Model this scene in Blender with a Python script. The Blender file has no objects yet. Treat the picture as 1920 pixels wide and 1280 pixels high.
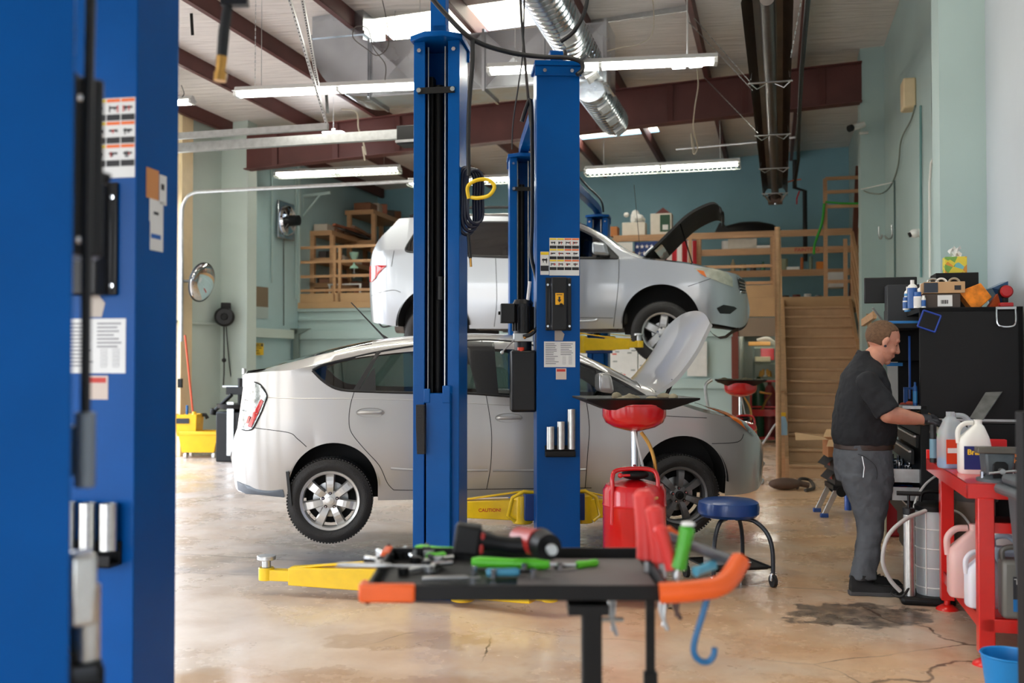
WORLD = 6.0; EXPO = 0.35
import bpy, math, random
from mathutils import Vector, Matrix, geometry
random.seed(7)
sc = bpy.context.scene
COL = sc.collection
PI = math.pi
V = Vector
FP = 1867.0; CH = 1.50; PITCH = math.radians(1.166)
cF = V((0, math.cos(PITCH), math.sin(PITCH))); cU = V((0, -math.sin(PITCH), math.cos(PITCH))); cR = V((1, 0, 0))
def ray(x, y):
    return cF + cR * ((x - 960) / FP) + cU * ((640 - y) / FP)
def at(x, y, Y):
    r = ray(x, y); return V((0, 0, CH)) + r * (Y / r.y)
def fl(x, y, z=0.0):
    r = ray(x, y); return V((0, 0, CH)) + r * ((z - CH) / r.z)
A = math.radians(14.7); CA, SA = math.cos(A), math.sin(A)
def W(w, d, z=0.0):            # building axes: w across (right), d deep, z up
    return V((w * CA + d * SA, -w * SA + d * CA, z))
def atd(x, y, d):              # ray meets building plane d = const
    r = ray(x, y); k = d / (r.x * SA + r.y * CA); return V((0, 0, CH)) + r * k
def atw(x, y, w):
    r = ray(x, y); k = w / (r.x * CA - r.y * SA); return V((0, 0, CH)) + r * k
def wd(p):
    return (p.x * CA - p.y * SA, p.x * SA + p.y * CA, p.z)
def s2l(c):
    return tuple(((v / 255) / 12.92 if v / 255 <= .04045 else ((v / 255 + .055) / 1.055) ** 2.4) for v in c)
MATS = {}
def mat(name, rgb, rough=.5, metal=0.0, coat=0.0, noise=0.0, nscale=8.0, bump=0.0, bscale=60.0, emit=None, es=1.0, rvar=0.0, stretch=None, spec=.5, lin=False):
    if name in MATS: return MATS[name]
    m = bpy.data.materials.new(name); m.use_nodes = True; nt = m.node_tree; N = nt.nodes; L = nt.links
    b = N['Principled BSDF']
    c = tuple(rgb) if lin else s2l(rgb)
    b.inputs['Base Color'].default_value = (*c, 1); b.inputs['Roughness'].default_value = rough
    b.inputs['Metallic'].default_value = metal; b.inputs['Coat Weight'].default_value = coat; b.inputs['Coat Roughness'].default_value = .06
    b.inputs['Specular IOR Level'].default_value = spec
    tc = N.new('ShaderNodeTexCoord'); src = tc.outputs['Object']
    if stretch:
        mp = N.new('ShaderNodeMapping'); mp.inputs['Scale'].default_value = stretch; L.new(src, mp.inputs[0]); src = mp.outputs[0]
    nz = N.new('ShaderNodeTexNoise'); nz.inputs['Scale'].default_value = nscale; nz.inputs['Detail'].default_value = 6; L.new(src, nz.inputs['Vector'])
    if noise > 0:
        mx = N.new('ShaderNodeMix'); mx.data_type = 'RGBA'
        mx.inputs[6].default_value = (*[v * (1 - noise) for v in c], 1); mx.inputs[7].default_value = (*[min(1, v * (1 + noise)) for v in c], 1)
        mr = N.new('ShaderNodeMapRange'); mr.inputs[1].default_value = .3; mr.inputs[2].default_value = .7
        L.new(nz.outputs[0], mr.inputs[0]); L.new(mr.outputs[0], mx.inputs[0]); L.new(mx.outputs[2], b.inputs['Base Color'])
    if rvar > 0:
        m2 = N.new('ShaderNodeMapRange'); m2.inputs[1].default_value = .3; m2.inputs[2].default_value = .7
        m2.inputs[3].default_value = max(0, rough - rvar); m2.inputs[4].default_value = min(1, rough + rvar)
        L.new(nz.outputs[0], m2.inputs[0]); L.new(m2.outputs[0], b.inputs['Roughness'])
    if bump > 0:
        n2 = N.new('ShaderNodeTexNoise'); n2.inputs['Scale'].default_value = bscale; L.new(src, n2.inputs['Vector'])
        bp = N.new('ShaderNodeBump'); bp.inputs['Strength'].default_value = bump; bp.inputs['Distance'].default_value = .02
        L.new(n2.outputs[0], bp.inputs['Height']); L.new(bp.outputs[0], b.inputs['Normal'])
    if emit:
        b.inputs['Emission Color'].default_value = (*s2l(emit), 1); b.inputs['Emission Strength'].default_value = es
    MATS[name] = m; return m
def glassmat(name, tint, rough=.02, ior=1.5, refl=1.0):
    if name in MATS: return MATS[name]
    m = bpy.data.materials.new(name); m.use_nodes = True; nt = m.node_tree; N = nt.nodes; L = nt.links
    N.remove(N['Principled BSDF']); out = N['Material Output']
    t = N.new('ShaderNodeBsdfTransparent'); t.inputs[0].default_value = (*tint, 1)
    g = N.new('ShaderNodeBsdfGlossy'); g.inputs['Roughness'].default_value = rough; g.inputs[0].default_value = (1, 1, 1, 1)
    fr = N.new('ShaderNodeFresnel'); fr.inputs[0].default_value = ior
    mm = N.new('ShaderNodeMath'); mm.operation = 'MULTIPLY'; mm.inputs[1].default_value = refl; L.new(fr.outputs[0], mm.inputs[0])
    mx = N.new('ShaderNodeMixShader'); L.new(mm.outputs[0], mx.inputs[0]); L.new(t.outputs[0], mx.inputs[1]); L.new(g.outputs[0], mx.inputs[2])
    L.new(mx.outputs[0], out.inputs[0]); MATS[name] = m; return m
def softplastic(name, rgb, alpha=.45):     # milky translucent plastic
    if name in MATS: return MATS[name]
    m = bpy.data.materials.new(name); m.use_nodes = True; b = m.node_tree.nodes['Principled BSDF']
    b.inputs['Base Color'].default_value = (*s2l(rgb), 1); b.inputs['Roughness'].default_value = .35
    b.inputs['Alpha'].default_value = alpha; b.inputs['Subsurface Weight'].default_value = .15; b.inputs['Subsurface Scale'].default_value = .02
    MATS[name] = m; return m
def frame(d):
    d = V(d).normalized(); u = V((0, 0, 1)) if abs(d.z) < .9 else V((1, 0, 0))
    a = d.cross(u).normalized(); return a, d.cross(a).normalized(), d
class MB:
    def __init__(s): s.v = []; s.f = []; s.mi = []; s.k = 0; s.X = Matrix.Identity(4)
    def m(s, k): s.k = k; return s
    def add(s, vs, fs):
        o = len(s.v); s.v += [s.X @ V(p) for p in vs]; s.f += [tuple(i + o for i in f) for f in fs]; s.mi += [s.k] * len(fs); return s
    def box(s, c, size, r=(0, 0, 0)):
        x, y, z = [q / 2 for q in size]; M = Matrix.Translation(V(c)) @ (Matrix.Rotation(r[2], 4, 'Z') @ Matrix.Rotation(r[1], 4, 'Y') @ Matrix.Rotation(r[0], 4, 'X'))
        vs = [M @ V((i * x, j * y, k * z)) for k in (-1, 1) for j in (-1, 1) for i in (-1, 1)]
        return s.add(vs, [(0, 2, 3, 1), (4, 5, 7, 6), (0, 1, 5, 4), (2, 6, 7, 3), (0, 4, 6, 2), (1, 3, 7, 5)])
    def bb(s, a, b):
        return s.box([(p + q) / 2 for p, q in zip(a, b)], [abs(p - q) for p, q in zip(a, b)])
    def bar(s, p0, p1, w, h, up=(0, 0, 1)):      # rectangular bar between two points
        p0, p1 = V(p0), V(p1); d = (p1 - p0).normalized(); up = V(up)
        if abs(d.dot(up)) > .98: up = V((0, 1, 0))
        a = d.cross(up).normalized(); b = a.cross(d).normalized()
        vs = [p + a * i * w / 2 + b * j * h / 2 for p in (p0, p1) for j in (-1, 1) for i in (-1, 1)]
        return s.add(vs, [(0, 2, 3, 1), (4, 5, 7, 6), (0, 1, 5, 4), (2, 6, 7, 3), (0, 4, 6, 2), (1, 3, 7, 5)])
    def cyl(s, p0, p1, r0, r1=None, n=20, cap=True):
        r1 = r0 if r1 is None else r1; p0, p1 = V(p0), V(p1); a, b, d = frame(p1 - p0)
        vs = [p + (a * math.cos(2 * PI * i / n) + b * math.sin(2 * PI * i / n)) * r for p, r in ((p0, r0), (p1, r1)) for i in range(n)]
        fs = [(i, (i + 1) % n, n + (i + 1) % n, n + i) for i in range(n)]
        if cap: fs += [tuple(range(n))[::-1], tuple(range(n, 2 * n))]
        return s.add(vs, fs)
    def tube(s, pts, r, n=8, close=False):
        pts = [V(p) for p in pts]; m = len(pts); rr = r if isinstance(r, (list, tuple)) else [r] * m
        rings = []; a = None
        for i, p in enumerate(pts):
            if close: d = pts[(i + 1) % m] - pts[i - 1]
            else: d = pts[min(i + 1, m - 1)] - pts[max(i - 1, 0)]
            if d.length < 1e-9: d = V((0, 0, 1))
            d.normalize()
            if a is None: a = frame(d)[0]
            a = (a - d * a.dot(d))
            if a.length < 1e-6: a = frame(d)[0]
            a.normalize(); b = d.cross(a)
            rings.append([p + (a * math.cos(2 * PI * k / n) + b * math.sin(2 * PI * k / n)) * rr[i] for k in range(n)])
        vs = [q for g in rings for q in g]; fs = []
        for i in range(m if close else m - 1):
            for k in range(n):
                j = (i + 1) % m; fs.append((i * n + k, i * n + (k + 1) % n, j * n + (k + 1) % n, j * n + k))
        if not close: fs += [tuple(range(n))[::-1], tuple(range((m - 1) * n, m * n))]
        return s.add(vs, fs)
    def lathe(s, prof, c=(0, 0, 0), ax='Z', n=32, arc=2 * PI, a0=0, caps=False):
        c = V(c); vs = []; full = abs(arc - 2 * PI) < 1e-6; m = len(prof); nn = n if full else n + 1
        for i in range(nn):
            t = a0 + arc * i / n; co, si = math.cos(t), math.sin(t)
            for r, h in prof:
                vs.append(c + {'Z': V((r * co, r * si, h)), 'Y': V((r * co, h, r * si)), 'X': V((h, r * co, r * si))}[ax])
        fs = []
        for i in range(n):
            j = (i + 1) % nn
            for k in range(m - 1): fs.append((i * m + k, j * m + k, j * m + k + 1, i * m + k + 1))
        return s.add(vs, fs)
    def prism(s, poly, h0, h1, ax='Z'):        # poly 2D; ax = extrusion axis
        f = {'Z': lambda a, b, h: (a, b, h), 'Y': lambda a, b, h: (a, h, b), 'X': lambda a, b, h: (h, a, b)}[ax]
        n = len(poly); vs = [f(a, b, h0) for a, b in poly] + [f(a, b, h1) for a, b in poly]
        return s.add(vs, [tuple(range(n))[::-1], tuple(range(n, 2 * n))] + [(i, (i + 1) % n, n + (i + 1) % n, n + i) for i in range(n)])
    def ball(s, c, r, n=16, m=10):
        c = V(c); r = (r, r, r) if not isinstance(r, (list, tuple)) else r
        vs = [c + V((0, 0, r[2]))]
        for j in range(1, m):
            t = PI * j / m
            for i in range(n): vs.append(c + V((r[0] * math.sin(t) * math.cos(2 * PI * i / n), r[1] * math.sin(t) * math.sin(2 * PI * i / n), r[2] * math.cos(t))))
        vs.append(c - V((0, 0, r[2]))); fs = [(0, 1 + i, 1 + (i + 1) % n) for i in range(n)]
        for j in range(m - 2):
            for i in range(n): a = 1 + j * n; fs.append((a + i, a + n + i, a + n + (i + 1) % n, a + (i + 1) % n))
        a = 1 + (m - 2) * n; fs += [(a + i, len(vs) - 1, a + (i + 1) % n) for i in range(n)]
        return s.add(vs, fs)
    def quad(s, a, b, c, d): return s.add([a, b, c, d], [(0, 1, 2, 3)])
    def grid(s, P):                            # P[i][j] points
        n, m = len(P), len(P[0]); return s.add([p for r in P for p in r], [(i * m + j, (i + 1) * m + j, (i + 1) * m + j + 1, i * m + j + 1) for i in range(n - 1) for j in range(m - 1)])
    def build(s, name, mats, parent=None, smooth=40, bevel=0, seg=2, recalc=True):
        me = bpy.data.meshes.new(name); me.from_pydata([tuple(p) for p in s.v], [], s.f)
        mats = mats if isinstance(mats, (list, tuple)) else [mats]
        for q in mats: me.materials.append(q)
        if len(mats) > 1: me.polygons.foreach_set('material_index', s.mi)
        if recalc:
            import bmesh
            bm = bmesh.new(); bm.from_mesh(me); bmesh.ops.recalc_face_normals(bm, faces=bm.faces); bm.to_mesh(me); bm.free()
        if smooth:
            me.polygons.foreach_set('use_smooth', [True] * len(me.polygons)); me.set_sharp_from_angle(angle=math.radians(smooth))
        me.update(); o = bpy.data.objects.new(name, me); COL.objects.link(o)
        if parent: o.parent = parent
        if bevel:
            b = o.modifiers.new('bevel', 'BEVEL'); b.width = bevel; b.segments = seg; b.limit_method = 'ANGLE'; b.angle_limit = math.radians(40)
        return o
def thing(name, label, cat, loc=(0, 0, 0), rz=0.0, group=None):
    o = bpy.data.objects.new(name, None); COL.objects.link(o); o.empty_display_size = .1
    o.location = loc; o.rotation_euler = (0, 0, rz); o['label'] = label; o['category'] = cat
    if group: o['group'] = group
    return o
def tag(o, label, cat, group=None, loc=None, rz=None):
    o['label'] = label; o['category'] = cat
    if group: o['group'] = group
    if loc is not None: o.location = loc
    if rz is not None: o.rotation_euler = (0, 0, rz)
    return o
def struct(o): o['kind'] = 'structure'; return o
def dup(root, loc=None, rz=None, label=None):
    r = root.copy(); COL.objects.link(r)
    if loc is not None: r.location = loc
    if rz is not None: r.rotation_euler = (0, 0, rz)
    if label: r['label'] = label
    for ch in list(root.children):
        c = ch.copy(); COL.objects.link(c); c.parent = r
        for g in list(ch.children):
            d = g.copy(); COL.objects.link(d); d.parent = c
    return r
def text(s, size, m, M, parent=None, name='lettering', ext=.0006, align='CENTER', bold=0.0):
    cu = bpy.data.curves.new(name, 'FONT'); cu.body = s; cu.size = size; cu.align_x = align; cu.align_y = 'CENTER'; cu.extrude = ext; cu.offset = bold * size
    cu.materials.append(m); o = bpy.data.objects.new(name, cu); COL.objects.link(o)
    bpy.context.view_layer.update(); me = bpy.data.meshes.new_from_object(o.evaluated_get(bpy.context.evaluated_depsgraph_get())); bpy.data.objects.remove(o); bpy.data.curves.remove(cu)
    o = bpy.data.objects.new(name, me); COL.objects.link(o)
    if parent: o.parent = parent
    o.matrix_local = M
    return o
def facing(loc, rz=0, tilt=0):     # text plane facing local -Y
    return Matrix.Translation(V(loc)) @ Matrix.Rotation(rz, 4, 'Z') @ Matrix.Rotation(PI / 2 + tilt, 4, 'X')
def spline(pts, n=8, close=False):
    pts = [V(p) for p in pts]; m = len(pts); out = []
    for i in range(m if close else m - 1):
        p1, p2 = pts[i], pts[(i + 1) % m]
        p0 = pts[i - 1] if (i > 0 or close) else p1; p3 = pts[(i + 2) % m] if (i < m - 2 or close) else p2
        for k in range(n):
            t = k / n; out.append(.5 * ((2 * p1) + (p2 - p0) * t + (2 * p0 - 5 * p1 + 4 * p2 - p3) * t * t + (3 * p1 - p0 - 3 * p2 + p3) * t ** 3))
    if not close: out.append(pts[-1])
    return out
def interp(pts):                   # monotone cubic through sorted (x, y)
    pts = sorted(pts); X = [p[0] for p in pts]; Y = [p[1] for p in pts]; n = len(X)
    d = [(Y[i + 1] - Y[i]) / max(1e-9, X[i + 1] - X[i]) for i in range(n - 1)]
    m = [d[0]] + [0 if d[i - 1] * d[i] <= 0 else 2 * d[i - 1] * d[i] / (d[i - 1] + d[i]) for i in range(1, n - 1)] + [d[-1]]
    def f(x):
        if x <= X[0]: return Y[0]
        if x >= X[-1]: return Y[-1]
        lo = 0
        while lo < n - 2 and x > X[lo + 1]: lo += 1
        h = X[lo + 1] - X[lo]; t = (x - X[lo]) / h
        return (Y[lo] * (1 + 2 * t) * (1 - t) ** 2 + h * m[lo] * t * (1 - t) ** 2 + Y[lo + 1] * t * t * (3 - 2 * t) + h * m[lo + 1] * t * t * (t - 1))
    return f
M_blue = mat('lift_blue_paint', (0, 76, 146), .32, 0, .04, .06, 5, spec=.14, bump=.04, bscale=120)
M_blued = mat('inner_blue_paint', (0, 50, 112), .5, 0, 0, .1, 6)
M_yel = mat('safety_yellow_paint', (238, 196, 12), .35, 0, .3, .08, 9)
M_black = mat('black_plastic', (18, 18, 20), .4, spec=.4)
M_blackm = mat('matte_black_steel', (10, 10, 11), .5, 0, spec=.3)
M_rub = mat('black_rubber', (32, 31, 31), .75, bump=.15, bscale=200)
M_chrome = mat('chrome', (225, 228, 232), .12, 1)
M_steel = mat('zinc_steel', (190, 192, 192), .35, .9, noise=.12, nscale=14)
M_alu = mat('worn_aluminium', (200, 200, 196), .32, .9, noise=.1, nscale=30)
M_red = mat('red_enamel', (200, 14, 22), .25, 0, .6, .07, 6)
M_red2 = mat('bench_red_enamel', (214, 30, 24), .3, 0, .4, .08, 5)
M_orange = mat('orange_rubber', (236, 96, 28), .45, noise=.1)
M_green = mat('tool_green_plastic', (80, 200, 40), .4)
M_white = mat('white_plastic', (236, 236, 232), .4)
M_paper = mat('white_paper', (225, 226, 224), .7, noise=.04)
M_ink = mat('dark_ink', (45, 45, 50), .7)
M_kraft = mat('kraft_cardboard', (196, 158, 116), .75, noise=.06)
M_wood = mat('varnished_pine', (186, 144, 104), .5, noise=.12, nscale=3, stretch=(1, 12, 12))
M_woodx = mat('painted_tan_board', (186, 150, 108), .6, noise=.07, nscale=3)
M_cable = mat('black_cable', (20, 20, 22), .5)
def wallmat(name, rgb, cor=0.0, noise=.04, lowrgb=None):
    m = mat(name, rgb, .62, noise=noise, nscale=1.2)
    if cor:
        nt = m.node_tree; N = nt.nodes; L = nt.links; b = N['Principled BSDF']
        tc = N.new('ShaderNodeTexCoord'); sp = N.new('ShaderNodeSeparateXYZ'); L.new(tc.outputs['Object'], sp.inputs[0])
        ad = N.new('ShaderNodeMath'); ad.operation = 'ADD'; L.new(sp.outputs[0], ad.inputs[0]); L.new(sp.outputs[1], ad.inputs[1])
        ml = N.new('ShaderNodeMath'); ml.operation = 'MULTIPLY'; ml.inputs[1].default_value = cor; L.new(ad.outputs[0], ml.inputs[0])
        sn = N.new('ShaderNodeMath'); sn.operation = 'SINE'; L.new(ml.outputs[0], sn.inputs[0])
        pw = N.new('ShaderNodeMath'); pw.operation = 'GREATER_THAN'; pw.inputs[1].default_value = .93; L.new(sn.outputs[0], pw.inputs[0])
        bp = N.new('ShaderNodeBump'); bp.inputs['Strength'].default_value = .35; bp.inputs['Distance'].default_value = .02; L.new(pw.outputs[0], bp.inputs['Height']); L.new(bp.outputs[0], b.inputs['Normal'])
    return m
M_wall = wallmat('sage_wall_paint', (196, 210, 203), cor=0)
M_wallr = wallmat('pale_blue_wall_paint', (176, 198, 196), cor=0)
M_walln = wallmat('light_grey_blue_wall_paint', (196, 206, 214))
M_wallb = wallmat('teal_back_wall_paint', (136, 182, 198), noise=.06)
M_cream = mat('cream_trim_paint', (226, 204, 164), .5, noise=.04)
M_maroon = mat('maroon_steel_primer', (92, 48, 44), .55, noise=.14, nscale=3)
M_ceil = mat('white_insulation_facing', (238, 230, 224), .55, noise=.05, nscale=2)
def _ceil():
    nt = M_ceil.node_tree; N = nt.nodes; L = nt.links; b = N['Principled BSDF']
    tc = N.new('ShaderNodeTexCoord'); mp = N.new('ShaderNodeMapping'); mp.inputs['Scale'].default_value = (.6, 5, 1); L.new(tc.outputs['Object'], mp.inputs[0])
    n2 = N.new('ShaderNodeTexNoise'); n2.inputs['Scale'].default_value = 1.6; n2.inputs['Detail'].default_value = 4; n2.inputs['Distortion'].default_value = .8; L.new(mp.outputs[0], n2.inputs['Vector'])
    bp = N.new('ShaderNodeBump'); bp.inputs['Strength'].default_value = .5; bp.inputs['Distance'].default_value = .12; L.new(n2.outputs[0], bp.inputs['Height']); L.new(bp.outputs[0], b.inputs['Normal'])
_ceil()
def floor_mat():
    m = bpy.data.materials.new('stained_concrete_floor'); m.use_nodes = True; nt = m.node_tree; N = nt.nodes; L = nt.links; b = N['Principled BSDF']
    tc = N.new('ShaderNodeTexCoord'); O = tc.outputs['Object']
    def nz(scale, det=8, dist=0.0, rough=.55):
        n = N.new('ShaderNodeTexNoise'); n.inputs['Scale'].default_value = scale; n.inputs['Detail'].default_value = det; n.inputs['Distortion'].default_value = dist; n.inputs['Roughness'].default_value = rough; L.new(O, n.inputs['Vector']); return n.outputs[0]
    def mr(i, a, c, o0=0.0, o1=1.0):
        n = N.new('ShaderNodeMapRange'); n.inputs[1].default_value = a; n.inputs[2].default_value = c; n.inputs[3].default_value = o0; n.inputs[4].default_value = o1; L.new(i, n.inputs[0]); return n.outputs[0]
    def mix(f, A_, B_):
        n = N.new('ShaderNodeMix'); n.data_type = 'RGBA'; L.new(f, n.inputs[0])
        for k, q in ((6, A_), (7, B_)):
            if isinstance(q, tuple): n.inputs[k].default_value = (*s2l(q), 1)
            else: L.new(q, n.inputs[k])
        return n.outputs[2]
    def math_(op, a, c=None):
        n = N.new('ShaderNodeMath'); n.operation = op
        for k, q in ((0, a), (1, c)):
            if q is None: continue
            if isinstance(q, (int, float)): n.inputs[k].default_value = q
            else: L.new(q, n.inputs[k])
        return n.outputs[0]
    def blob(cx, cy, rx, ry, amp=.35, sc_=5):   # a patch with a shape of its own
        sp = N.new('ShaderNodeSeparateXYZ'); L.new(O, sp.inputs[0])
        dx = math_('DIVIDE', math_('SUBTRACT', sp.outputs[0], cx), rx); dy = math_('DIVIDE', math_('SUBTRACT', sp.outputs[1], cy), ry)
        r = math_('SQRT', math_('ADD', math_('MULTIPLY', dx, dx), math_('MULTIPLY', dy, dy)))
        return math_('ADD', r, math_('MULTIPLY', math_('SUBTRACT', nz(sc_, 6), .5), amp * 4))
    base = mix(mr(nz(.55, 5, .6), .35, .65), (226, 184, 140), (206, 188, 168))
    base = mix(mr(nz(2.4, 8, .4), .42, .85), base, (188, 142, 102))
    base = mix(mr(nz(9, 8), .56, .85, 0, .5), base, (158, 124, 96))
    base = mix(mr(nz(28, 4), .66, .8, 0, .5), base, (120, 92, 70))
    # cooler, paler slab toward the left bays
    sp = N.new('ShaderNodeSeparateXYZ'); L.new(O, sp.inputs[0])
    cool = mr(math_('ADD', sp.outputs[0], math_('MULTIPLY', nz(.8, 4), 2.0)), 1.6, -.6, 0, .75)
    base = mix(cool, base, mix(mr(nz(3, 8, .5), .35, .7), (218, 206, 198), (190, 172, 160)))
    # dark oil stain by the bench, brown wet film in front, darker blue-grey tint under the parked car
    pn = mr(blob(*OILC, .42, .30, .42, 6), 1.02, .9); base = mix(math_('MULTIPLY', pn, mr(nz(14, 6), .3, .6, .5, .95)), base, (84, 76, 70))
    film = mr(blob(-1.15, 4.35, 1.5, .55, .3, 2.2), 1.1, .8); base = mix(math_('MULTIPLY', film, .6), base, (176, 134, 92))
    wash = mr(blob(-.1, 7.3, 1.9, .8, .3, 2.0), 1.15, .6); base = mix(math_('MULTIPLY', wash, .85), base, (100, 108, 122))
    d1 = mr(blob(-.55, 5.4, .5, .18, .5, 6), 1.0, .8); base = mix(math_('MULTIPLY', d1, .4), base, (150, 112, 72))
    # thin cracks
    nd = N.new('ShaderNodeTexNoise'); nd.inputs['Scale'].default_value = 2.5; nd.inputs['Detail'].default_value = 8; L.new(O, nd.inputs['Vector'])
    mxv = N.new('ShaderNodeMix'); mxv.data_type = 'VECTOR'; mxv.inputs[0].default_value = .16; L.new(O, mxv.inputs[4]); L.new(nd.outputs[1], mxv.inputs[5])
    vo = N.new('ShaderNodeTexVoronoi'); vo.feature = 'DISTANCE_TO_EDGE'; vo.inputs['Scale'].default_value = .62; L.new(mxv.outputs[1], vo.inputs['Vector'])
    crk = mr(vo.outputs[0], .0035, .001); crk = math_('MULTIPLY', crk, mr(nz(.9, 3), .45, .6))
    base = mix(crk, base, (70, 50, 38))
    # saw-cut joints in building axes
    w_ = math_('SUBTRACT', math_('MULTIPLY', sp.outputs[0], CA), math_('MULTIPLY', sp.outputs[1], SA)); d_ = math_('ADD', math_('MULTIPLY', sp.outputs[0], SA), math_('MULTIPLY', sp.outputs[1], CA))
    j1 = math_('ABSOLUTE', math_('SUBTRACT', d_, 6.9)); j2 = math_('ABSOLUTE', math_('SUBTRACT', d_, 13.0)); j3 = math_('ABSOLUTE', math_('ADD', w_, 6.0))
    jj = math_('MINIMUM', math_('MINIMUM', j1, j2), j3); base = mix(mr(jj, .007, .004, 0, .8), base, (88, 78, 70))
    L.new(base, b.inputs['Base Color'])
    r1 = mr(nz(1.1, 6, .5), .35, .65, .16, .42); r1 = math_('ADD', r1, mr(nz(12, 6), .5, .8, 0, .22)); r1 = math_('SUBTRACT', r1, math_('MULTIPLY', film, .12)); L.new(r1, b.inputs['Roughness'])
    b.inputs['Specular IOR Level'].default_value = .5
    bp = N.new('ShaderNodeBump'); bp.inputs['Strength'].default_value = .12; bp.inputs['Distance'].default_value = .02; L.new(nz(5, 8), bp.inputs['Height']); L.new(bp.outputs[0], b.inputs['Normal'])
    return m
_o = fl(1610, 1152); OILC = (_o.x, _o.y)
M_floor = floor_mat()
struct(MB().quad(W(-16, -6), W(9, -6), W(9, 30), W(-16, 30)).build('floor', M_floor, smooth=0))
def cz(w): return 5.62 + (w + 9.2) * .0438
WL, WR, DM, DB, DF = -9.2, 1.58, 18.2, 22.3, 15.3      # left wall, right wall, mezzanine face, back wall, frame line
SKY = [(-4.9, -2.7, 11.6, 12.55), (-4.15, -2.1, 18.3, 19.2), (-5.2, -2.4, 3.0, 5.2), (-1, 1, 5.0, 6.5)]
def slab(name, pts, m, th=.12, nrm=None):
    p = [V(q) for q in pts]; n = V(nrm) if nrm else (p[1] - p[0]).cross(p[2] - p[0]).normalized(); q = [a + n * th for a in p]
    k = len(p); mb = MB(); mb.add(p + q, [tuple(range(k))[::-1], tuple(range(k, 2 * k))] + [(i, (i + 1) % k, k + (i + 1) % k, k + i) for i in range(k)])
    return struct(mb.build(name, m, smooth=0))
mb = MB()
ws = sorted({WL - .3, WR + .3, *[s[0] for s in SKY], *[s[1] for s in SKY]}); ds = sorted({-3.0, DB + .2, *[s[2] for s in SKY], *[s[3] for s in SKY]})
for i in range(len(ws) - 1):
    for j in range(len(ds) - 1):
        mw, md = (ws[i] + ws[i + 1]) / 2, (ds[j] + ds[j + 1]) / 2
        if any(s[0] < mw < s[1] and s[2] < md < s[3] for s in SKY): continue
        mb.quad(W(ws[i], ds[j], cz(ws[i])), W(ws[i + 1], ds[j], cz(ws[i + 1])), W(ws[i + 1], ds[j + 1], cz(ws[i + 1])), W(ws[i], ds[j + 1], cz(ws[i])))
struct(mb.build('ceiling', M_ceil, smooth=0))
M_sky = mat('translucent_skylight_panel', (240, 240, 225), .5, emit=(255, 250, 232), es=5)
for k, (a, b_, c, d) in enumerate(SKY):
    P = []
    n = 36
    for i in range(n + 1):
        dd = c + (d - c) * i / n; zz = .05 + .02 * math.sin(i * 1.4)
        P.append([W(a, dd, cz(a) + zz), W(b_, dd, cz(b_) + zz)])
    o = MB().grid(P).build('window_%d' % (k + 1), M_sky); struct(o)
for k in range(-1, 7):
    w = -7.65 + 1.345 * k
    if w > WR: continue
    m_ = MB(); z = cz(w)
    m_.X = Matrix.Translation(W(w, 0, z)) @ Matrix.Rotation(-A, 4, 'Z')
    m_.bb((-.008, -2.5, -.21), (.008, DB - .1, -.0)).bb((-.06, -2.5, -.216), (.008, DB - .1, -.2))
    struct(m_.build('trim_%d' % (k + 20), M_maroon, smooth=0))
def beam(name, d, w0, w1, z0b, z1b, z0t, z1t):
    m_ = MB(); fw = .11
    for (a0, a1, b0, b1, h) in ((z0b, z0b + .016, z1b, z1b + .016, fw), (z0t - .016, z0t, z1t - .016, z1t, fw), (z0b, z0t, z1b, z1t, .006)):
        vs = [W(w0, d - h, a0), W(w1, d - h, b0), W(w1, d + h, b0), W(w0, d + h, a0), W(w0, d - h, a1), W(w1, d - h, b1), W(w1, d + h, b1), W(w0, d + h, a1)]
        m_.add(vs, [(0, 3, 2, 1), (4, 5, 6, 7), (0, 1, 5, 4), (1, 2, 6, 5), (2, 3, 7, 6), (3, 0, 4, 7)])
    for k in range(9):
        w = w0 + (w1 - w0) * (k + .5) / 9; t = (k + .5) / 9
        m_.bar(W(w, d - .05, z0b + (z1b - z0b) * t), W(w, d - .05, z0t + (z1t - z0t) * t), .09, .008)
    return struct(m_.build(name, M_maroon, smooth=0))
beam('trim_1', DF, -8.72, 1.27, 4.78, 5.28, 5.42, 5.87)
beam('trim_2', DF - 7.06 * 2, -8.72, 1.27, 4.78, 5.28, 5.42, 5.87)
def wall(name, segs, m, z1=None):
    """segs: list of (w,d) corner pairs forming vertical quads"""
    m_ = MB()
    for (w0, d0, w1, d1, za, zb) in segs:
        m_.quad(W(w0, d0, za), W(w1, d1, za), W(w1, d1, zb if zb else cz(w1)), W(w0, d0, zb if zb else cz(w0)))
    return struct(m_.build(name, m, smooth=0))
wall('wall_back', [(WL - 1, DB, WR + 1.2, DB, 0, 7)], M_wallb)
TR = .33
def bx(name, w0, w1, d0, d1, z0, z1, m, bevel=0):
    m_ = MB(); m_.X = Matrix.Rotation(-A, 4, 'Z'); m_.bb((w0, d0, z0), (w1, d1, z1)); return struct(m_.build(name, m, smooth=0, bevel=bevel))
bx('wall_right', WR, WR + .15, 8.24, DB, 0, 6.4, M_wallr)
bx('wall_right_near', WR, WR + .15, -3, 8.24, 0, 6.4, M_walln)
bx('wall_right_column_far', 1.25, WR, DF, DF + .45, 0, 6.3, M_wallr)
bx('wall_right_column_near', 1.25, WR, 8.24, 8.6, 0, 6.3, M_wallr)
LW = [(-3, -2.2, 0, 6), (-2.2, 1.6, 4.1, 6), (1.6, 3.6, 0, 6), (3.6, 6.9, 4.1, 6), (6.9, 7.4, 0, 6), (7.4, 10.4, 4.1, 6), (10.4, 11.0, 0, 6), (11.0, 13.9, 4.1, 6), (13.9, DF + .3, 0, 6)]
m_ = MB(); m_.X = Matrix.Rotation(-A, 4, 'Z')
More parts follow.
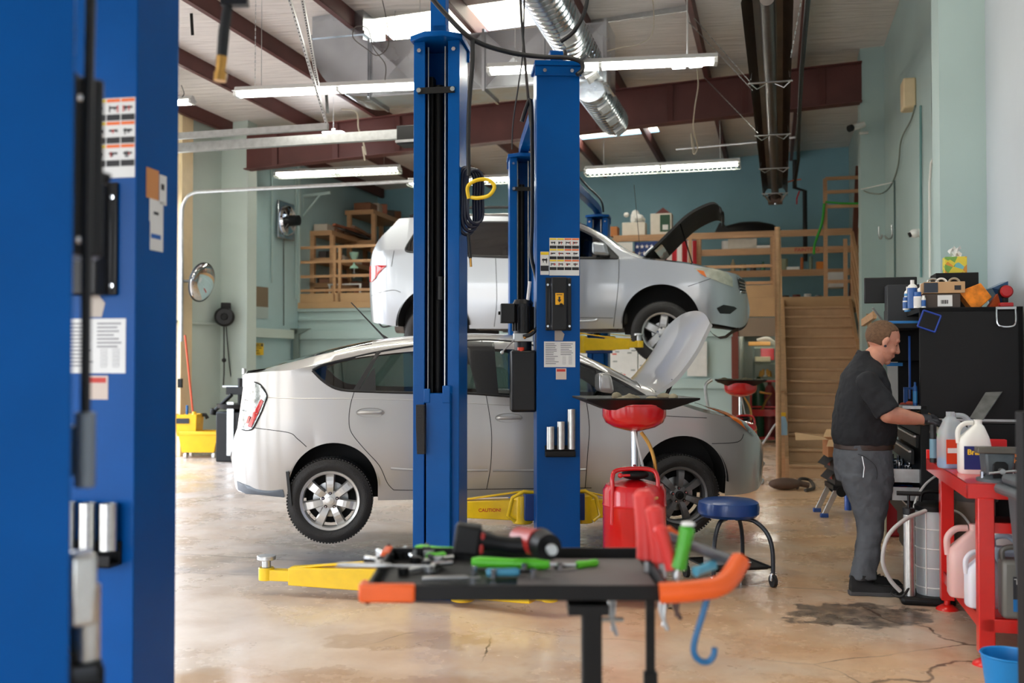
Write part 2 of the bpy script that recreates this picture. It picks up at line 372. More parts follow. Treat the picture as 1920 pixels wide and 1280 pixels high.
for d0, d1, z0, z1 in LW: m_.bb((WL - .15, d0, z0), (WL, d1, z1))
struct(m_.build('wall_left', M_wall, smooth=0))
bx('wall_left_column', WL, WL + .5, DF - .0, DF + .32, 0, 5.65, M_wall)
bx('wall_left_rear', WL - .15, WL, DF + .3, DB, 0, 6, wallmat('blue_grey_wall_paint', (168, 196, 200)))
bx('trim_3', WL - .02, WL + .12, 13.93, 14.25, 0, 5.6, M_cream, .01)
bx('trim_4', WL, WL + .05, 13.6, 15.3, 3.02 - .9, 3.06 - .9, M_wall, .005)
struct(MB().add(*(lambda q: (q, [(0, 1, 2, 3)]))([W(WL, DM, 0), W(-.62, DM, 0), W(-.62, DM, 2.62), W(WL, DM, 2.62)])).build('wall_mezzanine_front', M_wallr, smooth=0))
for k, (z0, z1, pr) in enumerate(((2.50, 2.56, .05), (2.32, 2.35, .04), (1.95, 2.12, .07), (1.02, 1.2, .07))):
    bx('trim_%d' % (5 + k), WL + .01, -.7, DM - pr, DM, z0, z1, M_wallr, .004)
m_ = MB(); m_.X = Matrix.Rotation(-A, 4, 'Z')
for a0, a1_, z0, z1 in ((WL, -8.2, 0, 6.3), (-8.2, -4.8, 3.3, 6.3), (-4.8, -3.6, 0, 6.3), (-3.6, -.2, 3.3, 6.3), (-.2, WR, 0, 6.3)): m_.bb((a0, -3.15, z0), (a1_, -3.0, z1))
struct(m_.build('wall_front_light_block', M_wall, smooth=0))  # unseen wall behind the camera, added to cut light from that side
bx('trim_9', WL, WL + .09, DF + .32, DM, 1.95, 2.12, M_wall, .004)
bx('trim_10', WL, WL + .07, DF + .32, DM, 1.02, 1.1, M_wall, .004)
bx('trim_11', WL, WL + .05, DM - .06, DM, 2.5, 5.6, M_wallr, .004)
bx('floor_mezzanine', WL, WR, DM, DB, 2.48, 2.62, M_woodx)
bx('wall_closet_side', -.70, -.6, DM, DB, 0, 2.48, mat('closet_grey_green_paint', (140, 150, 144), .6))
bx('wall_closet_back', -.6, WR, DB - .25, DB - .15, 0, 2.48, MATS['closet_grey_green_paint'])
bx('wall_under_stairs', .13, .2, DM, DB, 0, 2.48, MATS['closet_grey_green_paint'])
bx('trim_12', -.72, -.6, DM - .06, DM + .06, 0, 2.18, mat('brown_door_frame', (110, 48, 34), .5), .005)
bx('trim_13', -.62, .16, DM - .04, DM, 2.3, 2.64, M_woodx, .004)
bx('trim_14', -.62, .16, DM - .03, DM, 1.95, 2.28, mat('taupe_panel', (140, 122, 104), .6), .004)
bx('trim_15', WL + .02, -.62, DM - .07, DM, 2.56, 2.68, M_woodx, .004)
bx('trim_16', .13, WR, DM - .05, DM, 2.44, 2.64, M_woodx, .004)
def silver(name, rgb, rough=.24, metal=.55):
    m = mat(name, rgb, rough, metal, 1.0); return m
M_tglass = glassmat('tinted_car_glass', (.30, .36, .34), .015, 1.5, 1.6)
M_dglass = glassmat('dark_privacy_glass', (.07, .08, .09), .015, 1.5, 1.6)
M_wind = glassmat('windscreen_glass', (.45, .52, .50), .015, 1.5, 1.5)
M_lens = glassmat('clear_lamp_lens', (.9, .9, .88), .03, 1.5, 1.0)
M_seam = mat('panel_gap_shadowless_rubber', (14, 14, 15), .7)
M_tyre = mat('tyre_rubber', (30, 28, 27), .62, bump=.2, bscale=90, noise=.1)
M_well = mat('wheel_arch_liner', (22, 22, 23), .8)
M_lampred = mat('red_lamp_lens', (190, 16, 22), .12, 0, 1.0)
M_amber = mat('amber_lamp_lens', (236, 120, 40), .15, 0, 1.0)
M_lampin = mat('lamp_reflector', (176, 180, 180), .2, .75, 1.0, noise=.55, nscale=34)
M_seat = mat('grey_seat_cloth', (96, 96, 92), .85)
M_trim = mat('black_car_trim', (26, 27, 28), .45)
class Car:
    def __init__(s, O, th, W_):
        s.O = V(O); s.th = th; s.W = W_; s.h = W_ / 2
        s.a = V((math.cos(th), math.sin(th), 0)); s.b = V((-math.sin(th), math.cos(th), 0))
    def loc(s, x, y, v=0.0):           # photo pixel -> (u along car, z) on the upright plane v metres into the car
        r = ray(x, y); C = V((0, 0, CH)); k = (s.O + s.b * v - C).dot(s.b) / r.dot(s.b); p = C + r * k
        return ((p - s.O).dot(s.a), p.z)
    def setup(s, T, B, L, G, crown, ends, arches, tum=.36, nexp=3.2, pexp=(2.6, .5)):
        s.crown = interp(crown)
        s.T0 = interp(T); s.Bc = interp(B); s.L0 = interp(L); s.G0 = interp(G); s.ar = arches; s.u0 = max(T[0][0], B[0][0]); s.u1 = min(T[-1][0], B[-1][0])
        s.ends = ends; s.tum = tum; s.ne = nexp; s.pe = pexp; s.dlo = (L[0][0], L[-1][0])
    def B(s, u):
        z = s.Bc(u)
        for (uc, zc, r) in s.ar:
            d = abs(u - uc)
            if d < r: z = max(z, zc + math.sqrt(max(0, r * r - d * d)))
        return z
    def P(s, u):
        (lr, lf) = s.ends; h = s.h
        if u < s.u0 + lr: t = (s.u0 + lr - u) / lr
        elif u > s.u1 - lf: t = (u - s.u1 + lf) / lf
        else: return h
        t = min(1, t); return h * max(.30, (1 - t ** s.pe[0]) ** s.pe[1]) if t < 1 else h * .30
    def E(s, u):
        T = s.T0(u); return max(T - s.crown(u), min(T - .004, s.B(u) + .01))
    def side(s, u, z):
        P = s.P(u); zl = s.belt(u); y = P
        if z > zl: y -= s.tum * (z - zl) * (P / s.h)
        lo = .62 * (zl - s.Bc(u)) + s.Bc(u)
        if z < lo: y -= .05 * ((lo - z) / .45) ** 2
        return y
    def belt(s, u):
        return s.L0(min(max(u, s.dlo[0]), s.dlo[1]))
    def hw(s, u, z):
        E, T = s.E(u), s.T0(u); z = min(z, T - .0005)
        if z <= E: return s.side(u, z)
        return s.side(u, E) * max(0, (T - z) / max(1e-6, T - E)) ** (1 / s.ne)
    def pt(s, u, z, off=0.0):          # near-side surface point in car coordinates (y: near side negative, centre 0)
        y = s.hw(u, z); e = .01
        dz = (s.hw(u, z + e) - s.hw(u, z - e)) / (2 * e); du = (s.hw(min(s.u1, u + e), z) - s.hw(max(s.u0, u - e), z)) / (2 * e)
        n = V((-du, -1, -dz)); n.x = -du; n.z = -dz; n = V((-du, 1, -dz)).normalized()
        return V((u + n.x * off, -(y + n.y * off), z + n.z * off))
    def stations(s):
        us = [s.u0, s.u1]; k = 110
        for i in range(k + 1):
            t = .5 - .5 * math.cos(PI * i / k); us.append(s.u0 + (s.u1 - s.u0) * (.55 * i / k + .45 * t))
        for (uc, zc, r) in s.ar:
            for i in range(33): us.append(uc - r * math.cos(PI * i / 32))
            us += [uc - r - .002, uc + r + .002]
        us += [s.u0 + q for q in (.004, .012, .03, .06, .1)] + [s.u1 - q for q in (.004, .012, .03, .06, .1)] + list(s.dlo)
        us = sorted(u for u in us if s.u0 <= u <= s.u1); out = [us[0]]
        for u in us[1:]:
            if u - out[-1] > .0015: out.append(u)
        return out
    def shell(s, root, paint, glass, bay, wind, hatch):
        """bay, wind, hatch: u ranges on the top surface"""
        us = s.stations(); NA, NG, NE, NT = 9, 5, 3, 9; rows = []
        for u in us:
            B, E, T = s.B(u), s.E(u), s.T0(u); B = min(B, E - .002)
            L = min(s.L0(u), B + .8 * (E - B)) if not (s.dlo[0] <= u <= s.dlo[1]) else min(s.L0(u), E - .01)
            G = min(max(s.G0(u), L), E - .003) if (s.dlo[0] <= u <= s.dlo[1]) else L + .15 * (E - L)
            zs = [B + (L - B) * i / NA for i in range(NA)] + [L + (G - L) * i / NG for i in range(NG)] + [G + (E - G) * i / NE for i in range(NE)] + [E]
            r = [(u, -s.side(u, z), z) for z in zs]; yE = s.side(u, E)
            for i in range(1, NT + 1):
                f = 1 - (i / NT) ** .8 if i < NT else 0
                sk = -.06 if (bay and bay[0] < u < bay[1] and f < .8) else 0
                r.append((u, -yE * f, T - (T - E) * (f ** s.ne) + sk))
            rows.append(r)
        cls = {'body': ([], []), 'glass': ([], []), 'glass2': ([], []), 'bay': ([], []), 'wind': ([], []), 'hatch': ([], [])}
        n = len(rows[0])
        for sgn in (1, -1):
            for i in range(len(rows) - 1):
                um = (us[i] + us[i + 1]) / 2
                for j in range(n - 1):
                    c = 'body'
                    if NA <= j < NA + NG and s.dlo[0] < um < s.dlo[1]: c = 'glass' if sgn > 0 else 'glass2'
                    if j >= NA + NG + NE + 2:
                        if bay and bay[0] < um < bay[1]: c = 'bay'
                        elif wind[0] < um < wind[1]: c = 'wind'
                        elif hatch and hatch[0] < um < hatch[1]: c = 'hatch'
                    q = [rows[i][j], rows[i + 1][j], rows[i + 1][j + 1], rows[i][j + 1]]
                    q = [(a, b * sgn, z) for a, b, z in q]
                    if sgn < 0: q = q[::-1]
                    vs, fs = cls[c]; o = len(vs); vs += q; fs.append((o, o + 1, o + 2, o + 3))
        import bmesh
        res = {}
        for c, (vs, fs) in cls.items():
            if not fs: continue
            nm = {'body': 'body_shell', 'glass': 'side_window', 'glass2': 'side_window', 'bay': 'engine_bay', 'wind': 'windscreen', 'hatch': 'rear_window'}[c]
            me = bpy.data.meshes.new(nm); me.from_pydata(vs, [], fs)
            bm = bmesh.new(); bm.from_mesh(me); bmesh.ops.remove_doubles(bm, verts=bm.verts, dist=.0004)
            if c == 'body':          # close the two ends
                be = [e for e in bm.edges if e.is_boundary and (all(abs(v.co.x - us[0]) < 1e-4 for v in e.verts) or all(abs(v.co.x - us[-1]) < 1e-4 for v in e.verts))]
                try: bmesh.ops.edgeloop_fill(bm, edges=be)
                except Exception: pass
            bm.to_mesh(me); bm.free()
            me.materials.append({'body': paint, 'glass': glass, 'glass2': glass, 'bay': M_well, 'wind': M_wind, 'hatch': M_dglass}[c])
            me.polygons.foreach_set('use_smooth', [True] * len(me.polygons)); me.set_sharp_from_angle(angle=math.radians(50))
            o = bpy.data.objects.new(nm, me); COL.objects.link(o); o.parent = root; res[c] = o
        # underside and wheel liners
        mb = MB(); uu = [u for u in us if s.u0 + .15 < u < s.u1 - .15]
        mb.grid([[(u, -s.side(u, s.B(u)) + .03, s.B(u) + .015), (u, s.side(u, s.B(u)) - .03, s.B(u) + .015)] for u in uu])
        mb.build('underbody', M_well, root)
        for (uc, zc, r) in s.ar:
            for sg in (-1, 1):
                m2 = MB(); y0, y1 = s.h - .02, s.h - .34
                m2.grid([[(uc - (r + .008) * math.cos(PI * i / 24), sg * y, zc + (r + .008) * math.sin(PI * i / 24)) for y in (y0, y1)] for i in range(25)])
                m2.add([(uc - (r + .02) * math.cos(PI * i / 24), sg * y1, zc + (r + .02) * math.sin(PI * i / 24)) for i in range(25)] + [(uc + r, sg * y1, zc - .12), (uc - r, sg * y1, zc - .12)], [tuple(range(27))])
                m2.build('wheel_arch_liner', M_well, root)
        return res
    def poly(s, px, v=0.02): return [s.loc(x, y, v) for x, y in px]
    def patch(s, name, px, m, root, off=.004, step=.02, v=.02, smooth=60):
        P = s.poly(px, v); us = [p[0] for p in P]; zs = [p[1] for p in P]
        pts = [V(p) for p in P]; k = len(pts); inner = []
        i0 = min(us)
        def inside(x, y):
            c = False
            for i in range(k):
                (x1, y1), (x2, y2) = P[i], P[i - 1]
                if (y1 > y) != (y2 > y) and x < (x2 - x1) * (y - y1) / (y2 - y1) + x1: c = not c
            return c
        x = min(us) + step / 2
        while x < max(us):
            y = min(zs) + step / 2
            while y < max(zs):
                if inside(x, y): inner.append(V((x, y)))
                y += step
            x += step
        r = geometry.delaunay_2d_cdt(pts + inner, [(i, (i + 1) % k) for i in range(k)], [tuple(range(k))], 1, 1e-5)
        mb = MB(); mb.add([s.pt(q[0], q[1], off) for q in r[0]], [tuple(f) for f in r[2]])
        return mb.build(name, m, root, smooth=smooth, recalc=False)
    def line(s, name, px, m, root, r=.003, v=.02, off=0, n=6, sm=4, rings=6):
        P = [s.loc(x, y, v) for x, y in px]; P = [(p.x, p.y) for p in spline([(a, b, 0) for a, b in P], sm)] if sm else P
        return MB().tube([s.pt(u, z, off) for u, z in P], r, rings).build(name, m, root)
def wheel(root, c, R, Wd, rim_r, spokes, mrim, style, steer=0.0, spin=0.2, near=-1, label=None):
    """wheel: part of the car, axis along local y, outer face toward near*y"""
    w = bpy.data.objects.new('wheel', None); COL.objects.link(w); w.parent = root; w.location = c; w.rotation_euler = (0, 0, steer if near < 0 else steer + PI)
    if label: w['label'] = label
    h = Wd / 2; rr = rim_r
    pr = [(rr, -h * .86), (rr + .012, -h * .92), (rr + .03, -h), ((rr + R) / 2, -h * 1.05), (R - .03, -h * .98), (R - .008, -h * .86), (R, -h * .6)]
    for g in (-.45, -.15, .15, .45):
        pr += [(R, h * (g - .06)), (R - .008, h * (g - .05)), (R - .008, h * (g + .05)), (R, h * (g + .06))]
    pr += [(R, h * .6), (R - .008, h * .86), (R - .03, h * .98), ((rr + R) / 2, h * 1.05), (rr, h * .86)]
    tb = MB().lathe(pr, ax='Y', n=72)
    for i in range(84):                                  # tread lugs on the shoulders
        t = 2 * PI * i / 84
        for sg in (-1, 1):
            tb.box(((R - .001) * math.cos(t), sg * h * .74, (R - .001) * math.sin(t)), (.008, h * .26, R * .045), (0, -t, 0))
    tb.build('tyre', M_tyre, w, smooth=35)
    b = MB().lathe([(rr + .004, h * .8), (rr - .012, h * .5), (rr - .02, -h * .5), (rr - .006, -h * .8), (rr + .006, -h * .9), (rr + .002, -h * .98), (rr - .014, -h * .9), (rr - .022, -h * .6)], ax='Y', n=64)
    yf = -h * .62
    for k in range(spokes):
        t = spin + 2 * PI * k / spokes; M = Matrix.Rotation(t, 4, 'Y')
        b.X = M; w0, w1 = (.028, .038) if style == 7 else (.05, .05) if style == 5 else (.022, .034)
        n_ = 7
        for q in range(n_ - 1):
            def sec(f):
                z = .045 + (rr - .06) * f; ww = w0 + (w1 - w0) * f; y = yf - .012 * math.sin(PI * min(1, f * 1.1)) - (.012 if f < .9 else 0); return z, ww, y
            z0, a0, y0 = sec(q / (n_ - 1)); z1, a1, y1 = sec((q + 1) / (n_ - 1))
            b.add([(-a0, y0 + .035, z0), (a0, y0 + .035, z0), (a0 * .75, y0, z0), (-a0 * .75, y0, z0), (-a1, y1 + .035, z1), (a1, y1 + .035, z1), (a1 * .75, y1, z1), (-a1 * .75, y1, z1)],
                  [(0, 1, 5, 4), (1, 2, 6, 5), (2, 3, 7, 6), (3, 0, 4, 7)])
    b.X = Matrix.Identity(4)
    b.lathe([(.075, yf + .03), (.072, yf - .004), (.055, yf - .014), (.0, yf - .014)], ax='Y', n=32)
    b.build('rim', mrim, w, smooth=35)
    if style == 7: MB().lathe([(.03, yf - .012), (.028, yf - .022), (0, yf - .024)], ax='Y', n=24).build('centre_cap', M_lampin if 0 else mrim, w)
    elif style == 71: MB().lathe([(.034, yf - .01), (.032, yf - .03), (.02, yf - .034), (.018, yf - .02), (0, yf - .02)], ax='Y', n=24).build('hub_bore', M_blackm, w)
    else: MB().lathe([(.036, yf - .012), (.034, yf - .022), (0, yf - .026)], ax='Y', n=24).build('centre_cap', mrim, w)
    for k in range(5):
        nb = MB()
        t = spin + .3 + 2 * PI * k / 5; x, z = .054 * math.cos(t), .054 * math.sin(t)
        nb.m(0).cyl((x, yf - .012, z), (x, yf - .026, z), .008, .007, 6).m(1).cyl((x, yf - .010, z), (x, yf - .0165, z), .0125, .0125, 14); nb.build('lug_nut', [M_chrome, M_blackm], w)
    MB().lathe([(.13, yf + .09), (.13, yf + .075), (.05, yf + .07), (.0, yf + .07)], ax='Y', n=40).build('brake_disc', M_steel, w)
    MB().lathe([(rr - .03, yf + .13), (0, yf + .13)], ax='Y', n=40).build('hub_backing', M_well, w)
    return w
def seats(root, us, zf, zt, hw_, m=None):
    for u in us:
        for v in (-hw_ * .48, hw_ * .48):
            s_ = MB(); s_.box((u - .05, v, zf + .18), (.5, .5, .16)).box((u - .33, v, zf + .5), (.14, .48, .62), (0, -.25, 0)); s_.box((u - .44, v, zt), (.09, .26, .17), (0, -.2, 0)).build('seat', m or M_seat, root, bevel=.04, seg=3)
th1 = math.radians(7.0)
HB = Car(at(618, 940, 7.29), th1, 1.72)
q = HB.loc; vc = .72
T = [q(424.6, 846, .45), q(427, 832, .45), q(431, 818, .42), q(437, 808, .36), q(446, 795, .3), q(451, 765, .3), q(457, 735, .3), q(462, 712, .34), q(468, 698, .5), q(501, 691, vc), q(531, 680.5, vc), q(587.5, 663, vc), q(644, 648.5, vc), q(700, 637.5, vc), q(781, 628.5, vc), q(876, 624.5, vc), q(940, 626, vc), q(1005.6, 634.5, vc), q(1084.7, 662, .6), q(1147.7, 690, .5), q(1208.6, 719, .4), q(1276, 744, .3), q(1328, 760, .2), q(1360, 768, .2), q(1392, 783, .22), q(1411, 802, .3), q(1424, 818, .34), q(1434, 833, .4), q(1442, 850, .45), q(1446, 868, .5)]
Bp = [q(424.6, 860, .45), q(426, 880, .4), q(430, 905, .3), q(435, 927, .2), q(460, 931, .06), q(525, 933, 0), q(555, 936, 0), q(705, 940, 0), q(780, 938.5, 0), q(874, 936, 0), q(1005, 932, 0), q(1127, 931, 0), q(1190, 931, 0), q(1366, 932, 0), q(1386, 930, .05), q(1425, 922, .2), q(1439, 908, .32), q(1444, 890, .42), q(1446, 872, .5)]
Lp = [q(587, 694.5, .02), q(610, 716, .02), q(640, 729.5, .02), q(700, 733.5, .02), q(780, 735.6, .02), q(876, 736.5, .02), q(952, 742, .02), q(1005, 743.5, .02), q(1087, 746, .02), q(1168, 747, .02), q(1200, 747, .02), q(1207, 744, .02)]
Gp = [q(587, 693.5, .02), q(610, 683, .05), q(662, 670, .09), q(711, 659, .11), q(781, 647.5, .13), q(876, 637.5, .15), q(940, 637, .15), q(1005, 646, .13), q(1084.7, 678, .1), q(1118, 692, .08), q(1166.7, 717, .05), q(1198, 736, .03), q(1207, 743.5, .02)]
ar1 = q(625, 913, 0); ar1r = abs(q(709, 913)[0] - q(541, 913)[0]) / 2
ar2 = q(1281, 905, 0); ar2r = abs(q(1366, 905)[0] - q(1281, 905)[0])
uR = q(456, 700, .4)[0]; uF = q(1208, 720, .3)[0]
HB.setup(T, Bp, Lp, Gp, [(T[0][0], .10), (q(440, 800)[0], .012), (q(470, 700)[0], .02), (q(560, 670)[0], .10), (q(781, 630)[0], .13), (q(1000, 634)[0], .13), (q(1200, 720)[0], .09), (q(1300, 750)[0], .08), (q(1392, 783)[0], .05), (T[-1][0], .03)],
         (.55, .85), [(ar1[0], ar1[1], ar1r), (ar2[0], ar2[1], ar2r)], tum=.40)
hb = thing('hatchback_car', 'pale silver five-door hatchback with raised bonnet on the low two-post lift', 'car', HB.O + HB.b * HB.h - V((0, 0, HB.O.z)), th1)
M_p1 = silver('pearl_silver_paint', (190, 188, 185), .33, .5)
res1 = HB.shell(hb, M_p1, M_tglass, (q(1230, 735, .3)[0], q(1385, 790, .3)[0]), (q(1030, 640, vc)[0], uF), (q(501, 692, vc)[0], q(700, 638, vc)[0]))
R1 = .311; zr = q(618, 940)[1]; zfw = q(1277.6, 929.5)[1]; uw2 = q(1277.6, 929.5)[0]
M_rimA = mat('silver_hubcap', (206, 205, 202), .3, .6, .5); M_rimB = mat('dark_grey_alloy', (112, 112, 112), .42, .6)
for (u, z, near, st, mr_, lab, sp_) in ((0, zr, -1, 7, M_rimA, 'silver seven-spoke hubcap on rear wheel', .0), (uw2, zfw, -1, 71, M_rimB, 'bare dark grey seven-spoke front wheel', .1), (0, zr, 1, 7, M_rimA, None, .3), (uw2, zfw, 1, 71, M_rimB, None, .6)):
    wheel(hb, (u, near * (HB.h - .125), z), R1, .195, .213, 7, mr_, st, 0.0, sp_, near, lab)
for px in ([(664, 735), (657, 760), (654.5, 790), (660, 812), (684, 842), (711, 872), (726, 905), (738, 919)],
           [(738, 919), (780, 919.5), (913, 917.5), (1005, 916), (1110, 915)],
           [(911, 741), (917, 775), (921, 810), (921, 850), (919, 880), (913, 917)],
           [(476, 803), (540, 810), (558, 822), (575, 837)], [(1207, 715), (1202, 730)], [(1334, 831), (1388, 829), (1401, 815)], [(1205, 776), (1260, 780), (1324, 783)],
           [(1098, 748), (1104, 800), (1101, 850), (1098, 915)]):
    HB.line('panel_gap', px, M_seam, hb, .0028)
HB.line('body_crease', [(500, 745), (560, 746.5), (655, 747), (780, 750), (911, 757), (1000, 760)], M_p1, hb, .0035, off=-.001)
out = [(x, y) for x, y in ((587, 694), (610, 716), (640, 730), (700, 733.5), (780, 735.6), (876, 736.5), (952, 742), (1005, 743.5), (1087, 746), (1168, 747.5), (1200, 747.5), (1207, 743))]
top = [(1198, 736), (1166.7, 717), (1118, 692), (1084.7, 678), (1005, 646), (940, 637), (876, 637.5), (781, 647.5), (711, 659), (662, 670), (610, 683)]
HB.line('window_surround', out + top + [(587, 694)], M_trim, hb, .011, off=-.003, v=.05)
HB.patch('quarter_pillar', [(705, 661), (716, 658), (673, 731), (662, 732)], M_trim, hb, .006, v=.06)
HB.patch('rear_door_corner', [(697, 695), (703, 689), (705, 733), (673, 732)], M_trim, hb, .006, v=.06)
HB.patch('centre_pillar', [(872, 640), (930, 641), (933, 741), (893, 738)], M_trim, hb, .006, v=.08)
HB.line('panel_gap', [(907, 640), (914, 741)], M_blackm, hb, .004, off=.007, v=.08, sm=0)
HB.patch('front_pillar_trim', [(1118, 693), (1134, 701), (1163, 747), (1126, 746)], M_trim, hb, .006, v=.05)
for (x, y) in ((694, 773), (954, 783)):
    g = HB.loc(x, y); p = HB.pt(g[0], g[1], .0)
    MB().lathe([(0, -.004), (.8, -.004), (.95, .001), (1.0, .004)], n=40).build('handle_cup', M_p1, hb)
    cup = bpy.context.scene.objects[-1] if 0 else COL.objects[-1]
    cup.scale = (.105, .034, 1.2); cup.rotation_euler = (PI / 2 + .05, 0, 0); cup.location = p
    MB().tube(spline([(-.085, .004, 0), (-.07, -.022, 0), (0, -.03, 0), (.07, -.022, 0), (.085, .004, 0)], 5), [.012] * 21, 10).build('door_handle', M_p1, hb).location = p
HB.patch('rear_lamp', [(477, 716), (490, 722), (502, 741), (497, 757), (490, 774), (474, 803), (462, 808), (449, 807.5), (446, 797), (449, 775), (457, 752), (466, 732)], M_lampin, hb, .008, .015, .06)
HB.patch('brake_lamp_strip', [(491, 748), (496, 752), (486, 775), (472, 802), (464, 800), (476, 774)], M_lampred, hb, .013, .01, .06)
HB.patch('brake_lamp_strip', [(466, 780), (470, 782), (466, 795), (461, 794)], M_lampred, hb, .013, .01, .06)
for px in ([(452, 770), (484, 775)], [(458, 750), (497, 757)], [(447, 797), (474, 803)]): HB.line('lamp_divider', px, M_lampin, hb, .004, off=.012, v=.06, sm=0)
HB.line('lamp_rim', [(477, 716), (490, 722), (502, 741), (497, 757), (490, 774), (474, 803), (462, 808), (449, 807.5)], M_seam, hb, .004, off=.006, v=.06)
HB.patch('headlamp', [(1328, 762), (1345, 762), (1362, 768), (1385, 779), (1400, 790), (1412, 806), (1418, 818), (1414, 817), (1398, 806), (1382, 793), (1352, 776)], M_lampin, hb, .008, .015, .1)
HB.patch('turn_lamp', [(1332, 764), (1346, 766), (1366, 776), (1386, 790), (1400, 808), (1388, 798), (1364, 783)], M_amber, hb, .012, .01, .1)
HB.patch('bumper_trim', [(432, 911), (450, 914), (530, 918), (533, 933), (455, 932), (435, 929)], mat('grey_bumper_trim', (92, 100, 110), .45), hb, .006, .03, .05)
def mold(px, r):
    HB.line('door_moulding', px, M_p1, hb, r, off=-.004)
mold([(733, 878), (780, 881), (860, 882), (915, 882)], .011); mold([(924, 882), (1005, 882), (1098, 880)], .011)
u_, z_ = q(480, 693, .5); sp_ = MB(); n = 14
us_ = [(-1 + 2 * i / n) * .66 for i in range(n + 1)]
du0, dz0 = q(457, 702, .4)
sp_.grid([[(u_ + .1, y, q(501, 691, vc)[1] + .004), (u_ - .02, y, z_ + .004 - .02 * y * y), (du0 - .06 + .22 * y * y, y, dz0 - .003), (du0 - .05 + .22 * y * y, y, dz0 - .03), (u_ - .02, y, z_ - .07), (u_ + .1, y, z_ - .03)] for y in us_])
sp_.build('spoiler', M_p1, hb)
def mirror(car, root, px, paint, size, v=-.12):
    u, z = car.loc(*px, v); y = -(car.h - v * 1.0) ;
    a_, b_, c_ = size; m_ = MB(); y0 = -(car.h + abs(v)); m_.add([(u - a_ * .8, y0 - b_ * .8, z - c_ * .8), (u + a_ * .7, y0 - b_ * .55, z - c_ * .95), (u + a_ * .7, y0 + b_ * .8, z - c_ * .95), (u - a_ * .8, y0 + b_ * .9, z - c_ * .8), (u - a_ * .8, y0 - b_ * .8, z + c_ * .95), (u + a_ * .35, y0 - b_ * .55, z + c_ * .75), (u + a_ * .35, y0 + b_ * .7, z + c_ * .75), (u - a_ * .8, y0 + b_ * .9, z + c_ * .9)], [(0, 3, 2, 1), (4, 5, 6, 7), (0, 1, 5, 4), (1, 2, 6, 5), (2, 3, 7, 6), (3, 0, 4, 7)]); o = m_.build('door_mirror', paint, root, bevel=c_ * .42, seg=5)
    MB().bar((u + .03, -(car.h + abs(v) - .06), z - size[2] * .75), (u + .06, -(car.h - .06), z - size[2] * .9), .07, .04).build('mirror_arm', M_trim, root, bevel=.01)
    return o
mirror(HB, hb, (1136, 717), M_p1, (.085, .12, .085))
MB().tube([q(856 - 135, 636.5, vc) and (q(728, 636.5, vc)[0], 0, q(728, 636, vc)[1] - .005), (q(716, 630, vc)[0], 0, q(716, 627, vc)[1]), (q(657, 565, vc)[0], 0, q(657, 565, vc)[1])], [.02, .008, .004], 8).build('aerial', M_black, hb)
ed = [q(x, y, .12) for x, y in ((1232, 733), (1262, 716), (1288, 688), (1312, 655), (1328, 628), (1343, 603), (1353, 589))]
ed = spline([(a, b, 0) for a, b in ed], 4); n = 16; Pn = []; Pi = []
for j in range(n + 1):
    y = -.70 + 1.40 * j / n; k = 1 - abs(y / .70) ** 2.4; row = []
    for i, p in enumerate(ed):
        f = i / (len(ed) - 1); nrm = V((-.72, 0, .69))
        row.append(V((p.x, y * (1 - .10 * f), p.y)) + nrm * (.045 * k) + V((-.06 * (1 - k) * f ** 3, 0, -.06 * (1 - k) * f ** 3)) + V((.02 * k * f, 0, .03 * k * f)))
    Pn.append(row); Pi.append([p + V((.022, 0, -.022)) for p in row])
bm_ = MB(); bm_.grid(Pn); bm_.build('bonnet', mat('bonnet_outer_paint', (208, 208, 208), .3, .4, 1.0), hb)
b2 = MB(); b2.grid(Pi); b2.grid([Pn[0], Pi[0]]); b2.grid([Pn[-1], Pi[-1]]); b2.grid([[r[-1] for r in Pn], [r[-1] for r in Pi]]); b2.build('bonnet_inner', M_p1, hb)
p0 = ed[len(ed) // 2 + 2]; g0 = q(1300, 752, .12)
MB().cyl((q(1258, 735, .1)[0], -.64, q(1258, 735, .1)[1] - .02), (q(1268, 712, .12)[0], -.66, q(1268, 712, .12)[1]), .014).build('bonnet_hinge', M_trim, hb)
seats(hb, (1.05 + .1, 2.0), .42, 1.28, HB.h)
MB().box((2.35, 0, 1.08), (.5, 1.3, .16)).build('dashboard', M_trim, hb, bevel=.05, seg=3)
sw = MB().lathe([(.185 + .014 * math.cos(t * PI / 4), .014 * math.sin(t * PI / 4)) for t in range(9)], n=28).build('steering_wheel', M_black, hb); sw.location = (2.05, -.36, 1.12); sw.rotation_euler = (0, -1.1, 0)
for sg in (-1, 1):
    MB().bar((ar1[0] - ar1r - .01, sg * (HB.h - .11), .70), (ar1[0] - ar1r + .015, sg * (HB.h - .11), q(532, 948)[1]), .02, .2, (0, 1, 0)).build('mud_flap', M_trim, hb)
th2 = math.radians(-13.0)
SV = Car(at(1240.7, 623, 11.67), th2, 1.91); SV.O = SV.O - SV.a * 2.79
q = SV.loc; vc = .8
T = [q(680.5, 556, .35), q(681.5, 541, .35), q(684, 530, .3), q(687, 520, .25), q(689, 499, .2), q(695, 488, .2), q(707, 468, .22), q(720, 449, .25), q(741, 426, .3), q(753, 419, .4), q(781, 414.5, vc), q(876, 406, vc), q(960, 404, vc), q(1040, 408, vc), q(1085, 417, vc), q(1125, 434, .6), q(1186, 470.5, .4), q(1207.5, 477.5, .3), q(1252, 482, .25), q(1292.5, 487.5, .25), q(1327, 496, .25), q(1350, 503, .3), q(1372, 507, .3), q(1385, 511, .3), q(1394, 520, .3), q(1399, 537, .35), q(1403, 553, .35), q(1406, 570, .35)]
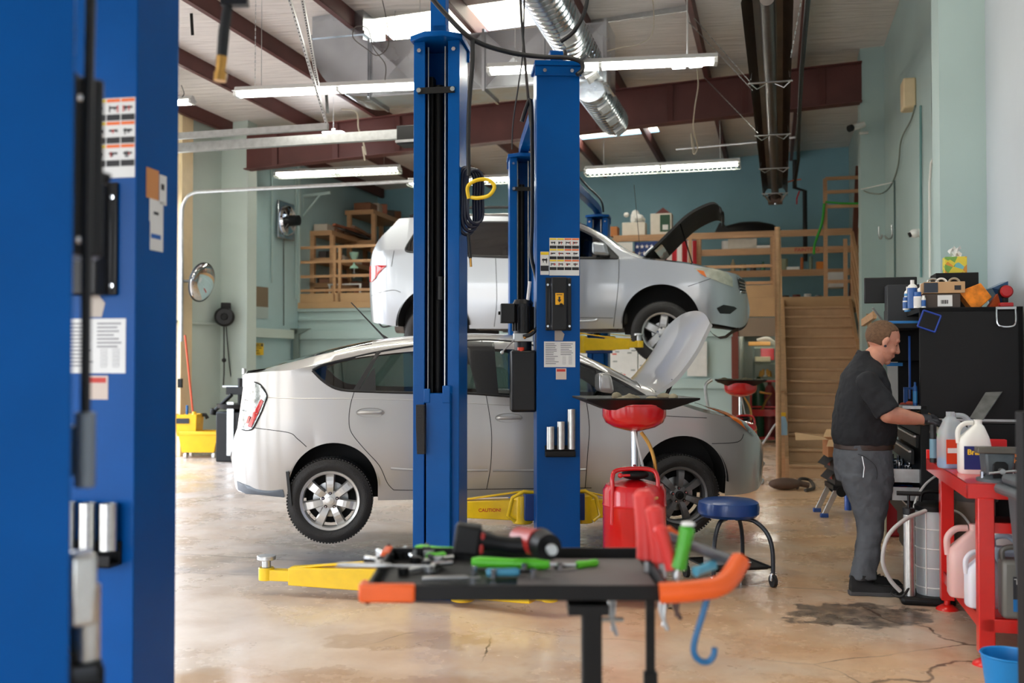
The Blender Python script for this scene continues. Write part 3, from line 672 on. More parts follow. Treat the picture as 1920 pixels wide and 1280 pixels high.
Bp = [q(680.5, 572, .35), q(683, 590, .3), q(691, 602, .2), q(715, 607, .08), q(742, 611.5, 0), q(880, 615.5, 0), q(960, 616, 0), q(1085, 616, 0), q(1165, 615.5, 0), q(1312, 604, 0), q(1345, 607.5, .05), q(1385, 613.5, .2), q(1399, 606, .3), q(1405, 590, .35), q(1406.5, 578, .35)]
Lp = [q(763, 468, .02), q(767, 472.5, .02), q(790, 474.5, .02), q(876, 479.5, .02), q(957, 482, .02), q(1085, 484, .02), q(1150, 484.5, .02), q(1160, 484, .02)]
Gp = [q(763, 467, .02), q(768, 455, .05), q(782, 430, .1), q(800, 422, .13), q(876, 415.5, .14), q(957, 415, .14), q(1040, 418, .13), q(1085, 428, .1), q(1125, 450, .06), q(1150, 473, .03), q(1160, 483.5, .02)]
a1 = q(809, 610, 0); a1r = abs(q(742, 610)[0] - q(809, 610)[0]); a2 = q(1239, 606, 0); a2r = abs(q(1313, 606)[0] - q(1165, 606)[0]) / 2
SV.setup(T, Bp, Lp, Gp, [(T[0][0], .06), (q(690, 500)[0], .012), (q(741, 425)[0], .06), (q(876, 406)[0], .09), (q(1085, 417)[0], .12), (q(1186, 470)[0], .08), (q(1292, 487)[0], .07), (q(1372, 507)[0], .04), (T[-1][0], .03)],
         (.5, .62), [(a1[0], a1[1], a1r), (a2[0], a2[1], a2r)], tum=.30)
sv = thing('suv_car', 'silver SUV with raised bonnet, up in the air on the rear two-post lift', 'car', SV.O + SV.b * SV.h - V((0, 0, SV.O.z)), th2)
M_p2 = silver('silver_metallic_paint', (186, 191, 197), .3, .55)
res2 = SV.shell(sv, M_p2, M_dglass, (q(1225, 480, .3)[0], q(1372, 507, .3)[0]), (q(1060, 412, vc)[0], q(1204, 477, .3)[0]), None)
zf2 = q(1240.7, 623)[1]; uf2 = 2.79; zr2 = q(815, 628)[1]
M_rimC = mat('polished_alloy', (196, 198, 200), .34, .6, .3)
for (u, z, near, lab) in ((a1[0], zr2, -1, None), (uf2, zf2, -1, 'polished five-spoke front wheel'), (a1[0], zr2, 1, None), (uf2, zf2, 1, None)):
    wheel(sv, (u, near * (SV.h - .14), z), .368, .245, .232, 5, M_rimC, 5, .0, .15, near, lab)
for px in ([(1161, 486), (1160.5, 520), (1157, 560), (1149.5, 612)], [(1020, 596), (1085, 595), (1149, 596)], [(690, 553), (735, 544), (752, 548)], [(740, 470), (735, 500)], [(1290, 537), (1325, 525), (1345, 517)], [(930, 484), (932, 560), (925, 612)]):
    SV.line('panel_gap', px, M_seam, sv, .0035)
out = [(763, 468), (767, 472.5), (790, 474.5), (876, 479.5), (957, 482), (1085, 484), (1150, 484.5), (1160, 484)]; top = [(1150, 473), (1125, 450), (1085, 428), (1040, 418), (957, 415), (876, 415.5), (800, 422), (782, 430), (768, 455)]
SV.line('window_surround', out + top + [(763, 468)], M_trim, sv, .014, off=-.004, v=.06)
SV.patch('front_pillar_trim', [(1125, 452), (1160, 483), (1125, 483.5)], M_trim, sv, .008, .03)
SV.patch('centre_pillar', [(1030, 418), (1048, 419), (1056, 483), (1036, 483)], M_trim, sv, .006, v=.08)
SV.patch('tail_lamp', [(689, 498), (710, 497.5), (731, 499), (722, 507), (706, 524), (697, 529), (689, 527), (688.5, 510)], M_lampred, sv, .012, .02, .1)
SV.patch('headlamp', [(1302, 504), (1318, 503), (1335, 503.4), (1362, 511), (1372, 520), (1373, 537), (1350, 530), (1335, 524), (1316, 516)], mat('hazy_headlamp_lens', (206, 204, 186), .2, .25, 1.0, noise=.2, nscale=12), sv, .01, .015, .08)
SV.patch('turn_lamp', [(1307, 507), (1320, 509), (1325, 521), (1313, 514)], M_amber, sv, .016, .012, .08)
SV.patch('fog_lamp_recess', [(1344, 578), (1356, 571.5), (1376, 574), (1381, 577), (1368, 588), (1350, 588)], M_trim, sv, .008, .015, .15)
SV.patch('grille', [(1382, 519), (1394, 522), (1397, 546), (1392, 548), (1386, 538)], M_trim, sv, .012, .01, .2)
for k in range(5): SV.line('grille_bar', [(1382 + k, 521 + k * 6), (1396, 524 + k * 5.2)], M_chrome, sv, .006, off=.018, v=.2, sm=0)
SV.line('door_moulding', [(1000, 600), (1085, 602), (1113, 601), (1120, 598)], M_p2, sv, .018, off=-.006)
SV.line('belt_moulding', [(790, 476), (876, 481), (957, 484), (1085, 485.5), (1158, 486)], M_trim, sv, .006)
mo = mirror(SV, sv, (1128, 466), M_p2, (.13, .12, .085), v=-.14)
for sg in (-1, 1):
    MB().tube(spline([(q(790, 412, vc)[0], sg * .62, q(790, 412, vc)[1] - .02), (q(830, 405, vc)[0], sg * .62, q(830, 404, vc)[1]), (q(900, 400, vc)[0], sg * .62, q(900, 399.5, vc)[1]), (q(1000, 400, vc)[0], sg * .62, q(1000, 399.5, vc)[1]), (q(1050, 406, vc)[0], sg * .62, q(1050, 407, vc)[1] - .02)], 6), .018).build('roof_rail', M_trim, sv)
ed = [q(x, y, .14) for x, y in ((1205, 477), (1228, 457), (1258, 427), (1285, 401), (1312, 384), (1338, 374), (1352, 379), (1356, 388))]
ed = spline([(a, b, 0) for a, b in ed], 4); Pn = []; Pi = []; n = 16
for j in range(n + 1):
    y = -.78 + 1.56 * j / n; k = 1 - abs(y / .78) ** 2.6; row = []; r2 = []
    for i, p in enumerate(ed):
        f = i / (len(ed) - 1)
        q_ = V((p.x, y * (1 - .12 * f), p.y)) + V((-.5, 0, .86)) * .05 * k + V((-.05 * (1 - k) * f ** 3, 0, -.03 * (1 - k) * f ** 3)); row.append(q_); r2.append(q_ + V((.018, 0, -.026)))
    Pn.append(row); Pi.append(r2)
MB().grid(Pn).build('bonnet', M_p2, sv)
b2 = MB(); b2.grid(Pi); b2.grid([Pn[0], Pi[0]]); b2.grid([Pn[-1], Pi[-1]]); b2.grid([[r[-1] for r in Pn], [r[-1] for r in Pi]]); b2.build('bonnet_liner', mat('bonnet_liner_black', (34, 33, 33), .8, noise=.25, nscale=9), sv)
ib = MB()
for f0, f1 in ((.12, .2), (.86, .93)):
    i0, i1 = int(f0 * (len(ed) - 1)), int(f1 * (len(ed) - 1))
    ib.grid([[Pi[j][i0] + V((.012, 0, -.016)), Pi[j][max(i1, i0 + 1)] + V((.012, 0, -.016))] for j in range(1, n)])
ib.build('bonnet_brace', M_p2, sv)
pa, pb = q(1275, 415, .5), q(1298, 490, .35)
MB().cyl((pa[0], -.45, pa[1] - .02), (pb[0], -.6, pb[1] - .02), .008, n=8).build('prop_rod', M_blackm, sv)
MB().tube([(q(1207, 478, .1)[0], -.8, q(1207, 478, .1)[1]), (q(1216, 468, .1)[0], -.8, q(1216, 468, .1)[1]), (q(1224, 458, .1)[0], -.79, q(1224, 458, .1)[1] - .02)], .016).build('bonnet_hinge', M_p2, sv)
ub = MB(); zb = a1[1]
for k in range(26):
    u = .1 + random.random() * 3.4; ub.box((u, -.75 + random.random() * 1.0, zb - .02 + random.random() * .08), (.1 + random.random() * .35, .05 + random.random() * .2, .05 + random.random() * .06), (0, random.uniform(-.2, .2), random.uniform(-.4, .4)))
ub.cyl((-.75, -.2, zb + .02), (-.2, -.25, zb + .0), .09).cyl((-.2, -.25, zb), (2.4, .1, zb + .02), .03)
ub.build('underbody_parts', mat('grimy_underbody_metal', (96, 88, 82), .6, .4, noise=.3), sv, bevel=.01)
MB().grid([[(q(1320 + i * 13, 607 + [0, 16, 24, 22, 12, 6][i], .3)[0], y, q(1320 + i * 13, 607 + [0, 16, 24, 22, 12, 6][i], .3)[1]) for y in (-.65, 0, .65)] for i in range(6)]).build('splash_shield', M_well, sv)
MB().tube(spline([(q(692, 603, .3)[0], -.3, q(692, 603, .3)[1]), (q(700, 612, .3)[0], -.3, q(700, 611, .3)[1]), (q(716, 611, .3)[0], -.3, q(716, 608, .3)[1])], 5), .012).build('tow_loop', M_trim, sv)
seats(sv, (1.25, 2.15), zb - .1, SV.belt(1.5) + .12, SV.h)
pp = q(1200, 478, .9); qq = q(1188, 345, .9)
MB().tube([(pp[0], 0.0, pp[1]), (qq[0], .0, qq[1])], .004, 5).build('aerial', M_black, sv)
PW, PD, PH = .30, .26, 3.55
M_decal = [M_paper, mat('decal_yellow', (240, 205, 40), .6), mat('decal_orange', (235, 110, 45), .6), mat('decal_black', (30, 30, 34), .6), mat('decal_red_figure', (190, 50, 40), .6)]
def decal_sheet(parent, x0, z0, w, h, y, cols=4, rows=3, ax='-y'):
    m = MB(); t = .001
    def Q(a, b, c, d, k, o): m.m(k).bb((a, y - o, c), (b, y - o - .0006, d))
    Q(x0, x0 + w, z0, z0 + h, 0, 0); cw, chh = w / cols, h * .86 / rows
    for r in range(rows):
        for c in range(cols):
            a = x0 + c * cw + .002; b = a + cw - .004; zt = z0 + h - r * chh - .003
            Q(a, b, zt - chh * .14, zt, 1 if c < cols / 2 else 2, t); Q(a, b, zt - chh * .95, zt - chh * .68, 3, t)
            cx = (a + b) / 2; cz_ = zt - chh * .4; rr = random.Random(r * 7 + c)
            Q(cx - cw * .3, cx + cw * .3, cz_ - chh * .03, cz_ + chh * .06, 3, t)
            for k in range(3):
                xx = cx + rr.uniform(-.32, .32) * cw; hh = chh * rr.uniform(.05, .2); Q(xx - cw * .04, xx + cw * .04, cz_ - hh, cz_ + hh * .6, 4 if rr.random() < .35 else 3, t * 1.5)
    return m.build('warning_decals', M_decal, parent, smooth=0)
def sheet_text(parent, x0, z0, w, h, y, name='instruction_sheet', lines=12, seed=3):
    m = MB(); rr = random.Random(seed); m.m(0).bb((x0, y, z0), (x0 + w, y - .001, z0 + h))
    for c in range(2):
        for k in range(lines):
            z = z0 + h - h * (.08 + .84 * k / lines); a = x0 + w * (.05 + .48 * c)
            if c == 1 and k > lines * .5:
                for j in range(2): m.m(1).tube([(a + w * (.05 + .2 * j), y - .0015, z), (a + w * (.17 + .2 * j), y - .0015, z + .002), (a + w * (.16 + .2 * j), y - .0015, z - .006), (a + w * (.06 + .2 * j), y - .0015, z - .006)], .0006, 4)
            else: m.m(1).bb((a, y - .001, z), (a + w * rr.uniform(.25, .42), y - .0015, z - h * .025))
    return m.build(name, [M_paper, mat('grey_print', (120, 120, 126), .7)], parent, smooth=0)
def lift_post(label, loc, rz, near=False, opened=False, carriage=1.32, group='blue two-post lift columns', height=PH, tower=0.0, lean=0.0):
    t = thing('lift_post', label, 'car lift', loc, rz, None)
    x, y = PW / 2, PD / 2; wt = .012; lip = .075
    prof = [(-x, -y), (x, -y), (x, y), (x - lip, y), (x - lip, y - wt), (x - wt, y - wt), (x - wt, -y + wt), (-x + wt, -y + wt), (-x + wt, y - wt), (-x + lip, y - wt), (-x + lip, y), (-x, y)]
    MB().prism(prof, .02, height).build('column', M_blue, t, bevel=.004)
    MB().bb((-.2, -.17, 0), (.2, .15, .02)).build('base_plate', M_blue, t, bevel=.003)
    MB().prism([(-x - .015, -y - .02), (x + .015, -y - .02), (x + .02, y + .01), (.06, y + .09), (-.06, y + .09), (-x - .02, y + .01)], height, height + .035).bb((-x - .012, -y - .012, height - .07), (x + .012, -y + .0, height)).build('head_plate', M_blue, t, bevel=.004)
    for sx in (-.6, .6):
        MB().cyl((sx * x * 1.05, -y - .012, height - .035), (sx * x * 1.05, -y - .022, height - .035), .014, n=6).build('bolt', M_chrome, t)
        MB().cyl((sx * x * 1.25, y, height - .06), (sx * x * 1.25, y + .012, height - .06), .014, n=6).build('bolt', M_chrome, t)
    # header tower leaning to the other column
    MB().bb((-.045, -.05, height + .03), (.045, .05, height + .13)).build('header_bracket', M_blue, t, bevel=.004)
    # cylinder, cables, carriage inside the channel
    MB().cyl((.02, -.02, carriage - .1), (.02, -.02, height - .25), .032).build('hydraulic_cylinder', M_blackm, t)
    MB().bb((.045, -.05, carriage), (.075, .03, height - .2)).build('cable_guard', M_blackm, t)
    for cx in (-.045, .068): MB().cyl((cx, .07, carriage - .2), (cx, .07, height - .02), .0055, n=8).build('lift_cable', M_alu, t)
    MB().bb((-x + .03, y + .002, height - .34), (x - .03, y + .012, height - .30)).build('cross_strap', M_blackm, t)
    for sx in (-1, 1): MB().cyl((sx * (x - .04), y + .012, height - .32), (sx * (x - .04), y + .028, height - .32), .015, n=16).build('strap_bolt', M_chrome, t)
    MB().bb((-x + .05, -y + .03, carriage - 1.0), (x - lip - .02, y + .035, carriage)).bb((-x + .05, y + .03, carriage - .06), (-x + .10, y + .04, carriage + .05)).bb((.03, y + .03, carriage - .06), (.07, y + .04, carriage + .03)).build('carriage', M_blue, t, bevel=.006)
    return t, x, y
def arm(t, piv, ang, L, z, pad_h=.10, tele=.45, two=True):
    """swing arm: yellow tapered box beam from pivot"""
    d = V((math.cos(ang), math.sin(ang), 0)); n = V((-d.y, d.x, 0)); p = V((piv[0], piv[1], z)); m = MB()
    a, b = p, p + d * L * .82
    vs = []
    for (c, hw_, hz) in ((a, .065, .075), (b, .05, .055)):
        vs += [c - n * hw_ - V((0, 0, hz)), c + n * hw_ - V((0, 0, hz)), c + n * hw_ + V((0, 0, hz)), c - n * hw_ + V((0, 0, hz))]
    m.add(vs, [(0, 1, 2, 3), (4, 7, 6, 5), (0, 4, 5, 1), (1, 5, 6, 2), (2, 6, 7, 3), (3, 7, 4, 0)])
    m.cyl(a - V((0, 0, .1)), a + V((0, 0, .1)), .075, n=24)
    m.bar(a + V((0, 0, .13)), b + V((0, 0, .05)), .05, .012)
    m.build('swing_arm', M_yel, t, bevel=.005)
    m = MB().bar(b - d * .1, p + d * L, .07, .07); m.cyl(p + d * L - V((0, 0, .035)), p + d * L + V((0, 0, .045)), .05, n=20); m.build('arm_extension', M_yel, t, bevel=.004)
    m = MB().cyl(p + d * L + V((0, 0, .045)), p + d * L + V((0, 0, .045 + pad_h)), .028, n=16).cyl(p + d * L + V((0, 0, .045 + pad_h)), p + d * L + V((0, 0, .07 + pad_h)), .06, n=24); m.build('lift_pad', M_steel, t, bevel=.003)
    return p + d * L
def back_fittings(t, x, y, tubes=(.12, .155, .25)):
    yb = -y
    decal_sheet(t, -.062, 2.096, .207, .26, yb - .001)
    decal_sheet(t, -.125, 2.10, .06, .16, yb - .0016, 1, 1)
    c = MB(); c.prism([(-.089, yb), (.089, yb), (.089, yb - .012), (.062, yb - .012), (.05, yb - .065), (-.05, yb - .065), (-.062, yb - .012), (-.089, yb - .012)], 1.715, 2.08)
    c.build('lock_cover', M_black, t, bevel=.006, seg=3)
    for sx in (-1, 1):
        for z in (1.745, 2.03): MB().cyl((sx * .075, yb - .012, z), (sx * .075, yb - .02, z), .008, n=12).build('screw', M_chrome, t)
    m = MB(); m.m(0).bb((-.028, yb - .066, 1.89), (.03, yb - .067, 1.97)); m.m(1).prism([(-.006, 1.945), (.006, 1.945), (.006, 1.925), (.014, 1.925), (0, 1.905), (-.014, 1.925), (-.006, 1.925)], yb - .067, yb - .068, 'Y').bb((-.02, yb - .067, 1.962), (.02, yb - .068, 1.957))
    m.build('arrow_label', [mat('label_amber', (240, 175, 25), .6), M_ink], t, smooth=0)
    MB().cyl((.012, yb - .066, 1.89), (.012, yb - .085, 1.885), .012, n=16).build('lever_knob', M_black, t)
    sheet_text(t, -.10, 1.463, .217, .177, yb - .0005)
    m = MB(); m.m(0).bb((-.018, yb, 1.378), (.055, yb - .001, 1.455)).m(1).bb((-.012, yb - .001, 1.432), (.048, yb - .0015, 1.449)); m.build('maker_tag', [mat('tag_pinkish_paper', (206, 190, 178), .6), mat('tag_red', (196, 60, 50), .6)], t, smooth=0)
    MB().prism([(-.026, 1.715), (.02, 1.715), (.042, 1.69), (.03, 1.645), (-.026, 1.645)], yb, yb - .0012, 'Y').build('torn_tag', mat('worn_silver_tag', (170, 160, 150), .5, .3), t, smooth=0)
    r = MB(); r.bb((-.095, yb, .85), (.11, yb - .012, .925)).bb((-.095, yb - .012, .85), (.11, yb - .07, .862)).bb((-.095, yb - .064, .85), (.11, yb - .07, .89)).bb((-.095, yb - .012, .895), (.11, yb - .066, .902)); r.build('adapter_rack', M_blackm, t, bevel=.004)
    for k, (cx, h) in enumerate(zip((-.06, .012, .084), tubes)):
        r2 = MB().lathe([(.027, 0), (.027, h), (.022, h), (.022, h - .02), (0, h - .02)], n=24); o = r2.build('height_adapter', M_alu, t); o.location = (cx, yb - .038, .90)
th2l = math.radians(3.6)
P2 = V((.312, 7.0, 0)); post2, x, y = lift_post('blue lift column with decals, lock cover and motor, standing before the hatchback doors', P2, th2l, carriage=.62)
back_fittings(post2, x, y, (.155, .19, .275))
pu = thing('hydraulic_power_unit', 'black hydraulic pump motor and oil tank hung on the decorated column', 'pump motor', P2, th2l)
lx = -x - .085
m = MB().cyl((lx, 0, 1.70), (lx, 0, 1.905), .068, n=36)
for k in range(18):
    a_ = 2 * PI * k / 18; m.box((lx + .072 * math.cos(a_), .072 * math.sin(a_), 1.80), (.014, .006, .17), (0, 0, a_))
m.cyl((lx, 0, 1.905), (lx, 0, 1.935), .074, .06, n=36); m.build('motor', M_black, pu)
MB().bb((lx - .16, -.07, 1.77), (lx - .062, .03, 1.905)).build('capacitor_box', M_black, pu, bevel=.006)
MB().cyl((lx - .16, -.02, 1.84), (lx - .175, -.02, 1.84), .012).build('start_button', M_blackm, pu)
MB().bb((lx - .068, -.06, 1.64), (lx + .068, .06, 1.70)).build('valve_block', M_steel, pu, bevel=.004)
MB().cyl((lx, 0, 1.58), (lx, 0, 1.64), .06).build('tank_neck', M_black, pu)
MB().cyl((lx - .02, -.06, 1.57), (lx - .02, -.06, 1.60), .024).build('filler_cap', mat('red_orange_cap', (226, 66, 30), .4), pu)
MB().bb((lx - .09, -.09, 1.15), (lx + .09, .09, 1.58)).build('oil_tank', M_black, pu, bevel=.02, seg=3)
MB().tube([(lx - .05, -.05, 1.665), (lx - .10, -.07, 1.62), (lx - .145, -.08, 1.575)], .006).ball((lx - .15, -.08, 1.565), .014).build('release_lever', M_steel, pu)
MB().tube(spline([(lx, -.07, 1.675), (lx + .06, -.1, 1.70), (lx + .12, -.06, 1.80), (lx + .10, -.02, 2.05), (lx + .06, .02, 2.25), (-x - .02, .0, 2.5), (-x - .02, 0, 3.0), (-x - .03, .02, 3.35), (-x - .09, .04, 3.2)], 8), .014, 10).build('pressure_hose', M_cable, pu)
MB().cyl((lx - .0, -.075, 1.665), (lx + .07, -.1, 1.715), .011).build('brass_fitting', mat('brass', (200, 150, 80), .3, .9), pu)
MB().cyl((lx + .03, -.05, 1.93), (lx + .045, -.05, 2.06), .012).build('limit_plug', M_white, pu)
pi_ = PI
m = MB().bb((-.215, y - .02, .37), (.215, y + .12, .56)).build('carriage_block', M_blued, post2, bevel=.006)
a1_ = HB.loc(765, 950, .4)
for ang, L, pv in ((PI - .12, .66, (-.22, y + .14)), (.30, .38, (.22, y + .14))): arm(post2, pv, ang, L, .43, .04)
for sg in (-1, 1):
    MB().tube([(sg * .10, y + .02, .56), (sg * .22, y + .0, .575), (sg * .30, y + .02, .53), (sg * .33, y + .02, .40), (sg * .28, y + .02, .36)], .014, 8).build('arm_bracket', M_yel, post2)
o = text('CAUTION!', .034, mat('caution_red_ink', (200, 40, 30), .6), facing((-.46, -.0 + y + .065, .435), 0), post2, ext=.0005, bold=.02)
P3 = V((.118, 10.25, 0)); post3, _, _ = lift_post('blue lift column seen in the gap left of the decorated column, channel this way', P3, th2l + PI, carriage=.62, height=3.58)
for ang, L, pv in ((.25, .8, (.22, y + .14)), (PI - .35, .6, (-.22, y + .14))): arm(post3, pv, ang, L, .43, .04)
thN = math.radians(-9)
P1 = V((-.462, 6.45, 0)); post1, _, _ = lift_post('blue lift column in mid picture with its open channel and carriage this way', P1, thN + PI, carriage=1.30)
MB().prism([(.055, .92), (.105, .92), (.112, 1.1), (.112, 1.23), (.06, 1.23)], y + .036, y + .075, 'Y').build('door_bumper_pad', mat('ribbed_black_rubber', (38, 38, 40), .8, bump=.6, bscale=260), post1, bevel=.003)
MB().bb((-.04, -.05, PH + .03), (.06, .05, PH + .75)).build('header_tower', M_blue, post1, bevel=.004)
MB().cyl((-.0, 0, 1.9), (.0, 0, 2.05), .038).build('hose_guide', M_black, post1)
for ang, L, pv in ((-.02, .93, (.18, y + .06)), (PI - .35, .60, (-.2, y + .12))): arm(post1, pv, ang, L, .13, .05)
MB().bb((-.215, y - .02, .06), (.215, y + .12, .22)).build('carriage_block', M_blue, post1, bevel=.006)
PA = V((-1.335, 3.36, 0)); postA, _, _ = lift_post('big blurred blue column at left, warning decals and black cover facing the room', PA, math.radians(-11), carriage=.5)
back_fittings(postA, x, y, (.15, .15, .15))
m = MB(); xs = x + .001
for (y0, y1, z0, z1, k) in ((-.075, .0, 2.04, 2.14, 1), (.005, .05, 2.03, 2.13, 0), (-.055, .03, 1.965, 2.04, 0), (-.05, .03, 1.87, 1.965, 0), (-.045, .015, 1.91, 1.925, 2)):
    m.m(k).bb((xs, y0, z0), (xs + .001 + .0004 * k, y1, z1))
m.m(3).bb((xs + .001, -.03, 1.99), (xs + .0018, .0, 2.0)).bb((xs + .001, .015, 2.08), (xs + .0018, .035, 2.1))
m.build('inspection_stickers', [M_paper, mat('sticker_orange_brown', (206, 140, 84), .6), mat('sticker_blue', (40, 100, 180), .6), M_ink], postA, smooth=0)
rB = math.radians(119); nB = V((math.cos(rB - PI / 2), math.sin(rB - PI / 2), 0)); tB = V((math.cos(rB), math.sin(rB), 0))
corner = at(136, 640, 1.92); corner.z = 0
PB = corner - nB * (PD / 2) + tB * (PW / 2); postB, _, _ = lift_post('nearest blue column, a dark blue strip along the far left edge', PB, rB, carriage=.5)
back_fittings(postB, x, y, (.15, .15, .15))
m = MB().bb((-.06, -y, 1.27), (.0, -y - .05, 1.37)).cyl((-.09, -y - .03, 1.25), (-.09, -y - .03, 1.40), .02); m.build('cable_switch', mat('grey_switch_box', (120, 130, 140), .4, .3), postB, bevel=.004)
MB().tube(spline([(-.09, -y - .03, 1.4), (-.09, -y - .03, 1.9), (-.09, -y - .035, 2.4), (-.08, -y - .04, 3.3)], 5), .010).build('switch_cable', M_cable, postB)
MB().bb((-.14, -y, .985), (-.06, -y - .05, 1.125)).build('long_adapter', M_alu, postB, bevel=.01)
th4 = math.radians(-13)
P4 = V((1.245, 14.3, 0)); post4, _, _ = lift_post('far blue lift column rising behind the raised SUV', P4, th4 + PI, carriage=1.86, height=3.56)
P5 = V((.52, 11.25, 0)); post5, _, _ = lift_post('blue lift column hidden behind the decorated column, near side of the SUV', P5, th4, carriage=1.7)
zz = 1.5 + (678 - 640) / 132 - .02
MB().bb((-.215, y - .02, 1.62), (.215, y + .12, 1.84)).build('carriage_block', M_blued, post4, bevel=.006)
for ang, L, pv in ((PI - .45, .95, (-.2, y + .14)), (.45, .95, (.2, y + .14))): arm(post4, pv, ang, L, 1.76, .06)
MB().bb((-.215, y - .02, 1.62), (.215, y + .12, 1.80)).build('carriage_block', M_blued, post5, bevel=.006)
for ang, L, pv in ((PI - .4, .95, (-.2, y + .14)), (.42, .72, (.2, y + .14))): arm(post5, pv, ang, L, 1.70, .06)
def header(label, a, b, za, zb, sl=.62, w=.09, h=.10):
    t = thing('lift_header_beam', label, 'lift beam', (0, 0, 0))
    A_, B_ = V((a.x, a.y, za)), V((b.x, b.y, zb)); d = (B_ - A_); pk = .33
    p1 = A_ + d * .10 + V((0, 0, sl)); p2 = A_ + d * .90 + V((0, 0, sl))
    MB().bar(A_, p1, w, h).build('end_leg', M_blue, t, bevel=.004); MB().bar(p2, B_, w, h).build('end_leg', M_blue, t, bevel=.004); MB().bar(p1 - d * .004, p2 + d * .004, w, h).build('cross_tube', M_blue, t, bevel=.004)
    MB().tube(spline([A_ + V((.07, 0, 0)), p1 + V((.08, 0, .09)), (p1 + p2) / 2 + V((.08, 0, .08)), p2 + V((.08, 0, .09)), B_ + V((.07, 0, 0))], 6), .013).build('hose', M_cable, t)
header('blue header tube joining the decorated column to its far twin', P2, P3, PH + .10, 3.58 + .10, .03)
header('blue header tube sloping down to the column behind the SUV', P5, P4, PH + .10, 3.56 + .10, .03)
header('blue header tube high over the near bay, mostly above the frame', PA, P1, PH + .13, PH + .7, .65)
h_ = at(885, 75, 6.3)
tag(MB().tube(spline([at(780, -40, 6.2), at(830, 20, 6.25), at(885, 73, 6.3), at(950, 97, 6.6), at(1010, 106, 6.75), at(1060, 108, 6.8), at(1088, 115, 6.82), at(1092, 130, 6.82), at(1082, 140, 6.8)], 8), .016, 10).build('air_hose', M_cable), 'thick black hose sagging between the tops of the two middle columns', 'hose')
tag(MB().tube(spline([at(886, 75, 6.3), at(886, 120, 6.3), at(880, 190, 6.3), at(878, 260, 6.3), at(879, 330, 6.3)], 8), .014, 10).build('air_hose', M_cable), 'black hose dropping down the right flank of the open-channel column', 'hose')
tag(MB().tube(spline([at(1052, 78, 6.9), at(1075, 60, 6.85), at(1095, 25, 6.8), at(1104, -20, 6.8)], 8), .014, 10).build('air_hose', M_cable), 'black hose rising from the decorated column out of the frame', 'hose')
cp = at(884, 378, 6.40); cl = MB()
for k in range(4):
    a_ = .30 - .02 * k; cl.tube([cp + V((-.03 + .018 * k + .01 * math.sin(3 * t), -.02 + .05 * math.sin(t) , a_ * .72 * math.cos(t) + .01 * k)) + V((.055 * math.sin(t), 0, 0)) for t in [2 * PI * i / 40 for i in range(40)]], .012, 8, True)
o = tag(cl.build('hose_coil', mat('blue_black_hose', (20, 26, 48), .35)), 'dark coiled air hose hung on the open-channel column', 'hose')
tag(MB().tube(spline([at(879, 372, 6.3), at(877, 350, 6.28), at(893, 338, 6.26), at(915, 337, 6.26), at(927, 350, 6.26), at(917, 366, 6.26), at(897, 371, 6.28), at(884, 370, 6.3)], 8), .012, 10).build('yellow_hose', mat('yellow_hose_rubber', (232, 196, 30), .4)), 'short yellow hose loop on the open-channel column', 'hose')
m = thing('blow_gun', 'black hose end with brass tip dangling beside the open-channel column', 'air tool', (0, 0, 0))
MB().tube([at(878, 440, 6.35), at(880, 465, 6.35), at(882, 484, 6.35)], .011).build('grip', M_black, m); MB().cyl(at(882, 484, 6.35), at(883, 500, 6.35), .008).build('brass_tip', MATS['brass'], m)
m = thing('hanging_hose_end', 'blurred black hose with a brass end hanging from above, upper left', 'air tool', (0, 0, 0))
MB().tube([at(428, -30, 3.0), at(427, 10, 3.0), at(420, 60, 3.0), at(416, 108, 3.0)], [.012, .014, .017, .016], 12).build('sleeve', M_cable, m); MB().cyl(at(416, 106, 3.0), at(413, 136, 3.0), .017, .015).cyl(at(413, 136, 3.0), at(412, 152, 3.0), .019).build('brass_end', MATS['brass'], m)
MB().box(at(440, 2, 3.0), (.08, .03, .03)).build('clip', M_black, m)
M_tube = mat('lit_fluorescent_tube', (250, 250, 245), .5, emit=(255, 253, 240), es=34)
M_fix = mat('white_enamel_fixture', (222, 224, 222), .35, 0, .3)
M_galv = mat('galvanised_duct', (184, 190, 196), .22, .95, noise=.2, nscale=2, rvar=.1)
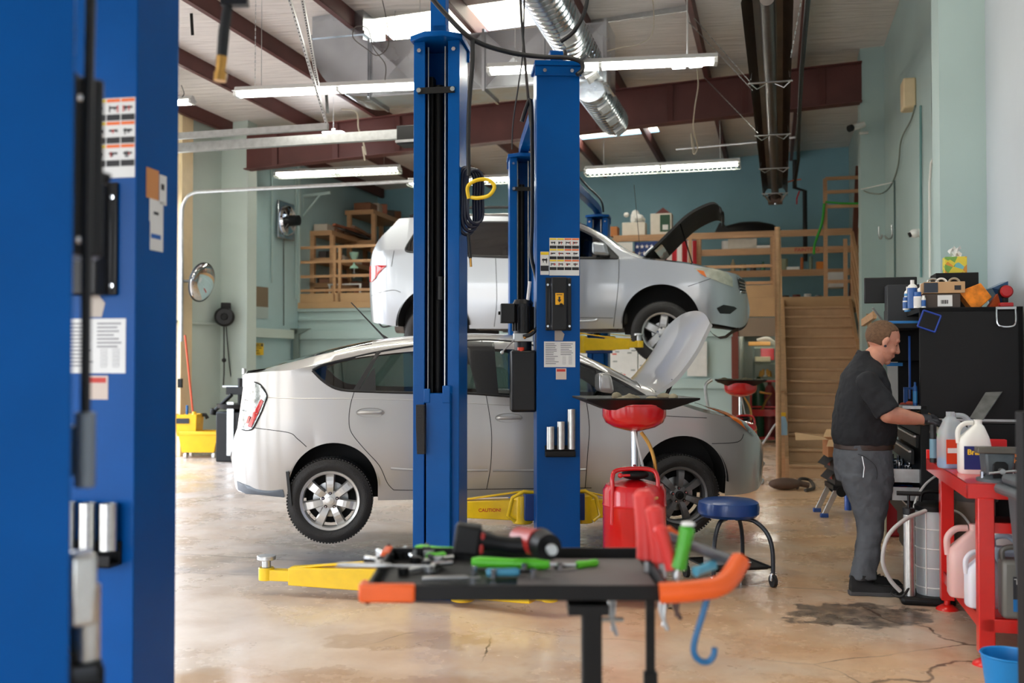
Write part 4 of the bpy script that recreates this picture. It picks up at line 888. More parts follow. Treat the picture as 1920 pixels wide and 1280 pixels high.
def fixture(label, pa, pb, sA, sB, egg=False, lit=True, group=None):
    a = at(pa[0], pa[1], FP / sA); b = at(pb[0], pb[1], FP / sB); zm = (a.z + b.z) / 2; a.z = b.z = zm
    c = (a + b) / 2; L_ = (b - a).length; rz = math.atan2(b.y - a.y, b.x - a.x)
    t = thing('fluorescent_light', label, 'ceiling light', (c.x, c.y, zm), rz); h = L_ / 2
    MB().prism([(-.03, .06), (.03, .06), (.05, .02), (.11, .0), (.11, -.01), (-.11, -.01), (-.11, 0), (-.05, .02)], -h, h, 'X').build('housing', M_fix, t)
    for x0, x1 in ((-h + .04, -.02), (.02, h - .04)):
        for yy in ((-.05, .05) if L_ > 2 else (0,)):
            MB().cyl((x0, yy, -.032), (x1, yy, -.032), .019, n=12).build('tube', M_tube, t)
    for xx in (-h + .02, 0, h - .02): MB().bb((xx - .02, -.075, -.055), (xx + .02, .075, -.008)).build('lamp_holder', M_fix, t)
    if egg:
        m = MB(); n = 34
        for sy in (-1, 1):
            for z in (-.035, -.085): m.bb((-h, sy * .105 - .003, z - .006), (h, sy * .105 + .003, z + .006))
            for i in range(n + 1): xx = -h + 2 * h * i / n; m.bb((xx - .006, sy * .105 - .003, -.085), (xx + .006, sy * .105 + .003, -.03))
        for i in range(n + 1): xx = -h + 2 * h * i / n; m.bb((xx - .002, -.105, -.085), (xx + .002, .105, -.06))
        m.build('louvre', mat('grey_louvre', (120, 124, 118), .5), t, smooth=0)
    ct = cz(wd(V((c.x, c.y, 0)))[0]) - zm
    for xx in (-h * .75, h * .75): MB().tube([(xx, 0, .06), (xx, 0, ct)], .004, 5).build('hanging_chain', M_steel, t)
    return t
fixture('long bare twin-tube light at upper left, running into the blue column', (442, 178), (838, 150), 160, 166)
fixture('brightest long tube light above the decorated column, small lamps hooked on its end', (914, 142), (1345, 98), 170, 176)
fixture('louvred tube light over the rear left bay', (517, 330), (750, 309), 103, 106, True)
fixture('louvred tube light above the SUV bonnet', (1097, 324), (1388, 299), 117, 122, True)
fixture('louvred tube light glimpsed between the two middle columns', (766, 346), (1005, 325), 103, 106, True)
fixture('tube light end poking out beside the blurred left column', (120, 204), (362, 186), 128, 132)
def led(label, px, s, n, flip=0):
    c = at(px[0], px[1], FP / s); t = thing('led_shop_light', label, 'ceiling light', c, -A)
    MB().cyl((0, 0, 0), (0, 0, .05), .03).build('socket', M_fix, t)
    for k in range(n):
        a = (k - (n - 1) / 2) * .19; MB().box((a, 0, -.012), (.14, .12, .012)).build('led_panel', mat('lit_led_panel', (255, 255, 255), .5, emit=(240, 248, 255), es=25), t)
    MB().tube([(0, 0, .05), (0, 0, cz(wd(c)[0]) - c.z)], .004, 5).build('cord', M_white, t)
led('small twin-panel LED lamp hanging over the left bay', (625, 247), 118, 2)
led('small twin-panel LED lamp under the end of the brightest tube light', (1288, 122), 168, 2)
def hang(label, px0, px1, Y, r=.005, m=M_steel, kind='chain', chain=True, Y1=None):
    a, b = at(px0[0], px0[1], Y), at(px1[0], px1[1], Y1 or Y); mb = MB()
    L_ = (b - a).length; n = int(L_ / .045) if chain else 1
    if chain:
        for i in range(n): p = a + (b - a) * (i / n); q_ = a + (b - a) * ((i + .8) / n); mb.bar(p, q_, .012 if i % 2 else .004, .004 if i % 2 else .012, (0, 1, 0))
    else: mb.tube([a, b], r, 6)
    return tag(mb.build('hanging_' + kind, m), label, kind)
hang('thin chain hanging left of the upper left tube light', (480, -60), (478, 165), 11.3)
hang('cluster of chains sloping down to the heater from the roof, upper one', (1285, 15), (1412, 160), 12.5, Y1=11)
hang('chain sloping down to the heater from the roof, middle one', (1290, 40), (1412, 170), 12.5, Y1=11)
hang('chain sloping down to the heater from the roof, lowest one', (1320, 145), (1422, 250), 14.5, Y1=13)
hang('chain right of the heater near the black pipe', (1506, -20), (1482, 110), 9.5)
def strut(label, p0, p1, Y0, Y1):
    a, b = at(*p0, Y0), at(*p1, Y1); m = MB().bar(a, b, .032, .004).bar(a + V((.014, 0, .0)), b + V((.014, 0, 0)), .004, .032)
    mm = MB()
    for i in range(36):
        p = a + (b - a) * ((i + .5) / 36); m.m(1).box(p + V((-.002, -.005, 0)), (.012, .004, .016)); m.m(0)
    return tag(m.build('perforated_angle', [M_steel, M_ink], smooth=0), label, 'metal strut')
strut('perforated steel strut slanting down to the door track, left one', (540, -10), (612, 232), 9.8, 11.3)
strut('dark perforated strut crossing the left one', (565, -10), (596, 160), 9.6, 10.6)
strut('short perforated strut above the opener box', (815, 150), (775, 245), 11.6, 11.7)
def track(label, pts, r, m=M_steel, Y=None):
    t = thing('garage_door_track', label, 'door track', (0, 0, 0)); P = [V(p) for p in pts]
    m_ = MB()
    for i in range(len(P) - 1): m_.bar(P[i], P[i + 1], r * 1.0, r * 1.5)
    m_.build('rail', m, t); return t
track('steel door track running in from the left, upper of the near pair', [W(WL, 10.4, 4.18), at(615, 237, 11.35)], .05)
tb = track('wide steel door rail with an opener box at its end', [at(200, 286, 12.9), at(752, 252, 11.75)], .075)
MB().box(at(768, 256, 11.7), (.24, .24, .22), (0, 0, -A)).build('opener_box', M_blackm, tb, bevel=.01)
MB().box(at(768, 268, 11.68), (.26, .26, .03), (0, 0, -A)).build('opener_plate', M_steel, tb)
pp = spline([at(340, 640, 15.45), at(341, 520, 15.45), at(341, 410, 15.45), at(346, 378, 15.42), at(362, 362, 15.35), at(400, 358, 15.25), at(600, 348, 14.8), at(782, 339, 14.45)], 6)
tag(MB().tube(pp, .028, 8).build('garage_door_track', M_steel), 'curved steel door track bending from the cream jamb into a long horizontal run', 'door track')
du = thing('supply_duct', 'large galvanised rectangular duct with crossed panels, high in mid picture', 'air duct', (0, 0, 0))
cen = at(1112, 112, 11.75); R_ = Matrix.Rotation(-A, 4, 'Z'); zc = cen.z
wc_, dc_, _ = wd(cen); wl_ = wd(at(742, 130, 13.0))[0]
def dbox(m, w0, w1, d0, d1, z0, z1):
    m.X = R_; m.bb((w0, d0, z0), (w1, d1, z1)); m.X = Matrix.Identity(4); return m
dbox(MB(), wl_, wc_ + .2, dc_ - .3, dc_ + .3, zc - .34, zc + .34).build('trunk', M_galv, du, smooth=0)
m = MB(); m.X = R_; n = 4; seg = (wc_ + .2 - wl_) / n                      # pyramidal cross-broken panels
for k in range(n):
    a0, a1_ = wl_ + seg * k + .03, wl_ + seg * (k + 1) - .03; y = dc_ - .302
    m.add([(a0, y, zc - .32), (a1_, y, zc - .32), (a1_, y, zc + .32), (a0, y, zc + .32), ((a0 + a1_) / 2, y - .035, zc)], [(0, 1, 4), (1, 2, 4), (2, 3, 4), (3, 0, 4)])
m.build('cross_broken_panel', M_galv, du, smooth=0)
for k in range(n + 1): dbox(MB(), wl_ + seg * k - .015, wl_ + seg * k + .015, dc_ - .33, dc_ + .33, zc - .37, zc + .37).build('duct_flange', M_galv, du, smooth=0)
m = MB(); m.X = R_                                                              # curved elbow going up
ew = .62; prof = []
for i in range(13):
    t = PI / 2 * i / 12; prof.append((wl_ - .08 - .66 * math.sin(t), zc + .34 + .0 - .68 * math.cos(t) + .0))
outer = [(wl_ - .0, zc - .34)] + [(wl_ - .04 - .70 * math.sin(PI / 2 * i / 12), zc + .36 - .70 * math.cos(PI / 2 * i / 12)) for i in range(13)] + [(wl_ - .74, zc + 1.4), (wl_ - .06, zc + 1.4), (wl_ - .06, zc + .36), (wl_, zc + .34)]
m.prism([(a, b) for a, b in outer], dc_ - .36, dc_ + .36, 'Y'); m.build('elbow', M_galv, du, smooth=25)
dbox(MB(), wl_ - .77, wl_ - .03, dc_ - .39, dc_ + .39, zc + .42, zc + .46).build('elbow_flange', M_galv, du, smooth=0)
def rduct(label, pa, Ya, pb, Yb, r, vents):
    a, b = at(*pa, Ya), at(*pb, Yb); z = (a.z + b.z) / 2; a.z = b.z = z; L_ = (b - a).length; rz = math.atan2(b.y - a.y, b.x - a.x)
    t = thing('round_duct', label, 'air duct', a, rz); pr = [(0, 0), (r, 0)]
    n = int(L_ / .12)
    for i in range(n): x0 = L_ * i / n; pr += [(r, x0 + .01), (r + .008, x0 + .02), (r + .008, x0 + .03), (r, x0 + .04)]
    pr += [(r, L_), (r * .96, L_ + .03), (0, L_ + .03)]
    MB().lathe([(p, h) for p, h in pr], ax='X', n=40).build('spiral_pipe', M_galv, t, smooth=30)
    for (f, an) in vents:
        m = MB(); m.X = Matrix.Translation((L_ * f, 0, 0)) @ Matrix.Rotation(an, 4, 'X')
        w_, h_ = .15, .24
        m.m(0).bb((-h_ / 2, -w_ / 2, -r - .03), (h_ / 2, w_ / 2, -r + .03)).m(1).bb((-h_ / 2 + .02, -w_ / 2 + .02, -r - .032), (h_ / 2 - .02, w_ / 2 - .02, -r - .03))
        m.m(0)
        for k in range(7): xx = -h_ / 2 + .03 + k * (h_ - .06) / 6; m.bb((xx - .004, -w_ / 2 + .02, -r - .037), (xx + .004, w_ / 2 - .02, -r - .032))
        m.build('air_register', [M_fix, mat('register_shadow_grey', (120, 122, 124), .6)], t, smooth=0)
rduct('silver spiral duct coming from overhead into the big duct', (985, -60), 8.6, (1100, 118), 11.6, .21, [(.48, -.5), (.93, -.5)])
rduct('silver spiral duct stub beyond the big duct, closed round end', (1106, 150), 11.9, (1152, 238), 13.7, .195, [(.22, -.56), (.56, -.56), (.9, -.56)])
for (x, y0, y1, Y) in ((741, -10, 135, 12.2), (768, -10, 80, 12.4), (1140, 50, 175, 11.9)):
    hang('duct hanger strap at x %s' % {741: 'left of the crossed panels', 768: 'between skylight and duct', 1140: 'end of the big duct'}[x], (x, y0), (x, y1), Y, .008, M_steel, 'strap', False)
a, b = at(1438, -30, 8.3), at(1454, 388, 18.6); z = 4.62; a.z = b.z = z; L_ = (b - a).length; rz = math.atan2(b.y - a.y, b.x - a.x)
ht = thing('radiant_tube_heater', 'long dark tube heater with reflector wings hung under the roof at right', 'heater', a, rz)
M_dtube = mat('burnt_steel_tube', (84, 78, 76), .4, .7, noise=.2); M_refl = mat('aged_reflector', (92, 78, 68), .35, .75, noise=.25, nscale=3)
for yy in (-.17, .02): pass
MB().cyl((0, 0, -.07), (L_ - .3, 0, -.07), .062, n=24).build('burner_tube', M_dtube, ht)
m = MB()
for sg in (-1, 1): m.grid([[(x_, sg * .075, .06), (x_, sg * .13, .07), (x_, sg * .17, .03), (x_, sg * .215, -.09)] for x_ in (0, L_ - .35)])
m.grid([[(x_, -.075, .06), (x_, 0, .03), (x_, .075, .06)] for x_ in (0, L_ - .35)]); m.build('reflector', M_refl, ht)
for f in (.22, .46, .68, .9):
    MB().box((L_ * f, 0, -.14), (.03, .46, .012)).build('cross_bracket', M_steel, ht)
    for sg in (-1, 1): MB().tube([(L_ * f, sg * .22, -.13), (L_ * f + .05, sg * .14, -.19), (L_ * f + .1, sg * .05, -.13)], .007, 6).build('spring_clip', M_alu, ht)
    for sg in (-1, 1): MB().tube([(L_ * f, sg * .2, -.1), (L_ * f, sg * .05, cz(wd(a + (b - a) * f)[0]) - z)], .004, 5).build('hanging_chain', M_steel, ht)
MB().box((L_ - .18, 0, -.10), (.3, .26, .17)).build('burner_box', mat('brown_burner_box', (104, 84, 76), .5), ht, bevel=.01)
MB().lathe([(0, -.02), (.02, -.01), (.025, .015), (.012, .03), (0, .03)], n=12).build('sight_light', M_chrome, ht).location = (L_ - .3, 0, -.21)
for sg in (-1, 1): MB().tube([(L_ - .75, sg * .17, -.13), (L_ - .55, sg * .10, -.20), (L_ - .5, sg * .1, -.1)], .02).build('flue_elbow', M_galv, ht)
pz = [at(1518, -40, 8.6), at(1503, 130, 11.3), at(1498, 230, 13.6), at(1497, 300, 16.5), at(1490, 345, 17.5)]
tag(MB().tube(pz, .026, 8).build('gas_pipe', M_cable), 'black gas pipe running beside the heater toward the back wall', 'pipe')
tag(MB().tube([at(1490, 300, 20.3), at(1490, 352, 20.3), at(1509, 358, 20.3), at(1510, 490, 20.3)], .045, 10).build('gas_pipe', M_cable), 'thick black pipe dropping down the teal back wall', 'pipe')
tag(MB().tube([at(1474, 342, 18.2), at(1488, 338, 18.4), at(1502, 336, 18.4)], .012).build('orange_cable', M_orange), 'short orange cable at the heater end', 'cable')
tag(MB().tube([at(1499, 358, 20.1), at(1494, 372, 20.1), at(1494, 383, 20.1)], .014).build('red_ribbon', M_red), 'small red strip hanging on the black pipe', 'ribbon')
tag(MB().tube([at(1268, 280, 17.2), at(1424, 266, 16.4), at(1492, 257, 16.0)], .02).build('conduit', M_steel), 'grey conduit crossing above the SUV', 'pipe')
tag(MB().bar(at(1082, 45, 12.9), at(1302, 14, 12.4), .035, .07).build('roof_channel', M_steel), 'light steel channel under the roof right of the big duct', 'metal strut')
def cord(label, pts, r=.007, m=None, cat='cord'):
    return tag(MB().tube(spline([at(*p) for p in pts], 8), r, 6).build('cord', m or M_cable), label, cat)
M_cordw = mat('pale_cord', (206, 196, 176), .6)
cord('looped grey cable hanging over the duct elbow', [(712, -20, 11.2), (725, 40, 11.2), (728, 85, 11.2), (708, 104, 11.2), (685, 90, 11.2), (662, 70, 11.2), (668, 50, 11.2), (690, 55, 11.2), (700, 90, 11.2), (722, 120, 11.2), (722, 150, 11.2)], .006, mat('grey_cable', (90, 84, 80), .6))
cord('bunched pale cords hanging in front of the maroon beam, left bay', [(640, 205, 14.6), (668, 210, 14.6), (672, 240, 14.6), (680, 262, 14.6), (686, 290, 14.6), (680, 275, 14.6), (684, 300, 14.8)], .012, M_cordw)
cord('pale cord looping down to the louvred light above the SUV', [(1306, 120, 12), (1309, 160, 13), (1303, 200, 14.2), (1300, 240, 14.8), (1308, 275, 15.2), (1300, 288, 15.4), (1296, 250, 15.2), (1304, 290, 15.6)], .009, M_cordw)
cord('pale cord hanging from the roof over the brightest light', [(1222, -20, 10.8), (1226, 30, 10.8), (1222, 65, 10.8), (1200, 82, 10.8), (1160, 90, 10.8), (1138, 96, 10.8)], .006, M_cordw)
cord('dark cable hanging left of the decorated column', [(975, -20, 8), (978, 40, 8), (984, 110, 8), (990, 180, 7.4), (996, 240, 7.2)], .012)
cord('thin dark cable behind, left of the decorated column', [(983, 0, 8.5), (980, 100, 8.5), (972, 160, 9), (962, 230, 9.5), (960, 280, 9.6)], .008)
cord('vertical grey cable dropping to the far left light', [(340, 160, 13.6), (345, 175, 13.7), (341, 182, 13.7)], .006)
for i, (x0, y0, x1, y1) in enumerate(((357, -5, 361, 66), (612, 178, 614, 212))):
    a = at(x0, y0, 12); b = at(x1, y1, 12); m = MB().bar(a, b, .035, .01)
    tag(m.build('roof_strap', M_blackm), ['dark strap end hanging at upper left beside the blurred hose', 'dark strap end hanging from the purlin over the left bay'][i], 'strap')
def wthing(name, label, cat, w, d, z=0, group=None): return thing(name, label, cat, W(w, d, z), -A, group)
def px_w(x, y, d):
    p = atd(x, y, d); return wd(p)
st = wthing('staircase', 'tan painted wooden staircase climbing to the loft behind the man', 'stairs', .19, 13.4)
NS = 15; rise = 2.62 / NS; run = (DM - 13.4) / (NS - 1); M_stair = mat('tan_stair_paint', (192, 156, 118), .55, noise=.06)
for k in range(NS - 0):
    MB().bb((0, run * k, rise * k), (1.07, run * k + .02, rise * (k + 1) - .03)).build('riser', M_stair, st, smooth=0)
    if k < NS - 1: MB().bb((-.0, run * k - .03, rise * (k + 1) - .035), (1.07, run * (k + 1) + .02, rise * (k + 1))).build('tread', M_stair, st, bevel=.006)
for xx in (-.05, 1.07):
    MB().prism([(0, 0), (.32, 0), (DM - 13.4, 2.3), (DM - 13.4, 2.62), (0, .25)], xx, xx + .05, 'X').build('stringer', M_wood, st, smooth=0)
hr = thing('stair_handrail', 'wooden handrail rising along the left edge of the stairs', 'handrail', st.location, -A)
for (y, z) in ((.08, 0), (1.6, .86), (3.2, 1.75), (4.78, 2.62)): MB().bb((-.10, y - .045, z), (-.05, y + .045, z + (1.08 if y > .5 else 1.1))).build('baluster', M_wood, hr, bevel=.004)
for dz in (1.08, .75, .42): MB().bar((-.075, .08, dz), (-.075, 4.78, 2.62 + dz), .05, .09 if dz > 1 else .05).build('rail', M_wood, hr)
MB().lathe([(0, 0), (.025, 0), (.025, .004)], ax='Y', n=14).build('rail_hole', M_blackm, hr).location = (-.075, .028, .66)
hr2 = thing('stair_handrail', 'wooden handrail rising along the right edge of the stairs', 'handrail', st.location, -A)
for (y, z) in ((1.5, .82), (3.2, 1.75), (4.78, 2.62)): MB().bb((1.12, y - .045, z), (1.17, y + .045, z + 1.08)).build('baluster', M_wood, hr2, bevel=.004)
for dz in (1.10, .85, .6, .35): MB().bar((1.145, .4, .22 + dz), (1.145, 4.78, 2.62 + dz), .05, .10 if dz > 1 else .07).build('rail', M_wood, hr2)
MB().cyl((-.13, -.12, 0), (-.13, -.12, 3.24), .035, n=16).build('newel_pole', M_wood, hr)
def rail(label, w0, w1, d, posts, hs, z=2.62, m=M_wood, kick=True):
    t = wthing('loft_railing', label, 'railing', w0, d, z); L_ = w1 - w0
    for p in posts: MB().bb((p - .03, -.03, 0), (p + .03, .03, max(hs) + .0)).build('rail_post', m, t, bevel=.003)
    for h in hs: MB().bb((0, -.02, h - .028), (L_, .02, h + .028)).build('rail', m, t, bevel=.003)
    if kick: MB().bb((0, -.03, 0), (L_, -.005, .24)).build('kick_board', M_woodx, t)
    return t
wa = px_w(556, 560, DM)[0]; wp = px_w(632, 540, DM)[0]
rail('wooden loft railing at far left above the pale wall', wa, px_w(1080, 560, DM)[0], DM, [wp - wa - .05, wp - wa + .06, 3.0, 4.4, 5.2], [.30, .58, .87, 1.16])
rail('wooden loft railing left of the stair top', px_w(1090, 550, DM)[0], .06, DM, [.1, 2.0, .06 - px_w(1090, 550, DM)[0] - .03], [.28, .58, 1.12])
gt = wthing('loft_gate', 'tall wooden gate frame at the top of the stairs, right side', 'gate', px_w(1550, 560, DM)[0], DM + .3, 2.62)
zt_ = px_w(1550, 335, DM + .3)[2] - 2.62; wr_ = px_w(1618, 335, DM + .3)[0] - px_w(1550, 335, DM + .3)[0]
for xx in (0, wr_ * .55, wr_): MB().bb((xx - .035, -.03, 0), (xx + .035, .03, zt_ if xx != wr_ * .55 else 1.05)).build('gate_post', M_wood, gt)
for z in (zt_, zt_ - .24, zt_ - .50, .9, .3): MB().bb((0, -.02, z - .03), (wr_ + .1, .02, z + .03)).build('gate_bar', M_wood, gt)
MB().tube(spline([(.0, -.05, zt_ - .42), (.3, -.06, zt_ - .46), (.6, -.05, zt_ - .47)], 5), .018).build('green_strap', mat('green_strap_webbing', (50, 160, 50), .7), gt)
MB().tube(spline([(-.02, -.06, zt_ - .45), (-.06, -.06, zt_ - .8), (-.18, -.06, zt_ - 1.15), (-.2, -.06, zt_ - 1.35)], 5), .022).build('strap_tail', MATS['green_strap_webbing'], gt)
for i, (dx, dx2, h) in enumerate(((.55, .95, 2.6), (.62, .8, 2.4), (.45, .62, 2.5), (.85, .98, 2.2), (.75, .72, 2.3))):
    w0_ = px_w(1550, 560, DM + .3)[0]
    tag(MB().bar(W(w0_ + dx, DM + .5 + .1 * i, 2.62), W(w0_ + dx2, DM + 1.0 + .1 * i, 2.62 + h), .09, .04, (0, 1, 0)).build('leaning_board', mat('dark_board_%d' % (i % 2), ((110, 62, 48), (52, 44, 42))[i % 2], .6)), 'long %s board leaning behind the loft gate, number %s from the left' % (('reddish', 'dark')[i % 2], ('three', 'four', 'two', 'five', 'one')[i]), 'board')
dS = DM + 1.6
w0_, w1_ = px_w(1150, 440, dS)[0], px_w(1625, 425, dS)[0]
zt_ = px_w(1300, 437, dS)[2]; z2_ = px_w(1300, 490, dS)[2] + .0; z2_ = px_w(1500, 463, dS)[2]; z3_ = px_w(1500, 505, dS)[2]
sh = wthing('loft_shelving', 'long pine shelving unit on the loft behind the stair top', 'shelves', w0_, dS)
L_ = w1_ - w0_
for k, z in enumerate((zt_, z2_, z3_)):
    MB().bb((0, -.02, z - .13), (L_, .0, z)).build('shelf_edge', M_wood, sh, bevel=.003)
    MB().bb((0, .0, z - .03), (L_, .55, z)).build('shelf_board', M_wood, sh)
for xx in (.05, px_w(1310, 470, dS)[0] - w0_, px_w(1449, 470, dS)[0] - w0_, L_ - .2): MB().bb((xx - .05, -.025, 2.62), (xx + .05, .07, zt_ - .13)).build('upright', M_wood, sh, bevel=.003)
text('PAINTING', .10, mat('stencil_red', (170, 40, 36), .7), facing((px_w(1513, 463, dS)[0] - w0_, -.022, z2_ - .06)), sh, ext=.0008, bold=.01)
def onshelf(x, y, z, d=dS + .2):
    w = px_w(x, y, d)[0]; return w, d, z
def cbox(name, label, cat, x, z, size, m, d=None, rz=0, grp=None):
    d = d or dS + .25; w = px_w(x, 450, d)[0]; t = tag(MB().bb((-size[0] / 2, -size[1] / 2, 0), (size[0] / 2, size[1] / 2, size[2])).build(name, m, bevel=.006), label, cat, grp); t.location = W(w, d, z); t.rotation_euler = (0, 0, -A + rz); return t
M_wbox = mat('white_carton', (214, 208, 196), .75, noise=.05)
b = cbox('archive_box', 'white archive box with crumpled paper in it, on the loft top shelf', 'box', 1190, zt_, (.46, .32, .27), M_wbox)
m = MB()
rr = random.Random(5)
for k in range(9): m.ball((rr.uniform(-.2, .12), rr.uniform(-.05, .1), .30 + rr.uniform(0, .16)), (rr.uniform(.05, .1), .06, rr.uniform(.04, .09)), 7, 5)
o = m.build('crumpled_paper', M_paper, smooth=0); tag(o, 'crumpled white paper spilling out of the archive box', 'paper', loc=b.location, rz=-A)
b2 = cbox('green_label_carton', 'white carton with a green printed panel, right of the archive box', 'box', 1241, zt_, (.42, .3, .43), M_wbox)
MB().bb((-.02, -.153, .06), (.18, -.151, .40)).build('green_panel', mat('printed_green_panel', (34, 74, 52), .6), b2)
MB().bb((.03, -.155, .1), (.14, -.153, .2)).build('picture_patch', M_paper, b2)
cbox('brown_carton', 'small brown carton left of the archive box', 'box', 1153, zt_, (.14, .3, .2), mat('orange_brown_carton', (176, 112, 62), .7))
m = MB(); m.add([(-.18, -.13, 0), (.18, -.13, 0), (.18, .13, 0), (-.18, .13, 0), (0, -.1, .14), (0, .1, .14)], [(0, 1, 4), (1, 2, 5, 4), (2, 3, 5), (3, 0, 4, 5)]); o = m.build('rolled_bag', mat('dark_red_bag', (92, 40, 38), .7), smooth=0); tag(o, 'dark red bag on top of the green-panel carton', 'bag', loc=b2.location + V((0.05, .1, .43)), rz=-A)
m = MB(); cw = px_w(1405, 440, dS + .2)[0]; m.lathe([(.0, 0), (.62, 0), (.60, .06), (.45, .16), (.2, .22), (0, .23)], n=32); o = m.build('black_tarp', M_blackm); o.scale = (1, .4, 1); tag(o, 'black domed bundle lying on the loft top shelf', 'tarp', loc=W(cw, dS + .3, zt_), rz=-A)
m = MB(); m.prism([(0, 0), (.34, 0), (.16, .2), (.1, .2)], -.12, .12, 'Y'); tag(m.build('black_tarp', M_blackm, smooth=0), 'small black peaked bundle just right of the SUV bonnet tip', 'tarp', loc=W(px_w(1340, 440, dS + .2)[0], dS + .2, zt_), rz=-A)
fd = dS - .25; f0, f1 = px_w(1190, 480, fd)[0], px_w(1306, 480, fd)[0]; ft = px_w(1250, 452, fd)[2]; fb = px_w(1250, 500, fd)[2] - .15
fg = wthing('striped_flag', 'flag with white stars on blue and red and white stripes, behind the SUV bonnet', 'flag', f0, fd)
Lf = f1 - f0; nst = 13
def fpt(u, v): return (u * Lf, .03 * math.sin(u * 14) + .015 * math.sin(u * 31), fb + (ft - fb) * v)
m = MB(); NU = 48
for i in range(NU):
    u0, u1 = i / NU, (i + 1) / NU
    if u0 < .42: m.m(2).quad(fpt(u0, .0), fpt(u1, .0), fpt(u1, 1), fpt(u0, 1))
    else: m.m(0 if int((u0 - .42) / .58 * 7) % 2 == 0 else 1).quad(fpt(u0, 0), fpt(u1, 0), fpt(u1, 1), fpt(u0, 1))
m.build('flag_cloth', [mat('flag_red', (188, 36, 48), .8), mat('flag_white', (228, 222, 220), .8), mat('flag_blue', (44, 66, 122), .8)], fg)
for r_ in range(4):
    for c_ in range(5):
        u = .04 + .08 * c_ + (.04 if r_ % 2 else 0); v = .86 - .2 * r_
        if u > .4: continue
        p = fpt(u, v); st_ = [(p[0] + (.045 if k % 2 == 0 else .018) * math.sin(PI * k / 5), p[2] + (.045 if k % 2 == 0 else .018) * math.cos(PI * k / 5)) for k in range(10)]
        MB().prism(st_, p[1] - .012, p[1] - .009, 'Y').build('star', MATS['flag_white'], fg, smooth=0)
tag(MB().bb((0, -.01, ft - .35), (.62, .0, ft + .0)).build('paper_poster', M_paper), 'blank white sheet hanging left of the flag', 'poster', loc=W(f0 - .66, fd, 0), rz=-A)
def goods(x0, x1, z, d, specs, grp):
    n = len(specs)
    for i, (lab, cat, kind, sz, m) in enumerate(specs):
        x = x0 + (x1 - x0) * (i + .5) / n; w = px_w(x, 480, d)[0]
        if kind == 'box': mb = MB().bb((-sz[0] / 2, -.1, 0), (sz[0] / 2, .1, sz[1]))
        elif kind == 'can': mb = MB().lathe([(0, 0), (sz[0] / 2, 0), (sz[0] / 2, sz[1]), (sz[0] / 2 * .85, sz[1] + .005), (0, sz[1] + .005)], n=18)
        elif kind == 'bottle': mb = MB().lathe([(0, 0), (sz[0] / 2, 0), (sz[0] / 2, sz[1] * .65), (sz[0] * .2, sz[1] * .82), (sz[0] * .2, sz[1]), (0, sz[1])], n=18)
        tag(mb.build(cat.replace(' ', '_'), m, bevel=.004 if kind == 'box' else 0), lab, cat, grp, W(w, d, z), -A)
G = lambda n, c, r=.5: mat(n, c, r)
goods(1345, 1440, z2_ + .0, dS + .15, [('white roll at the left of the loft middle shelf', 'paper roll', 'can', (.16, .17), M_paper), ('long white carton on the loft middle shelf', 'carton', 'box', (.55, .2), M_wbox), ('white tray beside the long carton on the loft middle shelf', 'tray', 'box', (.4, .06), M_white)], 'things on the loft middle shelf')
goods(1365, 1440, z3_, dS + .15, [('clear bottle on the loft lower shelf, leftmost', 'bottle', 'bottle', (.09, .24), G('beige_bottle', (170, 160, 130))), ('grey tin on the loft lower shelf', 'tin', 'can', (.13, .14), G('dull_green_tin', (90, 100, 84))), ('dark tin on the loft lower shelf', 'tin', 'can', (.12, .13), G('dark_tin', (60, 58, 58))), ('green bottle on the loft lower shelf', 'bottle', 'bottle', (.09, .18), G('green_bottle', (40, 110, 80)))], 'jars on the loft lower shelf')
goods(1462, 1545, z3_, dS + .15, [('pale jar on the loft lower shelf just right of the handrail', 'jar', 'can', (.14, .22), G('pale_jar', (150, 158, 130))), ('white rag heap tray on the loft lower shelf', 'tray', 'box', (.24, .06), M_white), ('orange-topped spray can on the loft lower shelf', 'spray can', 'can', (.06, .24), G('orange_can', (200, 110, 50))), ('second orange-topped spray can on the loft lower shelf, beside the first', 'spray can', 'can', (.065, .25), G('teal_can', (120, 140, 120))), ('small orange box at the right of the loft lower shelf', 'box', 'box', (.13, .15), G('orange_box', (206, 120, 30)))], 'spray cans on the loft lower shelf')
goods(1462, 1545, 2.62, dS - .3, [('dark tin on the loft floor at the stair top, leftmost', 'tin', 'can', (.14, .13), G('black_tin', (34, 34, 36))), ('maroon tin on the loft floor at the stair top', 'tin', 'can', (.15, .14), G('maroon_tin', (90, 36, 34))), ('white tin on the loft floor at the stair top', 'tin', 'can', (.13, .15), M_paper), ('grey tin on the loft floor at the stair top, rightmost', 'tin', 'can', (.13, .12), G('steel_tin', (110, 110, 112), .4))], 'paint tins on the loft floor')
cbox('white_crate', 'plain white box standing on the loft behind the gate', 'box', 1568, 2.62 + .22, (.30, .3, .28), M_paper, DM + .8)
def rack(label, x0, x1, d0, depth, zs, group=None):
    w0, w1 = px_w(x0, 480, d0)[0], px_w(x1, 480, d0)[0]; t = wthing('timber_rack', label, 'shelves', w0, d0, 0); Lr = w1 - w0
    for z in zs:
        MB().bb((0, 0, z - .1), (Lr, depth, z)).build('rack_deck', M_wood, t, bevel=.003)
    for xx in (.1, Lr - .0):
        for yy in (.0, depth - .09): MB().bb((xx - .05, yy, 2.62), (xx + .04, yy + .09, max(zs) - .1)).build('rack_leg', M_wood, t)
    return t, w0, Lr
zs1 = [px_w(600, 432, DM + .5)[2], px_w(600, 483, DM + .5)[2], px_w(600, 530, DM + .5)[2]]
rk, rw0, rL = rack('timber rack behind the left loft railing, piled with junk', 577, 622, DM + .5, 2.8, zs1)
zs2 = [px_w(680, 393, DM + 1.8)[2], px_w(680, 450, DM + 1.8)[2] - .0]
